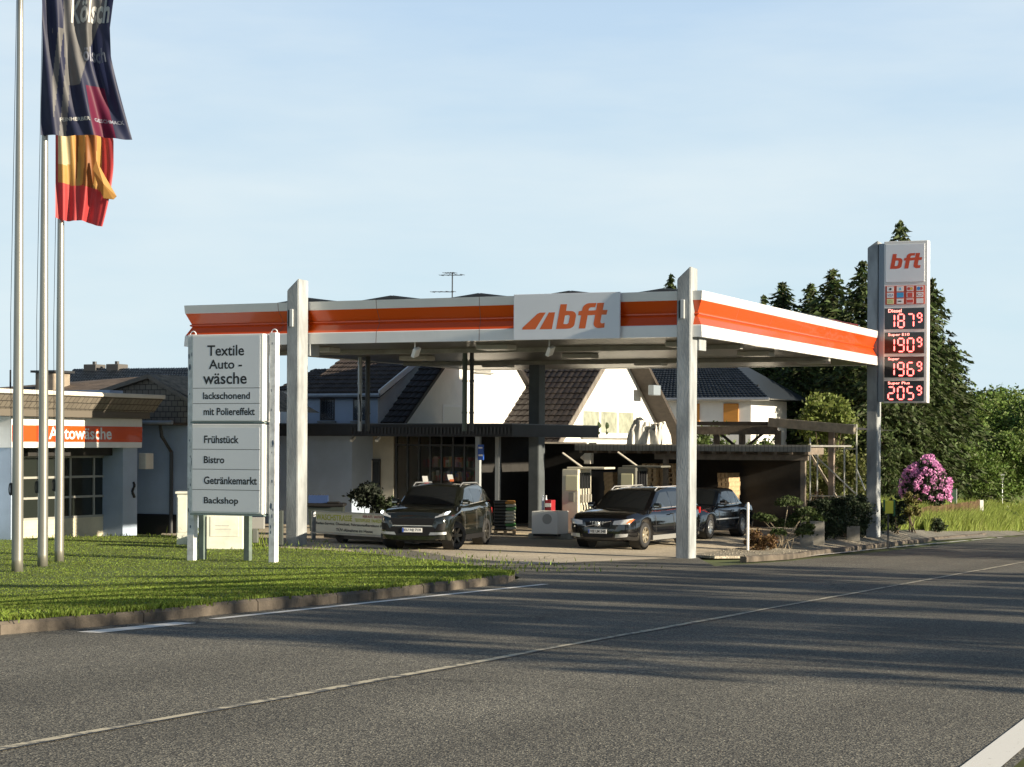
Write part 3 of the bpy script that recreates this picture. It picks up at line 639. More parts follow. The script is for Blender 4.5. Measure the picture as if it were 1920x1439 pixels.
def digit(mb, ch_, x, z, w, h, t):
    g = t * .35
    def hbar(xa_, xb_, zc_): mb.prism([(xa_ + g, bs - .030, zc_), (xa_ + g + t / 2, bs - .030, zc_ + t / 2), (xb_ - g - t / 2, bs - .030, zc_ + t / 2), (xb_ - g, bs - .030, zc_), (xb_ - g - t / 2, bs - .030, zc_ - t / 2), (xa_ + g + t / 2, bs - .030, zc_ - t / 2)], (0, .006, 0))
    def vbar(xc, za, zb): mb.prism([(xc, bs - .030, za + g), (xc + t / 2, bs - .030, za + g + t / 2), (xc + t / 2, bs - .030, zb - g - t / 2), (xc, bs - .030, zb - g), (xc - t / 2, bs - .030, zb - g - t / 2), (xc - t / 2, bs - .030, za + g + t / 2)], (0, .006, 0))
    m_ = z + h / 2
    for s in SEG[ch_]:
        if s == 'a': hbar(x, x + w, z + h)
        if s == 'g': hbar(x, x + w, m_)
        if s == 'd': hbar(x, x + w, z)
        if s == 'b': vbar(x + w, m_, z + h)
        if s == 'c': vbar(x + w, z, m_)
        if s == 'f': vbar(x, m_, z + h)
        if s == 'e': vbar(x, z, m_)
for (nm, dg_, y0, y1) in (('Diesel', '1879', 577, 619), ('Super E10', '1909', 622.5, 664.5), ('Super', '1969', 668, 709.5), ('Super Plus', '2059', 713.5, 754)):
    mb = MB(MF); mb.box(s0 + .03, s1 - .10, bs - .022, bs - .001, sz(y1 - 1.5), sz(y0 + 1)); dsp = mb.build('price_display', M_screen, sign)
    x = s0; k = (s1 - s0) / 82.0; zt = sz(y0 + 12.5); zb = sz(y1 - 5)
    for j, c_ in enumerate(dg_[:3]): mb = MB(MF); digit(mb, c_, s0 + (7.5 + 18 * j + 2) * k, zb, 11 * k, zt - zb, 2.6 * k); mb.build('price_digit', M_redled, dsp)
    mb = MB(MF); digit(mb, dg_[3], s0 + 64 * k, zb + (zt - zb) * .38, 7.5 * k, (zt - zb) * .66, 2.2 * k); mb.build('price_digit', M_redled, dsp)
    wn = {'Diesel': 25, 'Super E10': 40, 'Super': 21, 'Super Plus': 41}[nm] * k
    text(nm, FW(s0 + 9 * k, bs - .026, sz(y0 + 9)), XA, (0, 0, 1), wn, sz(y0 + 2.5) - sz(y0 + 9), mat('red_lit_lettering', (.6, .1, .08), .4, emit=(1.0, .30, .24), estr=1.8), dsp, 'lettering', .006, 0, .01)
# ---------------------------------------------------------------- service sign on the lawn
g0 = gr(356, 1052, .115); b1 = FR(g0).y
def xb(px, py=800, b=None): return onb(px, py, b1 if b is None else b)
board = thing('service_sign', 'two part white sign board on white posts listing car wash and snack services', 'sign', g0, -TH)
a0 = xb(359).x; a1 = xb(491).x
M_pw = mat('post_white', (.78, .79, .80), .5, var=.25, vscale=6)
for (za, zb_, rows) in ((791, 627, (628, 728.5, 757.5, 790)), (964, 795, (799, 843.5, 881, 919.5, 961))):
    z0, z1 = xb(420, za).z, xb(420, zb_).z
    mb = MB(MF); mb.bbox(a0, a1 + .02, b1, b1 + .27, z0, z1, .02); bx_ = mb.build('sign_box', M_wpaint, board)
    mb = MB(MF)
    for i in range(len(rows) - 1):
        mb.box(a0 + .035, a1 - .05, b1 - .006, b1 - .001, xb(420, rows[i + 1]).z + .012, xb(420, rows[i]).z - (.035 if i == 0 else 0))
    mb.build('face_panel', M_gpanel, bx_)
    mb = MB(MF)
    for i in range(1, len(rows) - 1): mb.box(a0 + .035, a1 - .05, b1 - .0065, b1 - .0055, xb(420, rows[i]).z - .001, xb(420, rows[i]).z + .011)
    if len(rows) > 2: o = mb.build('panel_gap', mat('gap_grey', (.12, .13, .14), .6), bx_); o['kind'] = 'stuff'
    mb = MB(MF); mb.box(a0 - .03, a1 + .05, b1 + .005, b1 + .29, z0 - .035, z0 - .002); mb.build('trim', mat('green_grey_trim', (.18, .24, .24), .5), bx_)
    mb = MB(MF); mb.box(a1 + .022, a1 + .05, b1 + .06, b1 + .21, z0 + .02, z1 - .02); mb.build('side_panel', M_wpaint, bx_)
def btext(s, x0, yb, x1, yt, bold=.022): 
    p0 = xb(x0, yb); p1 = xb(x1, yb); p2 = xb(x0, yt)
    text(s, FW(p0.x, b1 - .0065, p0.z), XA, (0, 0, 1), p1.x - p0.x, p2.z - p0.z, M_letter, board, 'lettering', .0008, 0, bold)
btext('Textile', 389, 668, 458, 648, .016); btext('Auto -', 392, 692.5, 454, 675, .016); btext('wäsche', 381, 721, 463, 699, .016)
btext('lackschonend', 381, 749, 469, 736); btext('mit Poliereffekt', 382, 779, 478, 765)
btext('Frühstück', 383, 831.5, 448, 817); btext('Bistro', 382.5, 869, 421, 855.5); btext('Getränkemarkt', 382.5, 908, 482, 893.5); btext('Backshop', 382.5, 948, 447, 932)
for (px, w_, dy) in ((351, .17, 1053), (504, .15, 1050)):
    bp = b1 + .10 if px < 400 else b1 + .10; ap = onb(px, 900, bp).x
    zt = onb(px, 628 if px < 400 else 624, bp).z; pg = FW(ap, bp); zg = hz(pg.x, pg.y)
    mb = MB(MF); mb.bbox(ap, ap + w_, bp, bp + .17, zg - .1, zt, .012); o = mb.build('post', M_pw, board)
    mb = MB(MF); mb.tube([(ap + w_ / 2 + .07 * cos(t * pi / 8), bp + .08, zt + .075 * sin(t * pi / 8)) for t in range(9)], .012, 6); mb.build('lifting_eye', M_pw, o)
    rs = random.Random(px); mb = MB(MF)
    for k in range(14):
        zc_ = rs.uniform(zg + .7, zt - .1); s_ = rs.uniform(.01, .035) * (2 if k < 3 else 1); xc_ = ap + rs.uniform(.02, w_ - .04)
        mb.add([(xc_ + s_ * .6 * cos(t * .9) * rs.uniform(.5, 1.1), bp - .003, zc_ + s_ * 1.6 * sin(t * .9) * rs.uniform(.5, 1.2)) for t in range(7)], [tuple(range(7))])
    mb.build('paint_chips', mat('chip_blue', (.04, .08, .14), .6), o)
for px in (372, 457):
    bp = b1 + .55; ap = onb(px, 1000, bp).x; pg = FW(ap, bp); zg = hz(pg.x, pg.y)
    mb = MB(MF); mb.box(ap, ap + .13, bp, bp + .13, zg - .1, onb(px, 955, bp).z + .1); mb.build('inner_post', mat('green_post', (.13, .17, .15), .6, var=.3), board)
# ---------------------------------------------------------------- flag poles and banners
def pole(px, py, r, label, halyard=True):
    g = gr(px, py, .11); t_ = thing('flagpole', label, 'flagpole', g, 0, 'metal flagpoles on the lawn')
    mb = MB(Matrix.Translation(g)); mb.tube([(0, 0, -.1), (0, 0, .25), (0, 0, 2.0), (0, 0, 6.0), (0, 0, 10.6), (.0, 0, 12.4)], [r * 1.02, r, r * .98, r * .78, r * .55, r * .45], 20); mb.build('mast', M_alu, t_, smooth=True)
    mb = MB(Matrix.Translation(g)); mb.lathe([(0, 12.55), (r * .6, 12.5), (r * .7, 12.42), (r * .45, 12.38)], n=12); mb.build('cap', M_dmetal, t_)
    mb = MB(Matrix.Translation(g)); mb.tube([(-r - .02, -.01, 1.55 + .14 * cos(k * pi / 6)) if False else (-r - .025 + .03 * sin(k * pi / 6), -.02, 1.62 + .12 * cos(k * pi / 6)) for k in range(13)], .012, 6); mb.bbox(-r - .03, -r + .02, -.04, .02, 1.5, 1.74, .01); mb.build('cleat', M_black, t_)
    mb = MB(Matrix.Translation(g)); mb.tube([(-r - .01, -.02, 1.7), (-r * .9 - .05, -.02, 5), (-r * .7 - .02, 0, 9), (-r * .5, 0, 12.3)], .006, 5); mb.build('halyard', M_black, t_)
    return g
g1 = pole(32.5, 1073, .112, 'nearest and leftmost bare aluminium flagpole on the lawn')
g2 = pole(80, 1063, .104, 'middle aluminium flagpole carrying the dark blue banner')
g3 = pole(111, 1054, .098, 'rear aluminium flagpole carrying the red and gold banner')
def banner(name, label, g, zt, zb, w, foldf, cells, mats_, parent_group, U_=90, V_=150):
    """hanging cloth with folds, thickness given by a second skin"""
    mb = MB(); P = [[foldf(i / U_, j / V_) for i in range(U_ + 1)] for j in range(V_ + 1)]
    vs = [p for r_ in P for p in r_]; fs = []; mis = []
    for j in range(V_):
        for i in range(U_):
            fs.append((j * (U_ + 1) + i, j * (U_ + 1) + i + 1, (j + 1) * (U_ + 1) + i + 1, (j + 1) * (U_ + 1) + i)); mis.append(cells((i + .5) / U_, (j + .5) / V_))
    mb.v = [V2(v) for v in vs]; mb.f = fs; mb.mi = mis
    t_ = thing(name, label, 'flag', (g.x, g.y, zt))
    o = mb.build('cloth', mats_, t_, smooth=True, fix=False); return t_, P
def cloth(name, col, tl=.35): 
    return mat(name, col, .55, translucent=tl, var=.12, vscale=2)
M_navy = cloth('navy_cloth', (.028, .035, .085), .45); M_navyg = cloth('grey_print_cloth', (.17, .17, .175), .4); M_wine = cloth('wine_cloth', (.15, .012, .05), .4)
zt2 = 11.9; zb2 = at(160, 256, g2.y).z
def wl_(u, v, px_l, prof_):
    return 0
def fold2(u, v):
    # v 0 top .. 1 bottom ; right edge in the photo runs from x=212 (top) through 205,200(y110) to 247 at the bottom
    z = zt2 + (zb2 - zt2) * v
    py = 829 - (z - HCAM) * F / g2.y
    le = 78 + 1.5 * sin(v * 5); 
    if py < 0: re = 214
    elif py < 60: re = 214 - 8 * py / 60
    elif py < 110: re = 206 + 2 * (py - 60) / 50
    else: re = 208 + 39 * ((py - 110) / 146) ** 1.1
    px = le + (re - le) * u; dip = 6 * u ** 1.5 + 3 * sin(u * 9) * u
    kx, kz = kray(px, py); Y = g2.y - .16 + .07 * sin(u * 16 + v * 3.0) * (.3 + u) + .05 * sin(u * 29 - v * 6) + .12 * sin(u * 5 - v * 4) * u
    X = kx * Y; zz_ = z - dip * g2.y / F * v
    return (X, Y, zz_)
def cell2(u, v):
    z = zt2 + (zb2 - zt2) * v; py = 829 - (z - HCAM) * F / g2.y
    if u < .10 or u > .95: return 0
    if py < 20: return 1 if .3 < u < .9 else 0
    if py < 165 and abs(u - (.42 + .22 * (1 - (py / 165.)))) < .30 * (1 - py / 190.) + .04 : return 1
    if py > 165 and .58 < u < .82: return 2
    if .14 < u < .36 and py > 60 and sin(u * 40 + v * 11) > .0: return 1
    return 0
t2, P2 = banner('banner', 'dark navy banner with white blackletter writing on the middle pole', g2, zt2, zb2, 1, fold2, cell2, [M_navy, M_navyg, M_wine], None)
def cloth_text(s, fn, u0, u1, v0, v1, m, parent, bold=0, off=.012):
    cu = bpy.data.curves.new("t", 'FONT'); cu.body = s; cu.offset = bold; cu.resolution_u = 2; to = bpy.data.objects.new("t", cu); C.objects.link(to)
    dg = bpy.context.evaluated_depsgraph_get(); me = bpy.data.meshes.new_from_object(to.evaluated_get(dg)); bpy.data.objects.remove(to)
    bm = bmesh.new(); bm.from_mesh(me); bmesh.ops.subdivide_edges(bm, edges=bm.edges[:], cuts=1); bm.to_mesh(me); bm.free()
    xs = [v.co.x for v in me.vertices]; ys = [v.co.y for v in me.vertices]; x0, x1, y0, y1 = min(xs), max(xs), min(ys), max(ys); mb = MB()
    vs = []
    for v in me.vertices:
        u = u0 + (u1 - u0) * (v.co.x - x0) / (x1 - x0); w = v1 + (v0 - v1) * (v.co.y - y0) / (y1 - y0); p = V2(fn(u, w)); p.y -= off; vs.append(p)
    mb.add(vs, [tuple(p.vertices) for p in me.polygons]); bpy.data.meshes.remove(me); return mb.build('lettering', m, parent, fix=False)
def vof(py): z = HCAM + (829 - py) * g2.y / F; return (z - zt2) / (zb2 - zt2)
M_ft = cloth('flag_white_print', (.72, .72, .70), .3); M_ft2 = cloth('flag_pale_print', (.35, .37, .45), .3)
cloth_text('Kölsch', fold2, .42, .97, vof(5), vof(50), M_ft, t2, .03)
cloth_text('ölsch', fold2, .60, .92, vof(93), vof(120), M_ft2, t2, .02)
cloth_text('FEINHERBER', fold2, .22, .57, vof(226), vof(233), M_ft, t2, .02); cloth_text('GESCHMACK', fold2, .62, .96, vof(226), vof(233), M_ft2, t2, .02)
zt3 = 11.8; zb3 = at(160, 410, g3.y).z
def fold3(u, v):
    z = zt3 + (zb3 - zt3) * v; py = 829 - (z - HCAM) * F / g3.y; le = 104
    re = 200 + 13 * max(0, min(1, (py - 200) / 60)) if py < 300 else 213 - 20 * ((py - 300) / 110) ** 1.6
    px = le + (re - le) * u; Y = g3.y - .15 + .08 * sin(u * 14 + v * 4) * (.3 + u) + .04 * sin(u * 31 - v * 7); kx, kz = kray(px, py)
    return (kx * Y, Y, z - v * (.17 * u + .03 * sin(u * 8)))
def cell3(u, v):
    z = zt3 + (zb3 - zt3) * v; py = 829 - (z - HCAM) * F / g3.y + 4 * u
    if py > 345 + 14 * u: return 0
    if u < .05: return 0
    if u > .80: return 0
    if u < .26 and py < 312: return 1
    if u < .34: return 2
    return 3 if sin(u * 20 + v * 3) > -.4 else 2
t3, P3 = banner('banner', 'red banner with gold and amber print on the rear pole', g3, zt3, zb3, 1, fold3, cell3, [cloth('red_cloth', (.62, .07, .075), .4), cloth('cream_cloth', (.75, .62, .36), .4), cloth('gold_cloth', (.60, .34, .10), .4), cloth('amber_cloth', (.33, .12, .03), .4)], None)
# folded-up flap of the gold print hanging in front of the red hem
mb = MB(); pts = [(180, 300), (196, 330), (218, 368), (212, 374), (194, 372), (184, 350), (174, 318)]
for k in range(6):
    pass
vsf = []
for (x, y) in pts: vsf.append(at(x, y, g3.y - .33))
cc = at(194, 345, g3.y - .42)
mb.add(vsf + [cc] + [p + V2((0, .05, 0)) for p in vsf], [(i, (i + 1) % 7, 7) for i in range(7)] + [(i, (i + 1) % 7, 8 + (i + 1) % 7, 8 + i) for i in range(7)] + [tuple(8 + i for i in range(7))], 0)
mb.build('flap', cloth('gold_cloth', (.60, .34, .10), .4), t3, smooth=False)
# ================================================================== BUILDINGS
def box_building_wall(mb, a0, a1, b0, b1, z0, z1, mi=0): mb.box(a0, a1, b0, b1, z0, z1, mi)
def tiles(mb, p00, p10, p11, p01, rows, cols, amp=.03, lift=.035, mi=0, seg=3, clip=None):
    """p00->p10 lower edge, p01->p11 upper edge; every tile row is a lifted wavy strip broken into tiles"""
    p00, p10, p11, p01 = map(V2, (p00, p10, p11, p01)); n = (p10 - p00).cross(p01 - p00).normalized()
    if n.z < 0: n = -n
    rs = random.Random(rows * cols)
    for j in range(rows):
        v0 = j / rows; v1 = (j + 1.12) / rows
        for i in range(cols):
            u0 = i / cols; u1 = (i + 1) / cols; o_ = rs.uniform(-.006, .006); vs = []
            if clip and not clip((u0 + u1) / 2, (v0 + v1) / 2): continue
            for (v, l_) in ((v0, lift), (v1, 0)):
                for s in range(seg + 1):
                    u = u0 + (u1 - u0) * s / seg; p = p00.lerp(p10, u).lerp(p01.lerp(p11, u), v)
                    vs.append(p + n * (l_ + o_ + amp * sin(pi * s / seg)))
            for s in range(seg + 1):
                u = u0 + (u1 - u0) * s / seg; p = p00.lerp(p10, u).lerp(p01.lerp(p11, u), v0); vs.append(p + n * (-.0))
            k = seg + 1; fs = [(s, s + 1, k + s + 1, k + s) for s in range(seg)] + [(2 * k + s, 2 * k + s + 1, s + 1, s) for s in range(seg)]
            mb.add(vs, fs, mi)
def window(parent, x0, x1, z0, z1, plane, axis='b', mull=1, frame=None, depth=.10, glass=None, bars=0.06, sill=True):
    """axis 'b': wall faces the front (-b); axis 'a': wall faces right (+a). Frame is set in a dark reveal."""
    fm = frame or M_wpaint; s = 1
    def bx(mb, u0, u1, d0, d1, z0_, z1_, mi=0):
        if axis == 'b': mb.box(u0, u1, plane + d0, plane + d1, z0_, z1_, mi)
        else: mb.box(plane - d1, plane - d0, u0, u1, z0_, z1_, mi)
    mb = MB(MF)
    bx(mb, x0, x0 + bars, -.012, .03, z0, z1); bx(mb, x1 - bars, x1, -.012, .03, z0, z1); bx(mb, x0 + bars, x1 - bars, -.012, .03, z1 - bars, z1); bx(mb, x0 + bars, x1 - bars, -.012, .03, z0, z0 + bars)
    for k in range(1, mull): xm = x0 + (x1 - x0) * k / mull; bx(mb, xm - bars * .6, xm + bars * .6, -.014, .03, z0 + bars, z1 - bars)
    f_ = mb.build('window', fm, parent)
    mb = MB(MF); bx(mb, x0 + bars, x1 - bars, -.006, -.002, z0 + bars, z1 - bars); mb.build('pane', glass or M_glass, f_)
    if sill: mb = MB(MF); bx(mb, x0 - .06, x1 + .06, -.10, -.001, z0 - .07, z0 - .015); mb.build('sill', M_felt, f_)
    return f_

# ---- car wash hall on the left: its gate faces the road (plane a = const)
q0 = FR(gp(22, 1021, .0)); aw = q0.x; 
def wz(px, py, d=0.0): return ona(px, py, aw + d)          # -> (a, b, z) on the gate plane
cwb = thing('car_wash', 'low car wash hall with orange and white lettered band and roller gate', 'car wash', gp(22, 1021), -TH)
bL = wz(22, 900).y; bR = wz(265, 900).y; zB0 = wz(140, 840).z; zB1 = wz(140, 783).z; zOr0 = wz(140, 829).z; zOr1 = wz(140, 799).z
mb = MB(MF)
mb.box(aw - 9, aw - .6, bL - 6.0, bL + .25, -.3, zB1 + .8); mb.box(aw - 9, aw - .6, bR - .7, bR - .05, -.3, zB1 + .8); mb.box(aw - 9, aw - 5, bL, bR, -.3, zB1 + .5)
mb.box(aw - .6, aw - .02, bL - .0, bL + .25, -.3, zB0 + .02)
mb.box(aw - .9, aw - .1, wz(236, 900).y, bR - .06, -.3, zB0 + .02)
mb.build('wall', M_blue, cwb)
mb = MB(MF); mb.box(aw - 8.9, aw - .62, bL + .25, bR - .7, zB0 + .02, zB1 + .6); mb.build('lintel', M_white, cwb)
mb = MB(MF); mb.bbox(aw - .5, aw + .02, bL - .05, bR, zB0, zB1, .015); band = mb.build('sign_band', M_wpaint, cwb)
mb = MB(MF); mb.box(aw + .021, aw + .03, bL - .03, bR - .01, zOr0, zOr1); mb.build('orange_stripe', M_orange, band)
t0 = wz(91, 824, .03); t1 = wz(209, 824, .03); tt = wz(150, 803, .03)
text('Autowäsche', FW(aw + .033, t0.y, t0.z), (st, ct, 0), (0, 0, 1), t1.y - t0.y, wz(150, 803).z - wz(150, 826).z, M_wpaint, band, 'lettering', .004, 0, .02)
# gate
gb0 = wz(48, 900, -.6).y; gb1 = ona(219, 900, aw - .75).y; ag = aw - .75; gz1 = ona(130, 857, ag).z; gz0 = .0; zm = ona(130, 970, ag).z
gate = MB(MF)
gate.box(ag - .06, ag - .012, gb0, gb1, gz0, zm)
for k in range(6): z0 = gz0 + (zm - gz0) * k / 6; gate.box(ag - .012, ag, gb0, gb1, z0 + .012, z0 + (zm - gz0) / 6 - .006)
gt = gate.build('gate', mat('cream_panel', (.62, .58, .44), .5, var=.1), cwb)
mb = MB(MF); mb.box(ag - .05, ag - .03, gb0, gb1, zm, gz1); mb.build('gate_glass', mat('dark_gate_glass', (.02, .025, .022), .12, spec=.5), gt)
mb = MB(MF)
for k in range(5): bb = gb0 + (gb1 - gb0) * k / 4; mb.box(ag - .028, ag + .01, bb - .03, bb + .03, zm, gz1)
for k in range(4): zz_ = zm + (gz1 - zm) * k / 3; mb.box(ag - .026, ag + .013, gb0, gb1, zz_ - .03, zz_ + .03)
mb.build('gate_bars', mat('bar_grey', (.34, .34, .31), .5), gt)
mb = MB(MF); mb.box(ag - .3, ag + .3, gb0 - .1, gb1 + .1, gz1 + .03, zB0 + .3); mb.build('gate_header', M_dark, cwb)
pw = ona(249, 905, aw - .1); mb = MB(MF); mb.tube([(aw - .08, pw.y + .05 * sin(k * 1.1), pw.z - k * .06) for k in range(8)], .04, 8); mb.build('snake_ornament', M_letter, cwb)
# slate hung roof parapet with white coping
M_slate = brickmat('slate_shingles', (.17, .15, .125), (.22, .195, .16), (.045, .04, .034), .20, .16, .010, .9, .75)
r0 = wz(0, 735); zr1 = wz(140, 741).z; zr0 = wz(140, 770).z; bRr = ona(303, 755, aw + .55).y
mb = MB(MF); mb.add([(aw + .62, bL - 8, zr1 - .04), (aw + .62, bRr, zr1 - .04), (aw + .30, bRr, zr0), (aw + .30, bL - 8, zr0), (aw - .1, bL - 8, zr0), (aw - .1, bRr, zr0), (aw - .1, bRr, zr1 - .04)], [(3, 2, 1, 0), (4, 5, 2, 3), (2, 5, 6, 1)])
mb.build('slate_parapet', M_slate, cwb, uvplane=((MF @ V2((0, 1, 0))), (0, 0, 1)))
mb = MB(MF); mb.bbox(aw - .1, aw + .66, bL - 8, bRr + .03, zr1 - .04, zr1 + .07, .012); mb.build('coping', M_cream, cwb)
mb = MB(MF); mb.box(aw - .3, aw + .28, bL - 8, bR, zB1 + .0, zr0 - .003); mb.build('soffit_board', mat('brown_board', (.12, .105, .085), .8), cwb)
for k in (0, 1):
    p = wz(243 + 11 * k, 781); mb = MB(MF); mb.bbox(aw + .05, aw + .22, p.y - .09, p.y + .09, zB1 + .02, zB1 + .16, .02); mb.build('spotlight', M_wpaint, cwb)
# weathered roof behind with chimney
brn = thing('weathered_hall', 'long hall with weathered brown mossy roof rising behind the car wash', 'building', FW(aw - 8, bR + 12), -TH)
bq = FR(at(150, 720, 70)).y
zr_ = onb(150, 706, bq).z; ar0 = onb(-120, 720, bq).x; ar1 = onb(290, 720, bq).x
M_weather = mat('weathered_roofing', (.16, .12, .09), .9, col2=(.07, .052, .042), vscale=2.5, bump=.8, bscale=14)
mb = MB(MF); zl = onb(150, 760, bq - 5).z; mb.add([(ar0, bq - 5, zl), (ar1, bq - 5, zl), (ar1, bq, zr_), (ar0, bq, zr_ - .5), (ar1, bq + 6, zl), (ar0, bq + 6, zl)], [(0, 1, 2, 3), (3, 2, 4, 5)]); mb.build('roof', M_weather, brn)
mb = MB(MF); mb.box(ar0 + .3, ar1 - .3, bq - 4.8, bq + 5.8, -.2, zl - .01); mb.build('wall', M_white, brn)
cbx = onb(66, 720, bq - 2.5); mb = MB(MF); mb.bbox(cbx.x, onb(100, 720, bq - 2.5).x, bq - 2.5, bq - 1.6, zl, onb(80, 699, bq - 2.5).z, .02); ch = mb.build('chimney', mat('chimney_render', (.33, .28, .22), .85, var=.3), brn)
mb = MB(MF); mb.box(cbx.x - .12, onb(100, 720, bq - 2.5).x + .12, bq - 2.6, bq - 1.5, onb(80, 699, bq - 2.5).z, onb(80, 696, bq - 2.5).z + .02); mb.build('chimney_cap', M_dmetal, ch)
p = onb(19.5, 716, bq - 2); mb = MB(MF); mb.tube([(p.x, p.y, zl), (p.x, p.y, onb(19, 694, bq - 2).z)], .03, 6); mb.build('vent_pipe', M_dmetal, brn)
# far house with blue-black roof and two chimneys
def hip(nm, lab, px0, px1, pxr0, pxr1, ye, yr, Y, mt, cols, rows, wallm, wz0=-.3, cat='house', depth=7, group=None, ywall=None):
    b_ = FR(at((px0 + px1) / 2, ye, Y)).y; L0 = onb(px0, ye, b_); L1 = onb(px1, ye, b_); zr = onb(pxr0, yr, b_ + depth * .5).z; R0 = onb(pxr0, yr, b_ + depth * .5); R1 = onb(pxr1, yr, b_ + depth * .5)
    t_ = thing(nm, lab, cat, FW((L0.x + L1.x) / 2, b_, 0), -TH, group); ze = L0.z
    mb = MB(MF); tiles(mb, (L0.x, b_, ze), (L1.x, b_, ze), (R1.x, b_ + depth * .5, zr), (R0.x, b_ + depth * .5, zr), rows, cols); rf = mb.build('roof', mt, t_)
    mb = MB(MF); mb.add([(L0.x, b_ + .03, ze - .02), (L1.x, b_ + .03, ze - .02), (R1.x, b_ + depth * .5, zr - .03), (R0.x, b_ + depth * .5, zr - .03), (L1.x, b_ + depth, ze), (L0.x, b_ + depth, ze)], [(0, 1, 2, 3), (1, 4, 2), (0, 3, 5), (3, 2, 4, 5), (0, 5, 4, 1)]); mb.build('roof_underlay', mt, rf)
    mb = MB(MF); mb.box(L0.x + .5, L1.x - (1.0 if px1 > 1000 else .5), b_ + .5, b_ + depth - .5, wz0, ze - .04); mb.build('wall', wallm, t_)
    mb = MB(MF); mb.tube([(L0.x, b_ - .06, ze - .04), (L1.x, b_ - .06, ze - .04)], .07, 8); mb.build('gutter', M_gmetal, t_)
    return t_, b_, ze, zr, L0, L1
th, bh, zeh, zrh, L0, L1 = hip('house', 'far house with blue black tiled roof and two small chimneys left of the service sign', 95, 420, 138, 420, 740, 693, 92, M_tile_bl, 60, 16, M_white, depth=8)
for px in (175, 217):
    p = onb(px, 694, bh + 4); mb = MB(MF); mb.bbox(p.x - .35, p.x + .35, bh + 3.7, bh + 4.5, zrh - .5, zrh + .22, .03); c_ = mb.build('chimney', mat('dark_chimney', (.10, .095, .09), .8), th)
    mb = MB(MF); mb.tube([(p.x, bh + 4.1, zrh + .2), (p.x, bh + 4.1, zrh + .36)], .1, 8); mb.build('chimney_pot', M_dmetal, c_)
# slate gable building between car wash and shop
bs_ = FR(gp(262, 1006)).y + 2.0
sg = thing('slate_gable_house', 'slate hung gable above a blue grey rendered wall between car wash and service sign', 'building', FW(*onb(263, 1000, bs_).xy), -TH)
sa0 = onb(200, 795, bs_).x; sa1 = onb(352, 795, bs_).x; sze = onb(300, 793, bs_).z; apx = onb(285, 706, bs_ - .2); 
g1_ = onb(395, 770, bs_ - .2); gl_ = onb(165, 745, bs_ - .2)
mb = MB(MF); mb.prism([(gl_.x, bs_ - .2, sze), (onb(395, 790, bs_).x, bs_ - .2, sze), (g1_.x, bs_ - .2, g1_.z), (apx.x, bs_ - .2, apx.z), (gl_.x, bs_ - .2, gl_.z)], (0, .15, 0)); mb.build('slate_gable', M_slate, sg, uvplane=(MF @ V2((1, 0, 0)), (0, 0, 1)))
M_moss = mat('mossy_sheet', (.30, .27, .20), .9, col2=(.12, .10, .07), vscale=5, bump=.8, bscale=20)
mb = MB(MF); mb.add([(apx.x, bs_ - .35, apx.z + .06), (g1_.x + .1, bs_ - .35, g1_.z + .02), (g1_.x + .1, bs_ + 6, g1_.z + .02), (apx.x, bs_ + 6, apx.z + .06), (gl_.x, bs_ - .35, gl_.z + .05), (gl_.x, bs_ + 6, gl_.z + .05)], [(0, 1, 2, 3), (4, 0, 3, 5)]); mb.build('roof', M_moss, sg)
mb = MB(MF); mb.beam((apx.x, bs_ - .3, apx.z + .0), (g1_.x, bs_ - .3, g1_.z - .04), .12, .26, up=(0, 1, 0)); mb.build('barge_board', mat('brown_grey_barge', (.16, .14, .115), .7, var=.2), sg)
mb = MB(MF); mb.beam((gl_.x, bs_ - .3, gl_.z + .0), (apx.x, bs_ - .3, apx.z), .12, .26, up=(0, 1, 0)); mb.build('barge_board', mat('brown_grey_barge', (.16, .14, .115), .7), sg)
mb = MB(MF); mb.box(sa0, sa1, bs_, bs_ + 3, -.2, sze - .02); mb.build('wall', M_blue, sg)
mb = MB(MF); mb.box(sa0, sa1, bs_ - .03, bs_ - .003, -.2, .55); mb.build('plinth', M_black, sg)
mb = MB(MF); mb.box(sa0, sa1, bs_ - .75, bs_, sze - .08, sze - .0); mb.build('eaves', M_dtimber, sg)
mb = MB(MF); mb.tube([(sa0, bs_ - .8, sze), (sa1, bs_ - .8, sze)], .06, 8); mb.build('gutter', M_gmetal, sg)
x_ = onb(322, 850, bs_ - .1).x; x0_ = onb(307, 800, bs_ - .5).x; mb = MB(MF); mb.tube([(x0_, bs_ - .7, sze - .02), (x0_, bs_ - .6, sze - .4), (x_, bs_ - .12, sze - .85), (x_, bs_ - .12, .0)], .055, 8); mb.build('downpipe', M_dmetal, sg)
p = onb(265, 865, bs_ - 1.2); mb = MB(MF); mb.bbox(p.x - .1, p.x + .15, bs_ - 1.2, bs_ - .8, onb(265, 880, bs_ - 1.2).z, onb(265, 850, bs_ - 1.2).z, .02); mb.build('air_unit', M_cream, sg)
# ---- shop with flat roof
bsh = FR(at(600, 900, 66.5)).y
shop = thing('station_shop', 'single storey station shop with dark flat roof edge and dark glazed front', 'shop', FW(*onb(620, 950, bsh).xy), -TH)
def sx(px, b=None): return onb(px, 850, bsh if b is None else b).x
zf1 = onb(640, 794, bsh - .9).z; zf0 = onb(640, 818, bsh - .9).z
x0 = sx(352); x1 = sx(660); x2 = sx(738, bsh + 1.4); x3 = sx(893, bsh + 1.4)
mb = MB(MF); mb.prism([(x0, bsh + .10 * (x1 - x0), -.2), (x1, bsh, -.2), (x1, bsh + 6, -.2), (x0, bsh + 6, -.2)], (0, 0, zf0 + .25)); mb.build('wall', M_blue, shop)
mb = MB(MF); mb.box(x1 + .002, x2, bsh + 1.4, bsh + 6, -.2, zf0 + .05); mb.build('entrance_wall', mat('tan_render', (.42, .39, .32), .8, var=.1), shop)
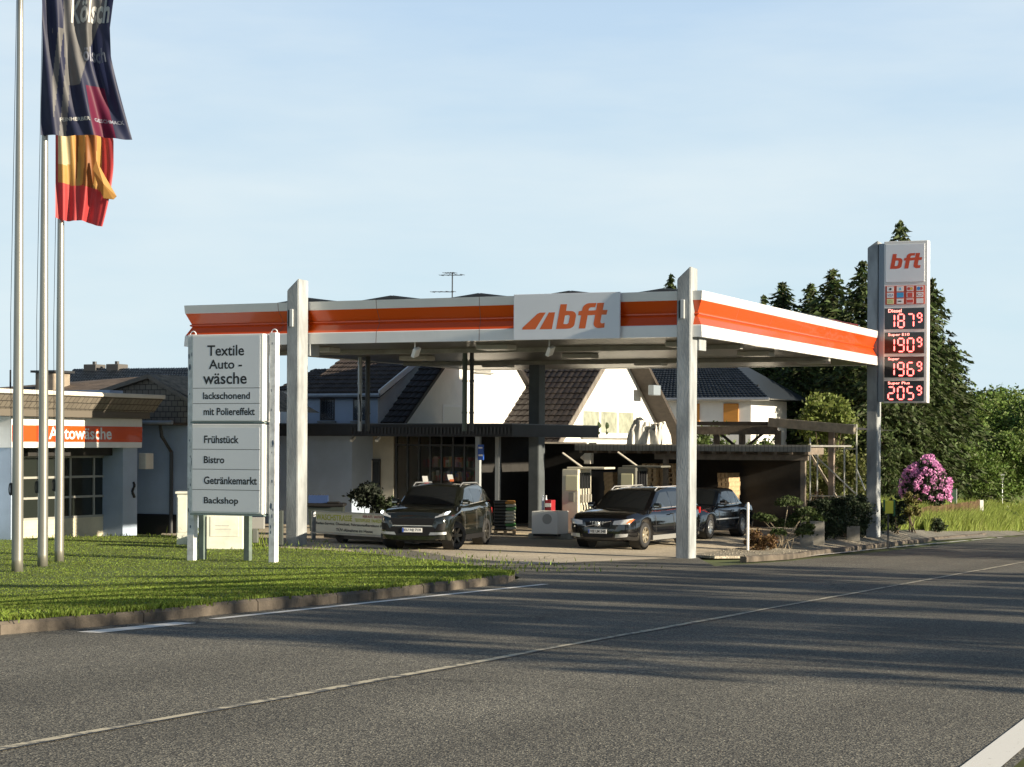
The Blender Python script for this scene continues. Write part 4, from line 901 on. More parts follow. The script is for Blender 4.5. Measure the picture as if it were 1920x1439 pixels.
dl = onb(683, 860, bsh + 1.4); dr = onb(714, 860, bsh + 1.4); zd = onb(700, 861, bsh + 1.4).z
mb = MB(MF); mb.box(dl.x, dr.x, bsh + 1.34, bsh + 1.398, -.0, zd); dd = mb.build('door', M_dmetal, shop)
mb = MB(MF); mb.box(dl.x + .08, (dl.x + dr.x) / 2 - .03, bsh + 1.325, bsh + 1.338, .1, zd - .1); mb.box((dl.x + dr.x) / 2 + .05, dr.x - .06, bsh + 1.325, bsh + 1.338, .1, zd - .1); mb.build('door_glass', M_glass, dd)
mb = MB(MF); mb.box((dl.x + dr.x) / 2 - .02, (dl.x + dr.x) / 2 + .03, bsh + 1.31, bsh + 1.339, .05, zd - .05); mb.build('door_frame', M_cream, dd)
# shop front: frames, glass and dim shelves behind
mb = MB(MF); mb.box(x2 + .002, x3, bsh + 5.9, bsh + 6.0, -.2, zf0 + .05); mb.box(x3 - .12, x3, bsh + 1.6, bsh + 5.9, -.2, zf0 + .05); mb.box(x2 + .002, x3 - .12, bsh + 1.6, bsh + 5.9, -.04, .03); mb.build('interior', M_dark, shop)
nb = 7
for k in range(nb):
    a = x2 + .05 + (x3 - x2 - .1) * k / nb; b_ = x2 + .05 + (x3 - x2 - .1) * (k + 1) / nb
    mb = MB(MF); mb.box(a, a + .06, bsh + 1.42, bsh + 1.5, 0, zf0); mb.box(a + .06, b_, bsh + 1.42, bsh + 1.5, zf0 - .3, zf0 - .24); mb.box(a + .06, b_, bsh + 1.42, bsh + 1.5, 0.02, .12); wf = mb.build('shop_window', M_dmetal, shop)
    mb = MB(MF); mb.box(a + .06, b_, bsh + 1.455, bsh + 1.465, .12, zf0 - .3); mb.build('pane', mat('shop_glass', (.9, .9, .9), .02, trans=1.0, alpha=.35), wf)
rs = random.Random(4)
mb = MB(MF); 
for k in range(4):
    z = .5 + k * .45; mb.box(x2 + .6, x3 - .8, bsh + 2.6, bsh + 3.0, z, z + .03)
shv = mb.build('shelf', mat('shelf_brown', (.10, .07, .05), .6), shop)
cl_ = [mat('goods_red', (.45, .03, .03), .5), mat('goods_gold', (.45, .34, .10), .5), mat('goods_green', (.05, .2, .08), .5), mat('goods_white', (.5, .5, .46), .5), mat('goods_blue', (.03, .08, .35), .5)]
mb = MB(MF)
for k in range(90):
    a = rs.uniform(x2 + .6, x3 - .9); z = .53 + rs.randrange(4) * .45; h = rs.uniform(.1, .34); mb.box(a, a + rs.uniform(.06, .2), bsh + 2.55, bsh + 2.8, z, z + h, rs.randrange(5))
o = mb.build('goods', cl_, shop); o['kind'] = 'stuff'
# flat roof
xr0 = onb(345, 793, bsh - .9).x; xr1 = onb(960, 800, bsh - .9).x
mb = MB(MF); mb.box(xr0, xr1, bsh - .9, bsh + 6.2, zf0, zf1 - .03); mb.build('flat_roof', mat('roof_edge_black', (.022, .024, .03), .6, var=.2), shop)
mb = MB(MF); mb.box(xr0, xr1 + .01, bsh - .93, bsh + 6.21, zf1 - .03, zf1); mb.build('roof_trim', mat('trim_blue_grey', (.10, .12, .15), .5), shop)
mb = MB(MF)
for k in range(46): a = xr1 - 5.5 + k * .12; mb.box(a, a + .05, bsh - .935, bsh - .9, zf0 + .08, zf1 - .12)
o = mb.build('fascia_ribs', M_dmetal, shop); o['kind'] = 'stuff'
for (px, bb) in ((932, bsh + 1.2), (895, bsh - .6)):
    pa = onb(px, 860, bb); mb = MB(MF); mb.box(pa.x - .07, pa.x + .07, bb, bb + .14, 0 if px > 900 else 1.2, zf0); 
    mb.build('post', mat('pale_post', (.33, .36, .38), .6), shop)
for px in (662, 709):
    p = onb(px, 825, bsh - .3); mb = MB(MF); Mx = Matrix.Translation((p.x, p.y, zf0 - .08)) @ Matrix.Rotation(.5, 4, 'X'); mb.bbox(-.05, .05, -.14, .1, -.04, .04, .01, M=Mx); mb.box(-.015, .015, -.01, .02, .0, .12, M=Matrix.Translation((p.x, p.y, zf0 - .08))); mb.build('camera', M_wpaint, shop)
p = onb(900, 850, bsh - .7); mb = MB(MF); mb.bbox(p.x - .07, p.x + .12, bsh - .72, bsh - .66, onb(900, 863, bsh - .7).z, onb(900, 834, bsh - .7).z, .01); hb = mb.build('hanging_sign', mat('sign_blue', (.02, .09, .42), .4), shop)
mb = MB(MF)
for zz_ in (.12, .35): mb.box(p.x - .04, p.x + .09, bsh - .728, bsh - .721, onb(900, 863, bsh - .7).z + zz_, onb(900, 863, bsh - .7).z + zz_ + .05)
mb.build('sign_bars', M_wpaint, hb)

# ---- dwelling with stepped gables behind the flat roof
house = thing('gabled_house', 'white rendered house with three stepped gables and dark brown tiled roofs behind the shop', 'house', FW(*onb(900, 950, bsh + 8).xy), -TH)
# middle and right gables share the pitch
PIT = .67
def gable(pxf, pyf, Yf, half, name, left_len, px_left=None, mt=M_tile_dk, eave_over=.25, pit=PIT, rows=18, cols=14, wz0=-.2, wallm=M_white):
    f = FR(at(pxf, pyf, Yf)); a, b, z = f; za = z + pit * half
    aL = onb(px_left, pyf, b).x if px_left is not None else a - left_len
    mb = MB(MF); mb.prism([(a - .12, b, wz0), (a - .12, b + 2 * half, wz0), (a - .12, b + 2 * half, z), (a - .12, b + half, za), (a - .12, b, z)], (-(a - .12 - aL), 0, 0)); mb.build('gable_wall', wallm, house)
    mb = MB(MF); tiles(mb, (aL, b - eave_over, z - pit * eave_over + .06), (a + .05, b - eave_over, z - pit * eave_over + .06), (a + .05, b + half, za + .06), (aL, b + half, za + .06), rows, cols, .03, .045); rf = mb.build('roof', mt, house)
    mb = MB(MF); mb.prism([(a + .05, b - eave_over, z - pit * eave_over + .04), (a + .05, b + half, za + .04), (a + .05, b + 2 * half + .3, z - pit * .3 + .04), (a + .05, b + 2 * half + .3, z - pit * .3 - .12), (a + .05, b + half, za - .12), (a + .05, b - eave_over, z - pit * eave_over - .12)], (-(a + .05 - aL), 0, 0)); mb.build('roof_slab', mt, rf)
    return a, b, z, za, rf
aG, bG, zG, zaG, rf2 = gable(1046, 830, 75, 6.1, 'g2', 0, px_left=898, rows=20, cols=13)
# verge tiles along the front slope of the right gable
mb = MB(MF); Vn = 16
for k in range(Vn):
    y0 = bG - .25 + (6.35) * k / Vn; y1 = y0 + 6.35 / Vn * .97; z0 = zG - PIT * .25 + PIT * (y0 - bG + .25); z1 = z0 + PIT * (y1 - y0)
    mb.prism([(aG + .06, y0, z0 + .12), (aG + .06, y1, z1 + .12), (aG + .06, y1, z1 - .17), (aG + .06, y0, z0 - .17)], (.04, 0, 0))
mb.build('verge_tiles', mat('verge_grey', (.20, .18, .155), .7, var=.25, island=.2), rf2)
aA, bA, zA, zaA, rfA = gable(752, 800, 69, 6.6, 'gA', 0, px_left=712, rows=22, cols=4)
a0_, b0_, z0_, za0, rf0 = gable(715, 735, 70.5, 4.2, 'g0', 0, px_left=566, mt=M_tile_br, pit=.42, rows=12, cols=26)
mb = MB(MF); mb.box(onb(566, 735, b0_).x, a0_ - .13, b0_ - .006, b0_ - .002, 2.5, z0_ - .02); mb.build('front_wall', M_blue, house)
mb = MB(MF); mb.beam((a0_ + .08, b0_ - .3, z0_ - .05), (a0_ + .08, b0_ + 4.2, za0 + .02), .06, .2); mb.build('barge_board', M_wpaint, rf0)
mb = MB(MF); mb.tube([(onb(566, 735, b0_).x, b0_ - .32, z0_ - .12), (a0_ + .1, b0_ - .32, z0_ - .12)], .07, 8); mb.build('gutter', M_gmetal, rf0)
for (p0x, p1x) in ((600, 628), (662, 691)):
    w0 = onb(p0x, 770, b0_); w1 = onb(p1x, 770, b0_); window(house, w0.x, w1.x, onb(610, 789, b0_).z, onb(610, 748, b0_).z, b0_, 'b', 1, frame=M_dmetal, sill=True, bars=.05)
# lower left wing
wl0 = onb(520, 733, b0_ + .4).x; wl1 = onb(566, 733, b0_ + .4).x; zw = onb(540, 733, b0_ + .4).z; zwr = onb(540, 694, b0_ + 3).z
mb = MB(MF); tiles(mb, (wl0, b0_ + .2, zw), (wl1, b0_ + .2, zw), (wl1, b0_ + 3, zwr), (wl0, b0_ + 3, zwr), 9, 8); mb.build('wing_roof', M_tile_br, house)
mb = MB(MF); mb.prism([(wl0 + .1, b0_ + .4, -.2), (wl0 + .1, b0_ + .4, zw), (wl0 + .1, b0_ + 3, zwr - .03), (wl0 + .1, b0_ + 6, zw), (wl0 + .1, b0_ + 6, -.2)], (wl1 - wl0 - .1, 0, 0)); mb.build('wing_wall', M_white, house)
# windows on the sunny gables
p0 = ona(1090, 765, aG - .12); p1 = ona(1190, 765, aG - .12); zt_ = ona(1140, 765, aG - .12).z; zb_ = ona(1140, 820, aG - .12).z
wg = window(house, p0.y, p1.y, zb_, zt_, aG - .12, 'a', 3, frame=M_wpaint, glass=mat('curtained_pane', (.36, .38, .30), .2, spec=.7, var=.3), bars=.16)
for (px_, hh) in ((1127, .28), (1142, .2)):
    p = ona(px_, 812, aG); mb = MB(MF); mb.lathe([(.05, zb_ + .1), (.07, zb_ + .2), (.0, zb_ + .2)], c=(aG - .10, p.y, 0), n=8); mb.lathe([(0, zb_ + .3), (.09, zb_ + .36), (.11, zb_ + .45), (.06, zb_ + .55), (0, zb_ + .57)], c=(aG - .10, p.y, 0), n=8); mb.tube([(aG - .10, p.y, zb_ + .2), (aG - .10, p.y, zb_ + .32)], .012, 5); mb.build('plant_pot', M_yew, wg)
q0_ = ona(830, 765, aA - .12); q1_ = ona(868, 765, aA - .12); window(house, q0_.y, q1_.y, ona(850, 800, aA).z, ona(850, 759, aA).z, aA - .12, 'a', 1, frame=M_wpaint, glass=mat('blind_pane', (.72, .72, .66), .3), bars=.08, sill=False)
q0_ = ona(890, 690, aA - .12); q1_ = ona(920, 690, aA - .12); window(house, q0_.y, q1_.y, ona(905, 697, aA).z, ona(905, 670, aA).z, aA - .12, 'a', 1, frame=M_felt, bars=.08)
# dark eaves and box on the right slope of the right gable
mb = MB(MF); mb.beam((aG + .3, bG + 6.1, zaG - .15), (aG + .3, bG + 12.8, zG - .5), .8, .16); mb.build('rear_eave', M_dtimber, rf2)
p = ona(1220, 725, aG + .5); mb = MB(MF); mb.bbox(p.x, p.x + .25, p.y - .3, p.y + .5, p.z - .35, p.z + .05, .03); mb.build('wall_box', mat('slate_blue_box', (.22, .26, .30), .5), house)
# aerial on the middle roof
p = onb(848, 555, bA + 6.7); an = thing('roof_aerial', 'thin television aerial with crossed rods above the canopy', 'aerial', FW(p.x, p.y, zaA), -TH)
za_ = onb(848, 511, p.y).z; mb = MB(MF); mb.tube([(p.x, p.y, zaA), (p.x, p.y, za_)], .022, 6)
mb.build('mast', M_dmetal, an)
mb = MB(MF)
for (dy, l0, l1) in ((548, -.8, .05), (517, -.45, .4), (513, -.3, .1)):
    z = onb(848, dy, p.y).z; mb.tube([(p.x + l0, p.y, z + .03), (p.x + l1, p.y, z)], .014, 5)
    for k in range(5): xx_ = p.x + l0 + (l1 - l0) * k / 4; mb.tube([(xx_, p.y - .2, z + .02), (xx_, p.y + .2, z + .02)], .01, 4)
mb.build('rods', M_dmetal, an)
# garage bays under the right gable, with a white lintel
gar = thing('garage_row', 'dark open garage bays with pale lintel below the right hand gable', 'garage', FW(*onb(980, 960, bG - 1).xy), -TH)
ga0 = onb(905, 840, bG - 1.0).x; ga1 = onb(1100, 840, bG - 1.0).x; zl1 = onb(1000, 829, bG - 1).z; zl0 = onb(1000, 841, bG - 1).z
mb = MB(MF); mb.box(ga0, ga1, bG - 1.0, bG - .8, zl0, zl1); mb.build('lintel', M_cream, gar)
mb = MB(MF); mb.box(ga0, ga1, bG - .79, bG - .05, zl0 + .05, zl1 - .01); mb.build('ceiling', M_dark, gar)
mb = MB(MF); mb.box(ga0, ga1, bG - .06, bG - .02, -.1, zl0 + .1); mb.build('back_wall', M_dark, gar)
for px in (920, 1085): p = onb(px, 900, bG - .9); mb = MB(MF); mb.box(p.x - .06, p.x + .06, bG - .95, bG - .83, 0, zl0); mb.build('post', mat('grey_post', (.13, .13, .13), .6), gar)

# ---- pallet shelter
bp_ = FR(gp(1505, 1001)).y
shd = thing('pallet_shelter', 'flat roofed timber shelter with grey roof edge sheltering stacked pallets', 'shelter', FW(*onb(1300, 950, bp_).xy), -TH)
pz1 = onb(1300, 834, bp_ - .6).z; ax0 = onb(1078, 840, bp_ - .6).x; ax1 = onb(1520, 840, bp_ - .6).x; ZR1 = onb(1300, 834, bp_ - .6).z
mb = MB(MF); mb.box(ax0, ax1, bp_ - .6, bp_ + 4.09, ZR1 - .05, ZR1); mb.box(ax0, ax1, bp_ - .62, bp_ - .56, ZR1 - .2, ZR1 - .05); rfp = mb.build('roof', M_felt, shd)
mb = MB(MF)
for k in range(64): a = ax0 + (ax1 - ax0) * k / 64; mb.box(a, a + .012, bp_ - .628, bp_ - .621, ZR1 - .2, ZR1 - .0)
o = mb.build('roof_seams', M_dmetal, rfp); o['kind'] = 'stuff'
for k in range(16):
    a = ax0 + .15 + (ax1 - ax0 - .3) * k / 15; mb = MB(MF); mb.box(a - .05, a + .05, bp_ - .5, bp_ + (4.05 if k < 14 else 1.2), ZR1 - .28, ZR1 - .055); mb.build('rafter', M_timber, shd)
mb = MB(MF); mb.box(onb(1262, 850, bp_).x - .6, ax1 - .25, bp_ - .02, bp_ + .1, ZR1 - .46, ZR1 - .285); mb.build('beam', M_timber, shd)
for px in (1247, 1505): p = onb(px, 900, bp_); mb = MB(MF); mb.box(p.x - .07, p.x + .07, bp_ - .0, bp_ + .14, 0, ZR1 - .46); mb.build('post', M_timber, shd)
p = onb(1372, 850, bp_); mb = MB(MF)
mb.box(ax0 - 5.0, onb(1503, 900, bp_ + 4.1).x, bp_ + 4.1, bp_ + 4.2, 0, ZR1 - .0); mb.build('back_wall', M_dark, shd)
p = onb(1101, 852, bp_ - .4); mb = MB(MF); mb.bbox(p.x - .05, p.x + .18, bp_ - .56, bp_ - .3, ZR1 - .62, ZR1 - .28, .02); mb.lathe([(.02, -.1), (.09, 0), (.11, .02), (.11, .06)], c=(p.x - .1, bp_ - .45, ZR1 - .42), axis='x', n=10); mb.build('loudspeaker', M_cream, shd)
# white tarpaulin bundle on the roof
tp = onb(1215, 828, bp_ + .6); tb = thing('tarpaulin_bundle', 'crumpled white printed tarpaulin bundle lying on the shelter roof', 'tarpaulin', FW(tp.x, tp.y, ZR1), -TH)
from mathutils import noise as mn
def heap(cx, w_, h_, d_, seed, mt_, nm):
    """a loosely thrown plastic sheet: ridged folds falling from a crest"""
    mb = MB(MF @ Matrix.Translation((tp.x, tp.y, ZR1))); NU, NV = 44, 26; vs = []
    for i in range(NU + 1):
        for j in range(NV + 1):
            u = i / NU * 2 - 1; v = j / NV * 2 - 1; q = V2((u * 2.4 + seed, v * 2.1, seed * .7)); r_ = max(0, 1 - (abs(u) ** 2.6 + abs(v) ** 3.0))
            fold = abs(mn.noise(q * 1.3)) * .40 + abs(mn.noise(q * 3.1)) * .10; z = h_ * (r_ ** .6) * (.95 + .30 * mn.noise(q * .6)) * (1.08 - fold)
            vs.append((cx + u * w_ * (1 + .12 * mn.noise(q * 2)), v * d_ * (1 + .2 * mn.noise(q * 1.7 + V2((5, 5, 5)))), max(.003, z)))
    mb.add(vs, [(i * (NV + 1) + j, (i + 1) * (NV + 1) + j, (i + 1) * (NV + 1) + j + 1, i * (NV + 1) + j + 1) for i in range(NU) for j in range(NV)]); return mb.build(nm, mt_, tb, smooth=False, fix=False)
heap(-.22, .42, .92, .42, 1.3, mat('tarpaulin', (.78, .78, .75), .35, translucent=.2), 'sheet')
heap(.30, .44, .72, .40, 4.1, mat('printed_tarpaulin', (.78, .76, .70), .4, col2=(.25, .24, .23), vscale=3.0, contrast=(.40, .44)), 'printed_sheet')
# second pergola roof further back on the right
bq2 = FR(gp(1560, 984)).y; 
per = thing('timber_carport', 'taller weathered timber carport frame with one sunlit sloping beam', 'carport', FW(*onb(1560, 980, bq2).xy), -TH)
ra = onb(1290, 795, bq2); rb = onb(1458, 791, bq2); rc = ona(1605, 805, rb.x)
mb = MB(MF); mb.box(ra.x, rb.x, bq2, bq2 + 5, rb.z - .12, rb.z); mb.build('roof', M_dtimber, per)
mb = MB(MF); mb.beam((ra.x, bq2 - .05, rb.z - .3), (rb.x, bq2 - .05, rb.z - .3), .1, .28); mb.build('front_beam', M_timber, per)
re_ = onb(1602, 806, bq2 - 1.2)
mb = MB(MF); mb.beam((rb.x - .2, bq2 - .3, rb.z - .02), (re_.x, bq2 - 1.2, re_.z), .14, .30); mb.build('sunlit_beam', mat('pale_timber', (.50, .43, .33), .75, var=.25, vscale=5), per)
mb = MB(MF); mb.add([(rb.x - .2, bq2 - .2, rb.z - .0), (re_.x, bq2 - 1.1, re_.z), (re_.x, bq2 + 4.5, re_.z), (rb.x - .2, bq2 + 4.5, rb.z)], [(0, 1, 2, 3)]); mb.build('lean_to_roof', M_dtimber, per)
for (px, zt_) in ((1342, rb.z - .3), (1390, rb.z - .3), (1457, rb.z - .3), (1558, re_.z + .2)):
    p = onb(px, 900, bq2); mb = MB(MF); mb.box(p.x - .09, p.x + .09, bq2 - .02, bq2 + .16, 0, zt_); mb.build('post', M_timber if px < 1500 else mat('pinkish_timber', (.34, .27, .22), .8, var=.2), per)
p = onb(1390, 830, bq2)
for s_ in (-1, 1): mb = MB(MF); mb.beam((p.x, bq2, rb.z - 1.0), (p.x + s_ * .75, bq2, rb.z - .4), .08, .1, up=(0, 1, 0)); mb.build('brace', M_dtimber, per)
p0 = onb(1512, 840, bq2 + .3); p1 = onb(1588, 965, bq2 + .3); mb = MB(MF); mb.beam((p0.x, bq2 + .3, p0.z), (p1.x, bq2 + .3, p1.z), .07, .12, up=(0, 1, 0)); mb.build('leaning_plank', mat('pale_timber', (.50, .43, .33), .75), per)
# scaffold
bq3 = bq2 - .8; scf = thing('scaffold_tower', 'light galvanised scaffold frame standing beside the timber carport', 'scaffold', FW(*onb(1590, 980, bq3).xy), -TH)
def tpx(pts, r=.028, nm='tube', m_=mat('scaffold_zinc', (.60, .60, .54), .45, metal=.4)):
    mb = MB(MF); mb.tube([tuple(onb(x, y, bq3)) for x, y in pts], r, 6); mb.build(nm, m_, scf)
for pts in (((1583, 836), (1583, 985)), ((1606, 796), (1606, 985)), ((1583, 842), (1606, 842)), ((1520, 930), (1616, 932)), ((1606, 880), (1622, 920)), ((1519, 822), (1519, 985)), ((1533, 842), (1531, 985)), ((1519, 846), (1604, 926)), ((1580, 797), (1606, 797))): tpx(pts)
# white house with orange shutters behind
hs, bhs, zes, zrs, L0, L1 = hip('house', 'white house with dark blue roof and two orange shutters behind the pallet shelter', 1170, 1443, 1225, 1352, 748, 662, 92, M_tile_bl, 36, 22, M_white, depth=6.5)
mb = MB(MF); pa = onb(1248, 718, bhs + 1.4); pb = onb(1432, 733, bhs + 1.4); mb.box(pa.x, L1.x - .8, bhs + .9, bhs + 1.0, zes + .55, zes + .62); mb.build('snow_guard', M_dmetal, hs)
for (x0p, x1p) in ((1294, 1312), (1357, 1385)):
    a_ = onb(x0p, 770, bhs + .5).x; c_ = onb(x1p, 770, bhs + .5).x; mb = MB(MF); mb.bbox(a_, c_, bhs + .44, bhs + .498, onb(1370, 795, bhs + .5).z, onb(1370, 757, bhs + .5).z, .01); mb.build('shutter', mat('orange_shutter', (.62, .27, .05), .6, var=.1, stretch=(1, 1, 12)), hs)
# ================================================================== VEGETATION
def leaf_quads(mb, pts, s, rs, mi=0, flat=0.0, asp=.55):
    for p in pts:
        a = V2((rs.gauss(0, 1), rs.gauss(0, 1), rs.gauss(0, 1) * (1 - flat))).normalized(); b = a.cross(V2((rs.gauss(0, 1), rs.gauss(0, 1), rs.gauss(0, 1)))).normalized()
        q = s * rs.uniform(.6, 1.35); a = a * q; b = b * q * asp; o = len(mb.v)
        mb.v += [p - a, p - a * .1 + b, p + a, p - a * .1 - b]; mb.f.append((o, o + 1, o + 2, o + 3)); mb.mi.append(mi)
def crown_pts(rs, c, r, n, clumps, tight=.30, shell=.55):
    cs = []
    for i in range(clumps):
        d = V2((rs.gauss(0, 1), rs.gauss(0, 1), rs.gauss(0, 1))).normalized() * (shell + (1 - shell) * rs.random()) * rs.uniform(.85, 1.08)
        cs.append((V2((c[0] + d.x * r[0], c[1] + d.y * r[1], c[2] + d.z * r[2])), rs.uniform(.6, 1.3)))
    out_ = []; rr = (r[0] + r[1] + r[2]) / 3
    for i in range(n):
        k, w = cs[rs.randrange(clumps)]; out_.append(k + V2((rs.gauss(0, 1), rs.gauss(0, 1), rs.gauss(0, .75))) * rr * tight * w * .62)
    return out_, cs
def spruce_proto(name, label, h, R, seed, levels=46, per=8, droop=.45, dens=1.0, gap=.06):
    rs = random.Random(seed); t_ = thing(name, label, 'tree'); local(t_)
    mb = MB(); mb.tube([(0, 0, -.3), (.04, 0, h * .35), (0, .05, h * .7), (0, 0, h)], [h * .016, h * .012, h * .007, .012], 9); mb.build('trunk', M_bark, t_)
    mb = MB(); pts = []
    for L_ in range(levels):
        f = (L_ + .5) / levels; z = h * (gap + (1 - gap) * f ** .95); ln = R * (1 - f) ** .78 + .12
        for k in range(max(3, int(per * (1 - f * .45)))):
            a = rs.uniform(0, 2 * pi); l = ln * rs.uniform(.45, 1.12) * (1.22 if rs.random() < .12 else 1); n_ = max(3, int(l / .10 * dens))
            for i in range(n_):
                t = (i + rs.random()) / n_; r_ = l * t; zz_ = z - droop * l * t * t + .22 * l * max(0, t - .7) ; spread = .22 * l * (1 - t) + .05
                for _ in range(2):
                    s_ = rs.gauss(0, spread); x = cos(a) * r_ - sin(a) * s_; y = sin(a) * r_ + cos(a) * s_
                    p = V2((x, y, zz_ - abs(rs.gauss(0, .10)) - .04)); d = V2((cos(a + rs.gauss(0, .5)), sin(a + rs.gauss(0, .5)), -.55 + rs.gauss(0, .3))).normalized() * rs.uniform(.16, .40) * (h / 14)
                    w = d.cross(V2((rs.gauss(0, 1), rs.gauss(0, 1), rs.gauss(0, 1)))).normalized() * .085 * (h / 14); o = len(mb.v)
                    mb.v += [p - d * .5 - w, p - d * .5 + w, p + d * .6]; mb.f.append((o, o + 1, o + 2)); mb.mi.append(0)
    mb.build('crown', M_needle, t_, fix=False); return t_
def put(root, p, s, rz, label=None, group=None, first=False):
    if first: root.location = p; root.rotation_euler = (0, 0, rz); root.scale = s; 
    else: root = dup(root, p, rz, s, label, group)
    if label: root['label'] = label
    if group: root['group'] = group
    return root
sp1 = spruce_proto('spruce_tree', 'x', 14, 4.0, 1, levels=56, per=10)
sp2 = spruce_proto('spruce_tree', 'x', 14, 3.7, 2, levels=58, per=10, droop=.35)
GS = 'dark spruces behind the forecourt'
def sp_at(proto, px, py_top, Y, R_, label, first=False, rz=0.0, base=-1.2):
    Y = Y + 14; top = at(px, py_top, Y); h = top.z - base; return put(proto, (top.x, Y, base), (R_ * h / 14, R_ * h / 14, h / 14), rz, label, GS, first)
sp_at(sp1, 1688, 412, 84, 1.05, 'tallest spruce with its tip rising above the price sign', True)
sp_at(sp2, 1748, 520, 88, 1.25, 'broad drooping spruce just right of the price sign', True, 1.0)
for (pr, px, py, Y, R_, lab, rz) in ((sp1, 1618, 488, 88, 1.3, 'spruce with its tip touching the left edge of the pylon', 2.0), (sp2, 1562, 503, 92, 1.55, 'pale topped spruce above the right end of the canopy', .5), (sp1, 1520, 530, 94, 1.35, 'thin spruce left of the pale topped one above the canopy', 4), (sp1, 1468, 528, 95, 1.6, 'isolated bushy spruce tip in the middle of the right canopy edge', 1.4),
        (sp2, 1432, 552, 98, 1.0, 'small spruce tip leftmost above the right canopy edge', 3.0), (sp2, 1258, 512, 108, .8, 'spruce tip peeping out beside the front right column', 2.2), (sp1, 1785, 640, 96, 1.4, 'lower spruce at the right end of the row', 5.2), (sp1, 1655, 560, 80, 1.1, 'spruce partly hidden behind the price displays', 2.9), (sp2, 1500, 600, 84, 1.3, 'spruce behind the shrub over the timber carport', 1.9), (sp1, 1585, 610, 82, 1.4, 'spruce showing just left of the pylon below the canopy', 3.4), (sp2, 1440, 640, 88, 1.4, 'spruce directly behind the orange shuttered house corner', 4.6), (sp2, 1716, 600, 82, 1.2, 'spruce whose low boughs hang over the pink rhododendron', .2)):
    sp_at(pr, px, py, Y, R_, lab, rz=rz)
def decid_proto(name, label, h, r, seed, n=9000, leaf=.16, clumps=60, mt=M_leaf, trunk_h=.35, tight=.22):
    rs = random.Random(seed); t_ = thing(name, label, 'tree'); local(t_)
    pts, cs = crown_pts(rs, (0, 0, h * .60), (r, r, h * .40), n, clumps, tight)
    mb = MB(); mb.tube([(0, 0, -.3), (.1, 0, h * .25), (.0, .1, h * .5), (0, 0, h * .8)], [h * .025, h * .018, h * .012, .03], 9)
    for i in range(12):
        c_, w = cs[i * (clumps // 12)]; m_ = V2((c_.x * .4, c_.y * .4, h * .3 + (c_.z - h * .3) * .5)); mb.tube([(0, 0, h * rs.uniform(.2, .5)), m_, c_], [h * .009, h * .006, .015], 6, cap=False)
    mb.build('trunk', M_bark, t_); mb = MB(); leaf_quads(mb, pts, leaf, rs); mb.build('crown', mt, t_, fix=False); return t_
dc1 = decid_proto('leafy_tree', 'x', 10, 4.2, 5, n=13000, leaf=.19, clumps=80, mt=mat('leaf_far', (.15, .22, .05), .6, island=.5, translucent=.4))
dc2 = decid_proto('leafy_tree', 'x', 10, 4.6, 6, n=13000, leaf=.2, clumps=55, mt=mat('leaf_far2', (.11, .17, .035), .6, island=.5, translucent=.35))
GD = 'leafy trees at the far edge of the meadow'
first = {1: True, 2: True}; lst = [(1, 1815, 742, 140, 'pale crown at the left end of the distant tree line'), (2, 1850, 728, 150, 'highest rounded crown in the distant tree line'), (1, 1905, 730, 145, 'distant crown at the right frame edge'), (2, 1960, 735, 140, 'distant crown cut off by the frame edge'), (1, 1780, 748, 150, 'distant crown showing past the drooping spruce'),
       (2, 1880, 815, 105, 'nearer bushy tree behind the give way sign'), (1, 1825, 790, 115, 'middle distance tree left of the give way sign'), (1, 1945, 780, 110, 'middle distance tree at the right edge'), (2, 1790, 830, 100, 'dark lower tree right above the rhododendron'), (1, 1700, 780, 112, 'leafy tree half hidden by the price sign spruces'), (2, 1760, 780, 125, 'leafy tree filling the gap below the drooping spruce'), (2, 2020, 760, 125, 'leafy tree beyond the right frame edge')]
for (k, px, py, Y, lab) in lst:
    pr = dc1 if k == 1 else dc2; tp_ = at(px, py, Y); base = -1.0; h = tp_.z - base
    put(pr, (tp_.x, Y, base), (h / 10 * 1.1, h / 10 * 1.1, h / 10), px * 1.0, lab, GD, first[k]); first[k] = False
# distant wood that closes the horizon
rs = random.Random(9); mb = MB()
for i in range(16000):
    X = rs.uniform(-80, 140); Y = 190 + rs.uniform(0, 30); z = abs(rs.gauss(0, 1)) * 2.2 - 2 + (2.0 + 1.2 * sin(X * .15) + .9 * sin(X * .37)) * rs.random()
    leaf_quads(mb, [V2((X, Y, min(z, 7)))], .75, rs, asp=.8)
mb.build('distant_wood', mat('leaf_dist', (.10, .15, .045), .7, island=.5), fix=False)['kind'] = 'stuff'
# trees on the far side of the road, outside the picture, that throw the long shadows
SDh = V2((SD.x, SD.y, 0)).normalized(); SNh = V2((-SDh.y, SDh.x, 0))          # w axis points away from the camera
ac = decid_proto('roadside_tree', 'x', 10, 2.6, 21, n=3400, leaf=.14, clumps=80, tight=.12)
GR_ = 'roadside trees right of the carriageway outside the picture'
k = 0
for (w_, L_, h, r) in SHADOW_TREES:
    p = SNh * w_ + SDh * L_; p.z = hz(p.x, p.y) - .05
    put(ac, p, (r, r, h / 10), w_ * 2.1, 'slender roadside tree %s across the road' % ['nearest the viewer', 'second from the viewer', 'third along the verge', 'fourth along the verge', 'with the thin crown', 'opposite the station entrance', 'opposite the gravel island', 'opposite the price sign', 'beyond the price sign', 'far along the verge', 'at the far bend', 'set back from the verge', 'set well back in the row', 'at the end of the row', 'behind the row', 'deep behind the row', 'farthest from the viewer'][k % 17], GR_, k == 0); k += 1
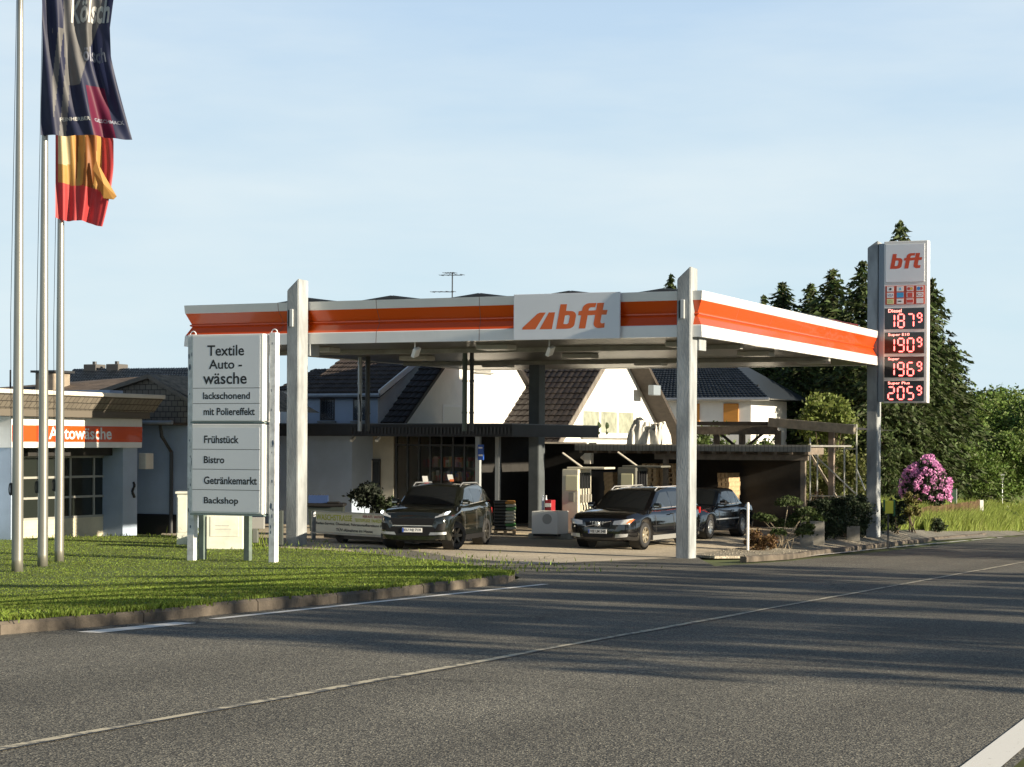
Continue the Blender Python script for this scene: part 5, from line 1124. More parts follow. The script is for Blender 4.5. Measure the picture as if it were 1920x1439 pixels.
# ---- shrubs and planters by the gravel island
def shrub(name, label, cat, p, r, n, leaf, mt, seed, clumps=20, stems=5, zc=None, tight=.3, group=None, parts=None, flat=0, shell=.5):
    rs = random.Random(seed); t_ = thing(name, label, cat, p, 0, group); M0 = Matrix.Translation(p)
    zc = r[2] if zc is None else zc
    pts, cs = crown_pts(rs, (0, 0, zc), r, n, clumps, tight, shell); pts = [V2((q.x, q.y, max(q.z, .02))) for q in pts]
    mb = MB(); leaf_quads(mb, pts, leaf, rs, flat=flat); mb.v = [M0 @ v for v in mb.v]; mb.build('foliage', mt, t_, fix=False)
    mb = MB(M0)
    for i in range(stems):
        c_ = cs[i % len(cs)][0]; mb.tube([(rs.gauss(0, .06), rs.gauss(0, .06), -.03), (c_.x * .5, c_.y * .5, c_.z * .5), c_], [.025, .018, .008], 6)
    mb.build('stems', M_bark, t_); return t_
yb = 58.0
def gq(px, py): return gr(px, py, .04)
p = gq(1425, 1033); shrub('low_shrub', 'low russet and green shrub beside the white marker post', 'shrub', p, (.42, .35, .24), 2200, .045, M_rust, 31)
# cloud pruned pine with bare pale stems
p = gq(1467, 1030); t_ = thing('cloud_pine', 'cloud pruned pine with bare pale stems at the road corner', 'shrub', p, 0); M0 = Matrix.Translation(p); rs = random.Random(12)
mp_ = F / p.y; pads = [(1478, 945, .38), (1510, 962, .30), (1440, 975, .26), (1473, 985, .30), (1497, 975, .30), (1460, 1000, .22), (1507, 1000, .26), (1425, 970, .20), (1515, 990, .2)]
mb = MB(M0); st_ = MB(M0)
for (x, y, r_) in pads:
    c_ = at(x, y, p.y + rs.uniform(-.3, .3)) - p; pp = []
    for i in range(420): d = V2((rs.gauss(0, 1), rs.gauss(0, 1), abs(rs.gauss(0, .8)) - .2)).normalized() * (rs.random() ** .4); pp.append(c_ + V2((d.x * r_, d.y * r_, d.z * r_ * .6)))
    q = MB(); leaf_quads(q, pp, .05, rs); mb.add(q.v, q.f)
    x0 = rs.uniform(-.15, .25); st_.tube([(x0, rs.uniform(-.1, .1), 0), (x0 + (c_.x - x0) * .25 + rs.uniform(-.08, .08), c_.y * .4, c_.z * .45), (c_.x, c_.y, c_.z)], [.022, .016, .01], 6)
mb.build('foliage', mat('pine_green', (.05, .075, .018), .7, island=.45, translucent=.2), t_, fix=False); st_.build('stems', mat('pale_bark', (.42, .35, .25), .8, var=.3, vscale=10), t_)
for (x, y, r_, n, lab) in ((1545, 1012, (.75, .6, .62), 5500, 'dark clipped yew mound left half of the hedge row'), (1585, 1009, (.8, .65, .70), 6500, 'dark clipped yew mound in the middle of the hedge row'), (1622, 1004, (.75, .6, .66), 5500, 'dark clipped yew mound in front of the pylon foot')):
    p = gq(x, y); shrub('yew_hedge', lab, 'hedge', p, r_, n, .05, M_yew, int(x), clumps=70, tight=.2, shell=.75, group='clipped yew mounds')
p = gq(1535, 995); shrub('bare_shrub', 'twiggy brownish shrub rising behind the left planter', 'shrub', p, (.32, .3, .5), 500, .035, mat('twig_brown', (.16, .10, .07), .8, island=.3), 77, stems=16, zc=.75)
def planter(px, py, w, h, d, label, plant=None, mt=None):
    p = gq(px, py); t_ = thing('planter', label, 'planter', p, -TH + .25, 'square concrete planters on the gravel'); M0 = Matrix.Translation(p) @ Matrix.Rotation(-TH + .25, 4, 'Z')
    mb = MB(M0); t = .04
    for (x0, x1, y0, y1) in ((-w / 2, w / 2, 0, t), (-w / 2, w / 2, d - t, d), (-w / 2, -w / 2 + t, t, d - t), (w / 2 - t, w / 2, t, d - t)): mb.box(x0, x1, y0, y1, 0, h)
    mb.build('pot', mat('planter_concrete', (.30, .285, .25), .85, var=.3, vscale=4, bump=.3), t_); mb = MB(M0); mb.box(-w / 2 + t, w / 2 - t, t, d - t, h - .12, h - .07); mb.build('soil', M_dark, t_)
    mb = MB(); rs = random.Random(px)
    leaf_quads(mb, [V2((rs.gauss(0, w * .22), d / 2 + rs.gauss(0, d * .2), h - .05 + abs(rs.gauss(0, .12)))) for _ in range(260)], .05, rs); mb.v = [M0 @ v for v in mb.v]; o = mb.build('plant', mt or M_yew, t_, fix=False)
planter(1512, 1026, .36, .36, .36, 'low concrete planter beside the cloud pruned pine'); planter(1532, 1023, .40, .70, .4, 'tall dark concrete planter holding the twiggy shrub', mt=M_leaf); planter(1600, 1016, .40, .48, .4, 'concrete planter at the foot of the middle yew mound')
# shrub behind the carport lit by the sun, and small garden trees
p = gp(1560, 985); 
shrub('garden_shrub', 'bright green shrub growing up above the timber carport beam', 'shrub', (at(1548, 900, 76).x, 76, 0), (1.05, 1.0, 1.1), 3600, .085, M_leafy, 41, zc=3.55, clumps=34, tight=.24, stems=16)
for (px, py, Y, r, zc, lab, mt, n, leaf) in ((1575, 960, 74, (1.3, 1.0, 1.2), 1.5, 'sunlit yellow green bush behind the scaffold', mat('leaf_olive', (.17, .19, .055), .6, island=.45, translucent=.4), 3800, .08), (1515, 960, 78, (.9, .9, 1.2), 1.6, 'olive fruit tree between shelter and carport', mat('leaf_olive', (.17, .19, .055), .6), 2300, .08), (1465, 960, 80, (1.6, 1.2, 1.3), 1.9, 'green bush above the shelter roof', M_leaf, 3800, .09), (1330, 960, 82, (2.0, 1.2, 1.2), 2.0, 'green bush behind the pallet shelter roof left of the orange shutters', M_leaf, 3500, .09)):
    q = at(px, py, Y); shrub('garden_bush', lab, 'bush', (q.x, Y, 0), r, n, leaf, mt, int(px), zc=zc, clumps=30, tight=.25, stems=8)
# rhododendron
RY = gr(1735, 968).y; q = at(1735, 950, RY); t_ = thing('rhododendron', 'large rounded rhododendron covered in pink blossom left of the meadow', 'shrub', (q.x, RY, -.2), 0); rs = random.Random(51)
zt_ = at(1730, 860, RY).z + .2; rz_ = zt_ / 2; M0 = Matrix.Translation((q.x, RY, -.2)); mb = MB(); fl = MB()
RX = .98
for i in range(5200):
    d = V2((rs.gauss(0, 1), rs.gauss(0, 1), rs.gauss(0, 1))).normalized() * (.72 + .26 * rs.random()); leaf_quads(mb, [V2((d.x * RX, d.y * RX, max(.05, rz_ + d.z * rz_)))], .085, rs, asp=.4)
for i in range(640):
    d = V2((rs.gauss(0, 1), rs.gauss(0, 1), rs.gauss(0, 1))).normalized()
    if d.z < -.5 or (mn.noise(d * 2.6 + V2((1, 7, 2))) < -.22 and d.x < .3) : continue
    w_ = .98 + .26 * mn.noise(d * 1.9 + V2((2, 0, 4))); c_ = V2((d.x * RX * w_ * (1.12 if d.x > 0 and d.z < .3 else .95), d.y * RX * w_, max(.15, rz_ + d.z * rz_ * w_)))
    for _ in range(12):
        e = V2((rs.gauss(0, 1), rs.gauss(0, 1), rs.gauss(0, 1))).normalized() * .075; leaf_quads(fl, [c_ + e], .042, rs, asp=.9)
mb.v = [M0 @ v for v in mb.v]; fl.v = [M0 @ v for v in fl.v]; mb.build('foliage', M_yew, t_, fix=False); o = fl.build('blossom', M_pink, t_, fix=False); o['kind'] = 'stuff'
mb = MB(M0)
for i in range(7): a = i * .9; mb.tube([(.1 * cos(a), .1 * sin(a), 0), (.5 * cos(a), .5 * sin(a), rz_)], [.04, .02], 6)
mb.build('stems', M_bark, t_)
shrub('garden_conifer', 'narrow yellow tipped conifer in front of the rhododendron', 'shrub', gr(1709, 1000), (.30, .28, .62), 1900, .05, mat('gold_conifer', (.13, .12, .03), .7, island=.4, translucent=.2), 61, zc=.95, stems=6, clumps=30, tight=.22)
shrub('dark_conifer', 'dark conifer bush left of the yellow tipped one', 'shrub', gr(1680, 1003), (.35, .3, .62), 2200, .05, M_yew, 62, zc=.75, clumps=30, tight=.22)
shrub('round_bush', 'round dark bush alone at the road edge before the meadow', 'shrub', gr(1756, 1001), (.36, .34, .30), 1700, .05, M_yew, 63, clumps=26)
shrub('entrance_bush', 'dark bushy pot plant standing before the shop entrance door', 'plant', (at(690, 960, 63.5).x, 63.5, 0), (.46, .4, .46), 2200, .06, mat('laurel_dark', (.012, .020, .010), .7, island=.4), 64, zc=1.0, clumps=24)
shrub('entrance_bush', 'smaller dark pot plant right of the shop entrance door', 'plant', (at(722, 960, 63.5).x, 63.5, 0), (.32, .3, .4), 1200, .06, M_yew, 65, zc=.8, clumps=18)
# right hand details: fence, sheets, posts
M_brush = mat('brushwood', (.17, .115, .06), .9, island=.4)
p0 = gr(1728, 985); p1 = gr(1841, 975)
t_ = thing('brushwood_fence', 'low brown brushwood fence along the meadow grass', 'fence', p0, 0); rs = random.Random(3); mb = MB()
d = p1 - p0; z0h = at(1730, 954, p0.y).z; z1h = at(1842, 941, p1.y).z
for i in range(520):
    u = rs.random(); p = p0 + d * u; zt_ = z0h + (z1h - z0h) * u + rs.gauss(0, .04); w_ = rs.uniform(.008, .02); y = rs.gauss(0, .04)
    mb.add([(p.x - w_, p.y + y, p.z - .1), (p.x + w_, p.y + y, p.z - .1), (p.x + w_ + rs.gauss(0, .03), p.y + y, zt_), (p.x - w_ + rs.gauss(0, .03), p.y + y, zt_)], [(0, 1, 2, 3)])
o = mb.build('sticks', M_brush, t_, fix=False); o['kind'] = 'stuff'
mb = MB(); mb.beam(p0 + V2((0, .06, .3)), p1 + V2((0, .06, .3)), .03, .05); mb.build('rail', M_bark, t_)
def simple(name, label, cat, fn, m, loc, group=None):
    t_ = thing(name, label, cat, loc, 0, group); fn(t_); return t_
NY = gr(1840, 975).y - .4; q = at(1840, 948, NY); t_ = thing('notice_board', 'small blank white notice at the end of the brushwood fence', 'notice', (q.x, NY, hz(q.x, NY))); h_ = F / NY
mb = MB(); mb.bbox(q.x - .085, q.x + .085, NY - .05, NY - .02, at(1840, 959, NY).z, at(1840, 938, NY).z, .006); mb.build('board', M_wpaint, t_); mb = MB(); mb.box(q.x - .02, q.x + .02, NY - .015, NY + .02, hz(q.x, NY) - .1, at(1840, 950, NY).z); mb.build('stake', M_timber, t_)
SY = gr(1880, 960).y; q = at(1879.5, 905, SY); t_ = thing('give_way_sign', 'back of a triangular road sign on a thin grey pole', 'road sign', (q.x, SY, hz(q.x, SY))); zt_ = at(1879, 889, SY).z; zb_ = at(1879, 908, SY).z
mb = MB(); mb.tube([(q.x, SY + .05, hz(q.x, SY) - .2), (q.x, SY + .05, zt_ - .03)], .035, 8); mb.build('pole', M_gmetal, t_)
mb = MB(); mb.prism([(q.x - .11, SY, zt_), (q.x + .11, SY - .05, zt_), (q.x, SY - .02, zb_)], (0, .03, 0)); mb.build('sign_plate', mat('sign_back', (.55, .56, .54), .5, metal=.3), t_)
DY = gr(1890, 968).y; q = at(1890, 955, DY); t_ = thing('delineator_post', 'white roadside marker post with black band beside the side road', 'marker post', (q.x, DY, hz(q.x, DY)))
mb = MB(); mb.prism([(q.x - .06, DY, hz(q.x, DY) - .3), (q.x + .06, DY, hz(q.x, DY) - .3), (q.x + .06, DY, at(0, 941, DY).z - .0), (q.x - .06, DY, at(0, 938.5, DY).z)], (0, .1, 0)); mb.build('post', M_wpaint, t_); mb = MB(); mb.box(q.x - .063, q.x + .063, DY - .01, DY + .11, at(0, 950, DY).z, at(0, 945, DY).z); mb.build('band', M_letter, t_)
# side road with kerb in the distance
mb = MB(); RY2 = gr(1900, 957).y; a_ = at(1885, 956, RY2)
sheet('side_road', [(a_.x - 1, RY2), (a_.x + 60, RY2), (a_.x + 60, RY2 + 5), (a_.x - 1, RY2 + 5)], .06, M_road)
q = at(1905, 952, RY2 + 6); t_ = thing('guard_rail', 'grey steel guard rail along the distant side road', 'guard rail', (q.x, RY2 + 6, hz(q.x, RY2 + 6))); zt_ = at(1900, 949, RY2 + 6).z
mb = MB(); mb.box(q.x - .6, q.x + 25, RY2 + 6, RY2 + 6.08, zt_ - .3, zt_); mb.build('rail', M_gmetal, t_)
for k in range(6): mb = MB(); x_ = q.x + k * 4; mb.box(x_ - .05, x_ + .05, RY2 + 6.1, RY2 + 6.2, hz(x_, RY2 + 6.1) - .2, zt_ - .05); mb.build('post', M_gmetal, t_)
# green framed gate by the rhododendron
GY = gr(1790, 980).y + 3; q = at(1790, 930, GY); gz = hz(q.x, GY); t_ = thing('garden_gate', 'small dark green mesh gate with pale frame right of the rhododendron', 'gate', (q.x, GY, gz)); zt_ = at(1790, 917, GY).z
mb = MB(); mb.tube([(q.x - .3, GY, gz - .1), (q.x - .3, GY, zt_), (q.x + .08, GY, zt_), (q.x + .08, GY, gz - .1)], .02, 6); mb.build('frame', mat('frame_grey', (.35, .38, .35), .5), t_); mb = MB(); mb.box(q.x - .28, q.x + .06, GY - .01, GY + .01, gz, zt_ - .03); mb.build('mesh_panel', mat('green_mesh', (.02, .06, .035), .6), t_)
q = at(1666, 940, 62); t_ = thing('fertiliser_sign', 'bright yellow box sign with green edge behind the yew hedge', 'sign', (q.x, 62, 0)); 
mb = MB(); mb.bbox(at(1660, 940, 62).x, at(1675, 940, 62).x, 62, 62.1, at(0, 955, 62).z, at(0, 931, 62).z, .01); mb.build('panel', mat('yellow_panel', (.68, .66, .06), .5), t_); mb = MB(); mb.bbox(at(1675.3, 940, 62).x, at(1678.5, 940, 62).x, 62, 62.16, at(0, 960, 62).z, at(0, 929, 62).z, .01); mb.bbox(at(1657, 940, 62).x, at(1659.7, 940, 62).x, 62, 62.12, at(0, 950, 62).z, at(0, 929, 62).z, .01); mb.build('edge', mat('green_edge', (.03, .14, .05), .5), t_); mb = MB(); mb.box(q.x - .02, q.x + .02, 62.02, 62.08, hz(q.x, 62), at(0, 955, 62).z); mb.build('stand', M_dmetal, t_)
# white marker post at the entrance
p = gr(1402, 1036); t_ = thing('marker_post', 'slim white marker post at the right edge of the forecourt entrance', 'marker post', p); zt_ = at(0, 938, p.y).z
mb = MB(); mb.tube([(p.x, p.y, p.z - .1), (p.x, p.y, zt_)], .036, 12); mb.build('tube', M_wpaint, t_); mb = MB(); mb.lathe([(.038, zt_ - .01), (.03, zt_ + .03), (0, zt_ + .04)], c=(p.x, p.y, 0), n=12); mb.build('cap', M_wpaint, t_)
# ================================================================== CARS
def interp(tab, x):
    if x <= tab[0][0]: return tab[0][1]
    for i in range(len(tab) - 1):
        if x <= tab[i + 1][0]:
            (a, b), (c, d) = tab[i], tab[i + 1]; t = (x - a) / (c - a); return b + (d - b) * t
    return tab[-1][1]
def inv(tab, v):            # first x at which tab reaches v
    for i in range(len(tab) - 1):
        (a, b), (c, d) = tab[i], tab[i + 1]
        if v <= b: return a
        if v <= d: return a + (c - a) * (v - b) / (d - b)
    return tab[-1][0]
M_tyre = mat('tyre_rubber', (.018, .018, .019), .75); M_cglass = mat('car_glass', (.012, .014, .016), .04, spec=.9)
M_chrome = mat('chrome', (.62, .62, .62), .25, metal=.5); M_plate = mat('plate_white', (.80, .80, .78), .4); M_lamp = mat('lamp_lens', (.55, .56, .56), .08, spec=.8, metal=.4)
M_led = mat('lit_lamp', (.9, .9, .9), .3, emit=(.85, .93, 1.0), estr=5.0); M_plast = mat('black_plastic', (.010, .010, .011), .6, spec=.25)
M_amber = mat('amber_lens', (.6, .14, .04), .2); M_pblue = mat('plate_blue', (.02, .08, .45), .4)
def car(name, label, loc, heading, P, paint, rimc):
    L_, W_, H_ = P['L'], P['W'], P['H']; w = W_ / 2; Rw = P['R']; uf0 = P['fo']; ur0 = P['fo'] + P['wb']
    t_ = thing(name, label, 'car', loc, heading); MM = Matrix.Translation(loc) @ Matrix.Rotation(heading, 4, 'Z')
    top, plan, belt, gh = P['top'], P['plan'], P['belt'], P['gh']
    def X(u): return L_ / 2 - u
    us = sorted(set([0, .02, .05, .1, .17, .27, .4, .55] + [.55 + .11 * k for k in range(int((L_ - 1.1) / .11))] + [L_ - .5, L_ - .36, L_ - .25, L_ - .15, L_ - .08, L_ - .03, L_]))
    Ra = Rw + .055
    def zb(u):
        z = P['zs']
        for uc in (uf0, ur0):
            d = abs(u - uc)
            if d < Ra: z = max(z, Rw + math.sqrt(Ra * Ra - d * d) * .98)
        if u < .3: z = max(z, P['zs'] + (.3 - u) * .12)
        return z
    mb = MB(MM); rings = []
    for u in us:
        ww = w * interp(plan, u); zt_ = interp(top, u); z0 = zb(u); zs = zt_ - .10 * min(1, (zt_ - .2) * 2); z0 = min(z0, zs - .03)
        half = [(0, P['zs'] + .02), (.78 * ww, P['zs'] + .02), (.965 * ww, z0), (.995 * ww, z0 + (zs - z0) * .28), (1.0 * ww, z0 + (zs - z0) * .55), (.985 * ww, z0 + (zs - z0) * .80), (.955 * ww, zs), (.87 * ww, zt_ - .012), (.5 * ww, zt_ + .018), (0, zt_ + .028)]
        ring = [V2((X(u), -y, z)) for y, z in half] + [V2((X(u), y, z)) for y, z in reversed(half[1:-1])]
        rings.append(ring)
    n = len(rings[0]); vs = [p for r_ in rings for p in r_]; fs = []
    for i in range(len(rings) - 1):
        for k in range(n): fs.append((i * n + k, i * n + (k + 1) % n, (i + 1) * n + (k + 1) % n, (i + 1) * n + k))
    fs.append(tuple(range(n))); fs.append(tuple((len(rings) - 1) * n + k for k in range(n - 1, -1, -1)))
    mb.add(vs, fs); body = mb.build('body', paint, t_, smooth=True)
    md = body.modifiers.new('n', 'EDGE_SPLIT'); md.split_angle = radians(38)
    # greenhouse
    g0, g1, g2, g3 = P['g']; wb_, wr = P['wb_'], P['wr']
    def zg(u): return interp(gh, u)
    def ys(u, z):
        zb_ = interp(belt, u); t = (z - zb_) / (H_ - zb_); tp = 1 - .05 * max(0, (g1 - u)) / (g1 - g0) - .07 * max(0, (u - g2)) / max(.1, (g3 - g2)); return (wb_ + (wr - wb_) * t + .02 * t * (1 - t) * 4 * .5) * w * tp
    def warp(u, y): return u + .13 * (abs(y) / w) ** 2 * max(0, min(1, (g1 + .3 - u) / (g1 - g0))) - .10 * (abs(y) / w) ** 2 * max(0, min(1, (u - g2 + .2) / max(.2, g3 - g2)))
    us2 = sorted(set([g0 + (g1 - g0) * k / 8 for k in range(9)] + [g1 + (g2 - g1) * k / 12 for k in range(13)] + [g2 + (g3 - g2) * k / 8 for k in range(9)]))
    rings = []
    for u in us2:
        zt_ = zg(u); zb_ = min(interp(belt, u) - .02, zt_ - .005); y0 = ys(u, zb_); c = min(.07, (zt_ - zb_) * .5); y1 = ys(u, zt_ - c)
        half = [(y0, zb_), (ys(u, zb_ + (zt_ - c - zb_) * .5), zb_ + (zt_ - c - zb_) * .5), (y1, zt_ - c), (y1 * .965, zt_ - c * .35), (y1 * .87, zt_ - .004), (y1 * .45, zt_ + .018), (0, zt_ + .024)]
        rings.append([V2((X(warp(u, y)), -y, z)) for y, z in half] + [V2((X(warp(u, y)), y, z)) for y, z in reversed(half[:-1])])
    n = len(rings[0]); mb = MB(MM); vs = [p for r_ in rings for p in r_]; fs = []
    for i in range(len(rings) - 1):
        for k in range(n - 1): fs.append((i * n + k, i * n + k + 1, (i + 1) * n + k + 1, (i + 1) * n + k))
    mb.add(vs, fs); rf = mb.build('roof', paint, t_, smooth=True); md = rf.modifiers.new('n', 'EDGE_SPLIT'); md.split_angle = radians(40)
    def crownz(u, y): y1 = ys(u, zg(u)); q = abs(y) / y1; return zg(u) + .024 - (.006 * q / .45 if q < .45 else .006 + .022 * (q - .45) / .42)
    def topglass(nm, ua, ub, fa, fb):
        mb = MB(MM); NU, NY = 8, 10; vs = []
        for i in range(NU + 1):
            u = ua + (ub - ua) * i / NU; f = fa + (fb - fa) * i / NU
            for j in range(NY + 1): y = ys(u, zg(u)) * f * (2 * j / NY - 1); d = .007; vs.append((X(warp(u, y)) + (d if u < 2 else -d), y, crownz(u, y) + d))
        mb.add(vs, [(i * (NY + 1) + j, i * (NY + 1) + j + 1, (i + 1) * (NY + 1) + j + 1, (i + 1) * (NY + 1) + j) for i in range(NU) for j in range(NY)]); return mb.build(nm, M_cglass, t_, smooth=True, fix=False)
    topglass('windscreen', g0 + .06, g1 - .03, .86, .84); topglass('rear_window', g2 + .06, g3 - .08, .82, .84)
    for poly in P['win']:
        for s_ in (-1, 1):
            mb = MB(MM); pts = [(X(warp(u, ys(u, z))), s_ * (ys(u, z) + .006), z) for u, z in poly]; c_ = V2((0, 0, 0))
            for p in pts: c_ += V2(p)
            c_ /= len(pts); mb.add(pts, [tuple(range(len(pts)))]); mb.build('side_window', M_cglass, t_)
            if P.get('trimline'):
                mb = MB(MM); lw_ = [p for p in poly if p[1] < interp(belt, p[0]) + .05]; 
                if len(lw_) >= 2: mb.tube([(X(warp(u, ys(u, z))), s_ * (ys(u, z) + .008), z - .012) for u, z in sorted(lw_)], .008, 5); mb.build('window_trim', M_chrome, t_)
    # wheels
    for i, (uc, st_) in enumerate(((uf0, P.get('steer', 0)), (ur0, 0))):
        for s_ in (-1, 1):
            cw_ = V2((X(uc), s_ * (w - .125), Rw)); Wm = MM @ Matrix.Translation(cw_) @ Matrix.Rotation(st_, 4, 'Z') @ Matrix.Rotation(0 if s_ > 0 else pi, 4, 'Z')
            mb = MB(Wm); mb.lathe([(Rw * .62, -.11), (Rw * .93, -.112), (Rw, -.08), (Rw, .08), (Rw * .93, .112), (Rw * .66, .115), (Rw * .62, .10)], axis='y', n=32); wh = mb.build('wheel', M_tyre, t_, smooth=True)
            mb = MB(Wm); rr = Rw * .64; mb.lathe([(rr, .105), (rr * .93, .11), (rr * .90, .05), (rr * .9, -.05)], axis='y', n=32); ns = P['spokes']
            for k in range(ns):
                a = 2 * pi * k / ns; c_, s2 = cos(a), sin(a); 
                for (r0, r1, h0, h1) in ((.02, rr * .92, .045, .028),):
                    q = [V2((c_ * r0 - s2 * h0, .075, s2 * r0 + c_ * h0)), V2((c_ * r1 - s2 * h1, .095, s2 * r1 + c_ * h1)), V2((c_ * r1 + s2 * h1, .095, s2 * r1 - c_ * h1)), V2((c_ * r0 + s2 * h0, .075, s2 * r0 - c_ * h0))]
                    mb.prism(q, (0, -.03, 0))
            mb.lathe([(0, .092), (.045, .09), (.06, .07)], axis='y', n=14); mb.build('rim', rimc, wh)
            mb = MB(Wm); mb.lathe([(0, -.02), (rr * .92, -.02), (rr * .92, -.05), (0, -.05)], axis='y', n=24); mb.build('brake_disc', M_dmetal, wh)
            mb = MB(MM); mb.lathe([(0, s_ * (w - .33)), (Ra, s_ * (w - .33)), (Ra, s_ * (w - .05))], c=(X(uc), 0, Rw), axis='y', n=24); mb.build('wheel_arch', M_black, t_)
    # front and side patches
    planf = [(u, v) for u, v in plan if u < 1.0]; topf = [(u, v) for u, v in top if u < 1.0]
    def uf(y, z): return max(inv(planf, abs(y) / w), inv(topf, z + .02))
    def fpatch(nm, q, m_, parent=None, off=.01, NU=8, NV=3, th_=None):
        mb = MB(MM); vs = []
        for i in range(NU + 1):
            for j in range(NV + 1):
                s, t = i / NU, j / NV; y = (q[0][0] * (1 - s) + q[1][0] * s) * (1 - t) + (q[3][0] * (1 - s) + q[2][0] * s) * t; z = (q[0][1] * (1 - s) + q[1][1] * s) * (1 - t) + (q[3][1] * (1 - s) + q[2][1] * s) * t
                vs.append((X(uf(y, z)) + off, y * (1 + off * .5), z))
        mb.add(vs, [(i * (NV + 1) + j, (i + 1) * (NV + 1) + j, (i + 1) * (NV + 1) + j + 1, i * (NV + 1) + j + 1) for i in range(NU) for j in range(NV)]); return mb.build(nm, m_, parent or t_, smooth=True, fix=False)
    for args in P['front']:
        nm, q, m_, off = args[:4]; sides = (1, -1) if args[4] else (1,)
        for s_ in sides: fpatch(nm, [(y * s_, z) for y, z in q] if s_ > 0 else [(-q[1][0], q[1][1]), (-q[0][0], q[0][1]), (-q[3][0], q[3][1]), (-q[2][0], q[2][1])], m_, off=off)
    pz = P['plate_z']; mb = MB(MM); xf = X(uf(0, pz)) + .02; mb.bbox(xf, xf + .012, -.26, .26, pz - .055, pz + .055, .004); pl = mb.build('number_plate', M_plate, t_)
    mb = MB(MM); mb.box(xf + .0125, xf + .014, .215, .255, pz - .05, pz + .05) if False else mb.box(xf + .0125, xf + .014, -.255, -.215, pz - .05, pz + .05); mb.build('plate_band', M_pblue, pl)
    R3 = MM.to_3x3(); text(P['plate'], MM @ V2((xf + .0145, -.20, pz - .035)), R3 @ V2((0, 1, 0)), (0, 0, 1), .43, .072, M_letter, pl, 'lettering', .002, 0, .015)
    for s_ in (-1, 1):
        um = g0 + .38; zm_ = interp(belt, um) + .03; ym = ys(um, zm_); mb = MB(MM); mb.bbox(X(um) - .09, X(um) + .07, s_ * (ym + .04) if s_ > 0 else -(ym + .22), (ym + .22) if s_ > 0 else -(ym + .04), zm_, zm_ + .13, .03); mb.box(X(um) - .02, X(um) + .02, min(s_ * (ym - .03), s_ * (ym + .06)), max(s_ * (ym - .03), s_ * (ym + .06)), zm_ + .01, zm_ + .04); mr = mb.build('wing_mirror', paint if P.get('mir') else M_plast, t_)
        mb = MB(MM); mb.box(X(um) + .071, X(um) + .074, min(s_ * (ym + .07), s_ * (ym + .2)), max(s_ * (ym + .07), s_ * (ym + .2)), zm_ + .03, zm_ + .06); mb.build('indicator', M_chrome, mr)
        for ud in P['doors']:
            mb = MB(MM); zz0, zz1 = P['zs'] + .14, interp(belt, ud) - .02; 
            mb.tube([(X(ud), s_ * (w * 1.0 + .001), zz0 + .05), (X(ud), s_ * (w * 1.002 + .001), (zz0 + zz1) / 2), (X(ud), s_ * (w * .985), zz1 - .12)], .005, 4); mb.build('door_gap', M_black, t_)
        for uh in P['handles']:
            zh = interp(belt, uh) - .15; mb = MB(MM); mb.bbox(X(uh) - .1, X(uh) + .1, s_ * (w + .005) if s_ > 0 else -(w + .03), (w + .03) if s_ > 0 else -(w + .005), zh - .015, zh + .015, .007); mb.build('door_handle', paint, t_)
        if P.get('sill'):
            mb = MB(MM); mb.box(X(ur0 - Ra - .02), X(uf0 + Ra + .02), s_ * (w - .05) if s_ > 0 else -(w + .012), (w + .012) if s_ > 0 else -(w - .05), P['zs'] - .02, P['zs'] + .10); mb.build('sill_trim', P['sill'], t_)
        if P.get('rub'):
            mb = MB(MM); zr__ = P['rub']; mb.box(X(ur0 - Ra - .02), X(uf0 + Ra + .02), s_ * (w - .01) if s_ > 0 else -(w + .012), (w + .012) if s_ > 0 else -(w - .01), zr__, zr__ + .035); mb.build('rub_strip', P.get('rubm', M_plast), t_)
        if P.get('rails'):
            mb = MB(MM); yy = s_ * (ys((g1 + g2) / 2, H_ - .05) * .93); mb.tube([(X(g1 + .1), yy, zg(g1 + .1) + .0), (X(g1 + .3), yy, zg(g1 + .3) + .055), (X(g2 - .2), yy, zg(g2 - .2) + .05), (X(g2 + .02), yy, zg(g2) + .0)], .017, 6); mb.build('roof_rail', M_chrome if P['rails'] == 2 else M_gmetal, t_)
    mb = MB(MM); mb.box(X(L_ - .4), X(.4), -w * .6, w * .6, P['zs'] - .04, P['zs'] + .1); mb.build('underbody', M_black, t_)
    mb = MB(MM); mb.bbox(X(L_) - .012, X(L_) + .1, -w * .86, w * .86, .78 if H_ > 1.5 else .66, .95 if H_ > 1.5 else .8, .02); mb.build('tail_lamp', mat('tail_red', (.30, .01, .01), .2), t_)
    return t_
def two_points(pf, pr):      # ground contacts of front and rear wheel (near side) -> heading
    d = (pf - pr); return math.atan2(d.y, d.x)
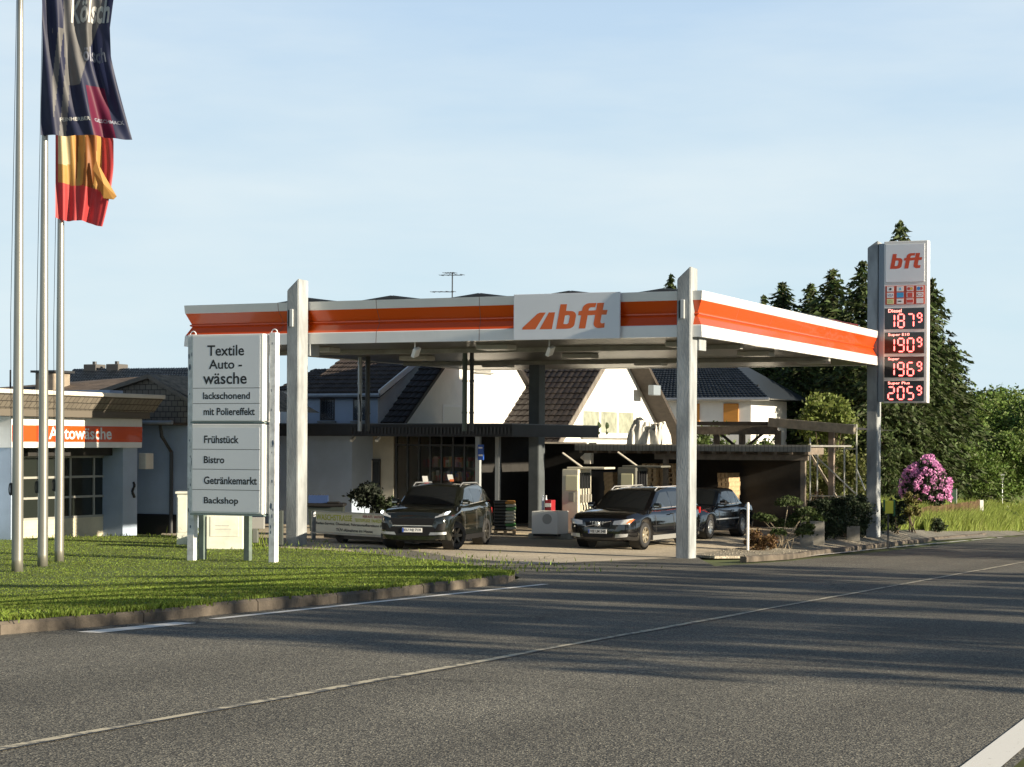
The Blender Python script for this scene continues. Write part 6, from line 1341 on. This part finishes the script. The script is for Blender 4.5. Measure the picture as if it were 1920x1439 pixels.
SUV = dict(L=4.48, W=1.86, H=1.60, R=.345, fo=.90, wb=2.67, zs=.24, spokes=6, steer=-.42, mir=1,
    top=[(0, .70), (.02, .80), (.05, .87), (.1, .92), (.17, .955), (.4, 1.0), (.9, 1.055), (1.25, 1.09), (2.0, 1.08), (4.0, 1.12), (4.2, 1.10), (4.38, 1.02), (4.48, .80)],
    plan=[(0, .74), (.02, .80), (.05, .85), (.1, .895), (.17, .93), (.27, .965), (.5, .99), (.8, 1.0), (3.8, 1.0), (4.2, .95), (4.4, .87), (4.48, .78)],
    belt=[(0, 1.02), (1.2, 1.06), (4.0, 1.16), (4.48, 1.16)], g=(1.12, 1.92, 3.75, 4.40), wb_=.90, wr=.70,
    gh=[(1.12, 1.05), (1.92, 1.53), (2.3, 1.585), (2.9, 1.60), (3.5, 1.575), (3.75, 1.54), (4.10, 1.36), (4.40, 1.12)],
    win=[[(1.52, 1.10), (2.50, 1.12), (2.50, 1.49), (2.10, 1.47), (1.80, 1.31)], [(2.56, 1.12), (3.38, 1.15), (3.38, 1.46), (2.56, 1.49)], [(3.44, 1.16), (3.92, 1.22), (3.62, 1.41), (3.44, 1.44)]], trimline=1,
    doors=(1.45, 2.53, 3.42), handles=(2.35, 3.22), rails=1, sill=M_plast, plate='EU NJ 714', plate_z=.50,
    front=[('grille', [(-.50, .62), (.50, .62), (.58, .79), (-.58, .79)], M_plast, .012, False), ('grille_frame', [(-.52, .60), (.52, .60), (.50, .62), (-.50, .62)], M_chrome, .018, False),
           ('headlight', [(.56, .80), (.86, .88), (.90, .97), (.60, .90)], M_lamp, .012, True), ('daytime_light', [(.80, .90), (.87, .92), (.88, .97), (.81, .95)], M_led, .022, True), ('fog_lamp', [(.56, .48), (.80, .50), (.84, .68), (.66, .66)], M_plast, .012, True),
           ('bumper_trim', [(.42, .38), (.84, .40), (.84, .46), (.46, .45)], M_gmetal, .014, True), ('lower_intake', [(-.62, .36), (.62, .36), (.56, .58), (-.56, .58)], M_plast, .008, False)])
VOL = dict(L=4.82, W=1.86, H=1.52, R=.325, fo=.93, wb=2.82, zs=.20, spokes=7, mir=1,
    top=[(0, .62), (.02, .70), (.05, .76), (.1, .80), (.17, .83), (.4, .88), (.9, .945), (1.3, .98), (2.0, .96), (4.4, 1.0), (4.6, .98), (4.75, .92), (4.82, .75)],
    plan=[(0, .66), (.02, .73), (.05, .79), (.1, .85), (.17, .90), (.27, .945), (.5, .985), (.8, 1.0), (4.1, 1.0), (4.5, .95), (4.72, .89), (4.82, .82)],
    belt=[(0, .92), (1.2, .955), (4.3, 1.02), (4.82, 1.02)], g=(1.22, 2.02, 4.25, 4.72), wb_=.90, wr=.70,
    gh=[(1.22, .94), (2.02, 1.42), (2.5, 1.495), (3.1, 1.52), (4.0, 1.49), (4.25, 1.46), (4.72, 1.00)],
    win=[[(1.62, 1.0), (2.68, 1.01), (2.68, 1.40), (2.22, 1.38), (1.92, 1.22)], [(2.74, 1.01), (3.62, 1.03), (3.60, 1.39), (2.74, 1.40)], [(3.68, 1.03), (4.36, 1.07), (4.12, 1.34), (3.66, 1.38)]], trimline=1,
    doors=(1.55, 2.71, 3.65), handles=(2.5, 3.45), rails=2, sill=mat('sill_grey', (.22, .22, .21), .35), rub=.52, plate='VIE LM 348', plate_z=.43,
    front=[('grille', [(-.31, .53), (.31, .53), (.37, .70), (-.37, .70)], M_plast, .012, False), ('headlight', [(.42, .60), (.80, .62), (.88, .76), (.44, .70)], M_lamp, .012, True), ('indicator', [(.76, .63), (.84, .65), (.89, .74), (.83, .73)], M_amber, .02, True),
           ('lower_intake', [(-.40, .28), (.40, .28), (.44, .38), (-.44, .38)], M_plast, .01, False), ('fog_lamp', [(.48, .27), (.78, .30), (.80, .38), (.50, .37)], M_lamp, .014, True)])
COU = dict(L=4.33, W=1.66, H=1.38, R=.305, fo=.78, wb=2.57, zs=.20, spokes=10,
    top=[(0, .60), (.03, .74), (.1, .78), (.4, .82), (.9, .86), (1.3, .90), (2.0, .90), (3.6, .93), (3.7, .94), (4.2, .92), (4.3, .88), (4.33, .70)],
    plan=[(0, .90), (.02, .94), (.1, .965), (.3, .985), (.8, 1.0), (3.8, 1.0), (4.2, .97), (4.33, .94)],
    belt=[(0, .86), (1.2, .88), (3.7, .92), (4.33, .92)], g=(1.28, 1.88, 3.00, 3.66), wb_=.90, wr=.72,
    gh=[(1.28, .87), (1.88, 1.32), (2.2, 1.365), (2.6, 1.38), (2.9, 1.365), (3.0, 1.34), (3.66, .93)],
    win=[[(1.62, .93), (2.52, .94), (2.46, 1.30), (2.05, 1.28), (1.80, 1.13)], [(2.58, .94), (3.30, .96), (3.02, 1.22), (2.53, 1.30)]], trimline=1,
    doors=(1.45, 2.60), handles=(2.42,), rub=.50, rubm=M_gmetal, plate='EU', plate_z=.42,
    front=[('grille', [(-.55, .60), (.55, .60), (.55, .72), (-.55, .72)], M_plast, .012, False), ('headlight', [(.28, .60), (.42, .60), (.42, .73), (.28, .73)], M_lamp, .02, True), ('headlight', [(.50, .60), (.66, .60), (.66, .73), (.50, .73)], M_lamp, .02, True), ('front_indicator', [(.6, .46), (.78, .46), (.78, .52), (.6, .52)], M_amber, .02, True)])
M_pgrey = mat('dark_green_grey_paint', (.012, .014, .011), .12, metal=.25, coat=.9); M_pblack = mat('black_paint', (.004, .004, .005), .10, spec=.5, coat=1.0); M_pnavy = mat('blue_black_paint', (.005, .007, .011), .12, spec=.5, coat=.8)
M_rim_dark = mat('dark_rim', (.09, .085, .075), .35, metal=.7); M_rim_gold = mat('champagne_rim', (.55, .48, .36), .3, metal=.7); M_rim_sil = mat('silver_rim', (.55, .56, .56), .3, metal=.7)
def place(P, px, py, hd):    # near side front wheel contact at a photo point
    g = gp(px, py); fx, fy = cos(hd), sin(hd); lx, ly = -fy, fx; w = P['W'] / 2 - .1; xf = P['L'] / 2 - P['fo']
    return V2((g.x - fx * xf - lx * w, g.y - fy * xf - ly * w, 0.012))
hd = radians(-90 - 15); car('estate_suv', 'dark green grey sport utility car with lit front lamps left of the white refuse unit', place(SUV, 853, 1031, hd), hd, SUV, M_pgrey, M_rim_dark)
hd = radians(-90 - 28); vol = car('estate_car', 'glossy black estate car at the pump with chrome grille and pale wheels', place(VOL, 1205, 1028, hd), hd, VOL, M_pblack, M_rim_gold)
hd2 = radians(-90 - 27); car('coupe', 'old blue black two door coupe parked behind the right canopy column', place(COU, 1327, 1010, hd2), hd2, COU, M_pnavy, M_rim_sil)
# estate grille: chrome frame, bars and diagonal with round emblem
hd = radians(-90 - 28); lv = place(VOL, 1205, 1028, hd); MMv = Matrix.Translation(lv) @ Matrix.Rotation(hd, 4, 'Z'); xf = VOL['L'] / 2 + .022
mb = MB(MMv); pts = [(-.33, .53), (.33, .53), (.39, .70), (-.39, .70), (-.33, .53)]; mb.tube([(xf - .06 * (abs(y) / .39) ** 2, y, z) for y, z in pts], .014, 6); gf = mb.build('grille_frame', M_chrome, vol)
for k in range(9): y = -.28 + .07 * k; mb = MB(MMv); xo = xf - .06 * (abs(y) / .39) ** 2; mb.box(xo - .03, xo - .004, y - .008, y + .008, .55, .68); mb.build('grille_bar', M_chrome, gf)
mb = MB(MMv); mb.tube([(xf - .01, -.36, .54), (xf, 0, .62), (xf - .01, .36, .69)], .009, 6); mb.build('grille_diagonal', M_chrome, gf)
mb = MB(MMv); mb.lathe([(0, xf + .02), (.05, xf + .02), (.065, xf)], c=(0, 0, .62), axis='x', n=16); mb.build('emblem', M_chrome, gf)
# ================================================================== FORECOURT FURNITURE
def P0(px, py): return gp(px, py, 0.0)
# pump island
pi_ = gp(1030, 1011); fi = FR(pi_)
isl = thing('pump_island', 'long low grey kerbed island under the fuel pumps', 'island', FW(fi.x - 1.5, fi.y + .3), -TH)
mb = MB(MF); mb.bbox(fi.x - .55, fi.x + .75, fi.y - .25, fi.y + 9.5, 0, .16, .04); mb.build('kerb', mat('island_concrete', (.34, .33, .29), .85, var=.2), isl)
# white refuse unit at the island end
ub = fi.y - .2; u0 = onb(1006, 960, ub); u1 = onb(1047, 960, ub); zt_ = onb(1030, 958.5, ub).z
t_ = thing('refuse_unit', 'white box with oval opening at the end of the pump island', 'waste bin', FW(u0.x, ub), -TH)
mb = MB(MF); mb.bbox(u0.x, u1.x + .12, ub - .35, ub + .45, .16, zt_, .02); bx_ = mb.build('casing', mat('bin_white', (.80, .80, .76), .4), t_)
mb = MB(MF); mb.lathe([(0, 0), (.14, 0), (.16, .02), (.16, .0)], c=(onb(1035, 970, ub).x, ub - .352, onb(1035, 973, ub).z), axis='y', n=20); mb.v = mb.v; mb.build('opening', mat('bin_shadow_grey', (.40, .40, .38), .5), bx_)
mb = MB(MF); mb.box(u0.x + .03, u1.x + .09, ub - .3, ub + .4, .1, .16); mb.build('foot', M_black, t_)
for (dx, h, r, col, nm, lab) in ((.10, .30, .09, (.02, .02, .02), 'canister', 'black canister standing on the white refuse unit'), (.32, .32, .11, (.45, .02, .03), 'canister', 'dark red canister with white label on the white refuse unit')):
    pass
ff = thing('red_box', 'dark red box with white label behind the white refuse unit', 'box', FW(u0.x + .35, ub + .6), -TH)
mb = MB(MF); mb.bbox(onb(1021, 950, ub + .6).x, onb(1034, 950, ub + .6).x, ub + .6, ub + .9, .16, onb(1028, 938, ub + .6).z, .02); rb_ = mb.build('box', mat('dark_red', (.28, .012, .02), .5), ff)
mb = MB(MF); mb.box(onb(1022, 950, ub + .6).x, onb(1033, 950, ub + .6).x, ub + .588, ub + .598, onb(1028, 951, ub + .6).z, onb(1028, 944, ub + .6).z); mb.build('label', M_wpaint, rb_)
ff = thing('bucket', 'black squeegee bucket with blue white bottles beside the rear column', 'bucket', FW(u0.x - .1, ub + .55), -TH)
mb = MB(MF); c_ = onb(1019, 940, ub + .55); mb.lathe([(.10, .16), (.13, .7), (.12, .7), (.09, .2)], c=(c_.x, ub + .7, 0), n=16); mb.build('pail', M_black, ff)
for (px, cc) in ((1018, (.55, .62, .75)), (1024, (.7, .72, .75))): c_ = onb(px, 930, ub + .7); mb = MB(MF); mb.lathe([(.035, .55), (.04, 1.05), (.015, 1.15), (.02, 1.2), (0, 1.2)], c=(c_.x, ub + .7, 0), n=10); mb.build('bottle', mat('bottle_%d' % px, cc, .3), ff)
# cream dispenser
def dispenser(label, px0, px1, b, ytop, Mc):
    a0 = onb(px0, 950, b).x; a1 = onb(px1, 950, b).x; zt = onb((px0 + px1) / 2, ytop, b).z
    t_ = thing('fuel_dispenser', label, 'fuel pump', FW(a0, b), -TH, 'fuel dispensers on the island'); Mg = mat('pump_grey', (.22, .22, .19), .5)
    mb = MB(MF); mb.bbox(a0, a1, b, b + 1.0, .16, zt, .03); cs = mb.build('casing', Mc, t_)
    mb = MB(MF); mb.bbox(a0 + .1, a1 + .75, b + .12, b + .95, zt - .0, zt + .06, .02); mb.build('top_board', Mc, t_)
    mb = MB(MF); mb.bbox(a0 + .12, a0 + .5, b - .03, b + .02, zt - .62, zt - .18, .02); mb.build('display_head', mat('pump_yellow', (.66, .63, .42), .35), cs)
    mb = MB(MF); mb.box(a0 + .22, a0 + .38, b - .02, b - .001, zt - .92, zt - .66); mb.build('card_slot', Mg, cs)
    mb = MB(MF); mb.box(a1 + .001, a1 + .012, b + .10, b + .9, zt - .55, zt - .1); mb.build('side_screen', M_screen, cs)
    for k in range(4):
        y = b + .16 + .2 * k; mb = MB(MF); mb.tube([(a1 + .04, y, zt - .1), (a1 + .06, y, zt - .9), (a1 + .18, y, .45), (a1 + .10, y + .08, .35), (a1 + .05, y + .1, .9), (a1 + .05, y + .05, zt - 1.0)], .016, 6); h = mb.build('hose', M_black, t_)
        mb = MB(MF); mb.bbox(a1 + .015, a1 + .10, y - .03, y + .03, zt - .95, zt - .72, .012); mb.build('nozzle', mat('nozzle_grey', (.35, .34, .30), .4), h)
    mb = MB(MF); mb.tube([(a0 + .5, b + .3, zt + .05), (a0 + .2, b + .3, zt + .25), (a0 - .1, b + .3, zt + .45)], .03, 6); mb.build('hose_arm', M_cream, t_)
    return t_
bd = ub + 1.1
dispenser('cream fuel dispenser with yellow display head beside the white refuse unit', 1053, 1084, bd, 880, mat('pump_cream', (.60, .57, .46), .45, var=.08))
dispenser('dark fuel dispenser behind the roof of the black estate car', 1157, 1192, fi.y + 4.0, 877, mat('pump_dark', (.14, .14, .12), .5, var=.08))
# ---- trailer banner, bins and crates on the left
tbp = gp(590, 1019); te = gp(716, 1012)
tl = at(593, 1000, 55.6); tr = at(725, 1000, 53.4)
d_ = V2((tr.x - tl.x, tr.y - tl.y, 0)).normalized(); rotz_ = math.atan2(d_.y, d_.x); MT = Matrix.Translation((tl.x, tl.y, 0)) @ Matrix.Rotation(rotz_, 4, 'Z'); LT = (V2((tr.x, tr.y, 0)) - V2((tl.x, tl.y, 0))).length + 1.0
t_ = thing('banner_trailer', 'low trailer carrying a long grey car wash advertising banner', 'trailer', (tl.x, tl.y, 0), rotz_)
zB = at(593, 997, 55.6).z; zT = at(593, 960, 55.6).z
Mbn = mat('banner_vinyl', (.72, .70, .58), .5, var=.06)
mb = MB(MT); mb.bbox(0, LT, -.02, .02, zB, zT, .01); bn = mb.build('banner_panel', Mbn, t_)
mb = MB(MT); mb.box(-.14, -.10, -.06, .06, .05, zT + .02); mb.box(-.10, LT, -.05, .03, zT + .003, zT + .03); mb.box(-.10, LT, -.05, .03, zB - .05, zB - .004); mb.build('frame', M_gmetal, t_)
mb = MB(MT); mb.box(.2, LT, .1, 1.3, zB - .16, zB - .06); mb.build('deck', M_dmetal, t_)
for x in (.9, LT - .8): mb = MB(MT); mb.lathe([(.0, .10), (.20, .10), (.22, .15), (.22, .25), (0, .25)], c=(x, 0, .22), axis='y', n=20); mb.build('wheel', M_tyre, t_)
sc_ = LT - 1.0
def bt(s, x, z, w_, h, m_, sl=0): text(s, MT @ V2((x, -.024, z)), (d_.x, d_.y, 0), (0, 0, 1), w_, h, m_, bn, 'lettering', .003, sl, .02)
Hb = zT - zB; Mgr = mat('lime_lettering', (.50, .52, .03), .5); Mrd = mat('dark_red_lettering', (.30, .02, .03), .5)
bt('WASCHSTRASSE', .03, zB + Hb * .60, sc_ * .52, Hb * .30, Mgr); bt('TEXTILPFLEGE', .04 + sc_ * .55, zB + Hb * .60, sc_ * .22, Hb * .16, Mgr); bt('FAHRZEUGE', .04 + sc_ * .79, zB + Hb * .60, sc_ * .2, Hb * .16, Mgr)
bt('NUR AUTL. SANTAGS', sc_ * .68, zB + Hb * .82, sc_ * .28, Hb * .12, Mrd); bt('Reifen-Service, Ölwechsel, Fahrzeugaufbereitung & Wagen', .03, zB + Hb * .34, sc_ * 1.08, Hb * .20, M_letter); bt('TÜV-Abnahme im Hause', sc_ * .30, zB + Hb * .08, sc_ * .52, Hb * .18, M_letter)
# brick kerb behind the trailer
qa = at(640, 1010, 57.0); qb = at(735, 1005, 56.0)
t_ = thing('brick_edging', 'low red brick planter wall with pale base behind the banner trailer', 'low wall', (qa.x, 57, 0)); M_brick = mat('red_brick', (.42, .13, .06), .8, island=.2, var=.3, vscale=9)
mb = MB(); mb.box(qa.x, qb.x + .4, 56.6, 57.0, 0, .17); mb.build('base', M_cream, t_)
mb = MB(); x = qa.x
while x < qb.x + .3: mb.bbox(x, x + .11, 56.58, 57.0, .173, .36, .006); x += .12
o = mb.build('bricks', M_brick, t_); o['kind'] = 'stuff'
def bin_(px0, px1, ytop, Y, label, col, grp=None):
    a = at(px0, 1000, Y); b_ = at(px1, 1000, Y); zt = at(px0, ytop, Y).z; t_ = thing('waste_container', label, 'waste bin', (a.x, Y, 0), 0, grp); w_ = b_.x - a.x
    mb = MB(); mb.prism([(a.x + .06, Y, .14), (b_.x - .06, Y, .14), (b_.x, Y - .03, zt - .1), (a.x, Y - .03, zt - .1)], (0, .8, 0)); mb.build('bin_body', mat('bin_' + label[:4], col, .5), t_)
    mb = MB(); mb.bbox(a.x - .04, b_.x + .04, Y - .08, Y + .84, zt - .09, zt, .03); mb.bbox(a.x + w_ * .55, b_.x - w_ * .1, Y - .1, Y + .2, zt - .0, zt + .05, .02); lid = mb.build('lid', M_plast, t_)
    mb = MB(); mb.tube([(a.x + w_ * .2, Y - .12, zt - .07), (b_.x - w_ * .2, Y - .12, zt - .07)], .02, 6); mb.build('handle', M_plast, lid)
    for x in (a.x + .15, b_.x - .15): mb = MB(); mb.lathe([(0, -.03), (.08, -.03), (.08, .03), (0, .03)], c=(x, Y + .05, .08), axis='y', n=14); mb.build('castor', M_tyre, t_)
    return zt
zt_ = bin_(577, 643, 944, 59.0, 'dark wide waste container behind the banner trailer', (.02, .028, .026)); 
for (px, lab) in ((578, 'blue crate on the waste container nearest the column'), (596, 'blue crate on the waste container with the wall behind it')):
    a = at(px, 930, 59.2); t_ = thing('bottle_crate', lab, 'crate', (a.x, 59.2, zt_), 0, 'blue crates on the waste container'); Mb_ = mat('crate_blue', (.02, .045, .13), .5); mb = MB(); w_ = 18 / F * 59.2; h_ = 12 / F * 59.2
    for (x0, x1, y0, y1) in ((0, w_, 0, .02), (0, w_, .28, .3), (0, .02, .02, .28), (w_ - .02, w_, .02, .28)): mb.box(a.x + x0, a.x + x1, 59.25 + y0, 59.25 + y1, zt_, zt_ + h_ * 1.2)
    mb.box(a.x + .02, a.x + w_ - .02, 59.27, 59.53, zt_, zt_ + .02); mb.build('shell', Mb_, t_); mb = MB()
    for k in range(3): mb.lathe([(.03, zt_ + .02), (.03, zt_ + .14), (.012, zt_ + .2), (.012, zt_ + .24), (0, zt_ + .24)], c=(a.x + .05 + k * .08, 59.4, 0), n=8); 
    o = mb.build('bottles', M_dmetal, t_); o['kind'] = 'stuff'
# cabinets behind the service sign
def cab(px0, px1, yt, yb, Y, label, m_, name='service_cabinet'):
    a = at(px0, 1000, Y); b_ = at(px1, 1000, Y); zt = at(px0, yt, Y).z; zb_ = min(hz(a.x, Y), hz(b_.x, Y)); t_ = thing(name, label, 'cabinet', (a.x, Y, zb_), 0)
    mb = MB(); mb.bbox(a.x, b_.x, Y, Y + .5, zb_ - .1, zt - .06, .015); c_ = mb.build('casing', m_, t_); mb = MB(); mb.bbox(a.x - .04, b_.x + .04, Y - .04, Y + .54, zt - .06, zt, .015); mb.build('lid', m_, t_)
    mb = MB(); mb.box(a.x + (b_.x - a.x) * .12, b_.x - (b_.x - a.x) * .12, Y - .012, Y - .001, zb_ + .42, zt - .14); dr = mb.build('door', m_, c_); return t_, a, b_, zt, zb_, dr
M_cabw = mat('cabinet_cream', (.74, .74, .64), .5, var=.15, vscale=3)
t_, a, b_, zt, zb_, dr = cab(386, 455, 958, 1024, 49.5, 'wide cream service cabinet behind the service sign', M_cabw); mb = MB(); mb.box(a.x + .22, a.x + .55, 49.485, 49.4875, zt - .36, zt - .35); mb.box(a.x + .22, a.x + .60, 49.485, 49.4875, zt - .44, zt - .432); mb.build('vent_lines', M_gmetal, dr)
cab(331, 352, 922, 1020, 51.5, 'tall narrow white cabinet left of the service sign', M_cabw)
t_ = thing('ticket_machine', 'dark red narrow machine standing against the slate gable wall', 'machine', (at(312, 1000, 60.5).x, 60.5, 0)); a = at(312, 1000, 60.5); b_ = at(327, 1000, 60.5)
mb = MB(); mb.bbox(a.x, b_.x, 60.5, 60.8, 0, at(320, 936, 60.5).z, .02); c_ = mb.build('casing', mat('machine_maroon', (.07, .012, .018), .5), t_); mb = MB(); mb.box(a.x + .05, b_.x - .05, 60.49, 60.499, at(0, 960, 60.5).z, at(0, 945, 60.5).z); mb.build('screen', mat('pale_label', (.45, .40, .42), .5), c_)
# leaning grey boards right of the sign
t_ = thing('stacked_boards', 'grey boards and slabs leaning together behind the right sign post', 'boards', (at(485, 1000, 50.5).x, 50.5, 0)); 
for (x0, x1, y0, y1, cc) in ((470, 500, 968, 990, (.28, .28, .27)), (478, 488, 990, 1016, (.12, .13, .12)), (527, 535, 955, 1020, (.05, .06, .055))): mb = MB(); mb.bbox(at(x0, 0, 50.5).x, at(x1, 0, 50.5).x, 50.5, 50.7, max(0, at(0, y1, 50.5).z), at(0, y0, 50.5).z, .015); mb.build('board', mat('board_%d' % x0, cc, .8), t_)
# advertising stands and small goods before the shop window
for (px, py0, py1, cc, c2, lab) in ((799, 889, 905, (.55, .56, .56), (.5, .02, .03), 'leaning price card with red corner before the shop window'), (846, 886, 899, (.5, .52, .52), (.45, .12, .04), 'upright card with red foot behind the dark green grey car')):
    Y = 62.0; a = at(px - 5, 950, Y); b_ = at(px + 5, 950, Y); t_ = thing('display_card', lab, 'sign', (a.x, Y, 0)); mb = MB(); mb.prism([(a.x, Y, at(0, py1, Y).z), (b_.x, Y, at(0, py1, Y).z), (b_.x - .05, Y + .1, at(0, py0, Y).z), (a.x - .05, Y + .1, at(0, py0, Y).z)], (0, .02, 0)); c_ = mb.build('card', mat('card_grey_%d' % px, cc, .5), t_)
    mb = MB(); mb.box(a.x + .03, b_.x, Y - .03, Y - .005, at(0, py1, Y).z, at(0, (py0 + py1 * 2) / 3, Y).z); mb.build('red_field', mat('card_red_%d' % px, c2, .5), c_); mb = MB(); mb.box((a.x + b_.x) / 2 - .015, (a.x + b_.x) / 2 + .015, Y + .03, Y + .06, 0, at(0, py1, Y).z); mb.build('stand', M_dmetal, t_)
# bagged goods pallet
Y = 60.5; a = at(926, 985, Y); b_ = at(967, 985, Y)
t_ = thing('bag_pallet', 'pallet of stacked sacks with green and white ends between the cars', 'pallet', (a.x, Y, 0), 0); nl = 9; zt_ = at(0, 935, Y).z; lh = (zt_ - .14) / nl
mb = MB(); mb.box(a.x, b_.x, Y, Y + .9, .10, .13); [mb.box(a.x + dx, a.x + dx + .1, Y, Y + .9, 0, .10) for dx in (0, .28, .54)]; mb.build('pallet_base', M_ptimber, t_)
rs = random.Random(6); gcols = [mat('sack_green', (.08, .26, .08), .6), mat('sack_white', (.5, .5, .42), .6), mat('sack_orange', (.45, .22, .05), .6)]
for k in range(nl):
    z = .14 + k * lh; o_ = rs.uniform(-.02, .02)
    mb = MB(); mb.bbox(a.x + o_, b_.x - .22 + o_, Y + .02, Y + .85, z, z + lh * .96, .03); mb.build('sack', mat('sack_black', (.03, .03, .028), .4), t_)
    mb = MB(); mb.bbox(b_.x - .30 + o_, b_.x + o_, Y - .02, Y + .85, z + .005, z + lh * .93, .035); mb.build('sack', gcols[2 if k == nl - 1 else (0 if rs.random() < .55 else 1)], t_)
# pallets under the shelter
def pallet_stack(px0, px1, ytop, b, n, label, z0=0):
    a0 = onb(px0, 900, b).x; a1 = onb(px1, 900, b).x; ztop = onb(px0, ytop, b).z; h = .145; n = int(ztop / h)
    for k in range(n):
        z = .01 + k * h + rs.uniform(0, .002); o_ = rs.uniform(-.03, .03)
        t_ = thing('pallet', '%s, %s' % (label, ['bottom pallet', 'second pallet from the bottom', 'third pallet from the bottom', 'fourth pallet from the bottom', 'fifth pallet from the bottom', 'sixth pallet from the bottom', 'seventh pallet from the bottom', 'eighth pallet from the bottom', 'ninth pallet from the bottom', 'tenth pallet from the bottom', 'eleventh pallet from the bottom', 'twelfth pallet from the bottom', 'thirteenth pallet from the bottom', 'fourteenth pallet from the bottom', 'fifteenth pallet from the bottom'][k]), 'pallet', FW(a0, b, z), -TH, 'timber pallets stacked in the shelter')
        w_ = a1 - a0; mb = MB(MF); mb.box(a0 + o_, a1 + o_, b, b + 1.15, z + .118, z + .140); mb.build('top_deck', M_ptimber, t_)
        for j in range(3): xb_ = a0 + o_ + (w_ - .1) * j / 2; mb = MB(MF); mb.box(xb_, xb_ + .1, b, b + 1.15, z + .020, z + .116); mb.build('bearer', M_ptimber, t_)
        mb = MB(MF); mb.box(a0 + o_, a1 + o_, b + .001, b + 1.14, z, z + .018); mb.build('bottom_board', M_ptimber, t_)
pallet_stack(1205, 1229, 866, bp_ + 1.2, 13, 'stack left of the shelter post'); pallet_stack(1238, 1266, 867, bp_ + 1.5, 13, 'stack right of the shelter post'); pallet_stack(1133, 1150, 886, bp_ + 1.6, 10, 'low stack beside the dark dispenser'); pallet_stack(1345, 1366, 880, bp_ + 2.7, 10, 'shaded stack deep inside the shelter')
bw = bp_ + 2.4
t_ = thing('dark_crate_wall', 'row of dark stacked drink crates inside the shelter', 'crates', FW(*onb(1105, 940, bw).xy), -TH, None)
for k in range(5):
    mb = MB(MF); a = onb(1088 + k * 9, 900, bw).x; mb.bbox(a, a + .38, bw, bw + .4, .02 + 0, onb(1100, 884 + (k % 2) * 10, bw).z, .01); mb.build('crate_column', mat('crate_dark', (.03, .03, .035), .5), t_)
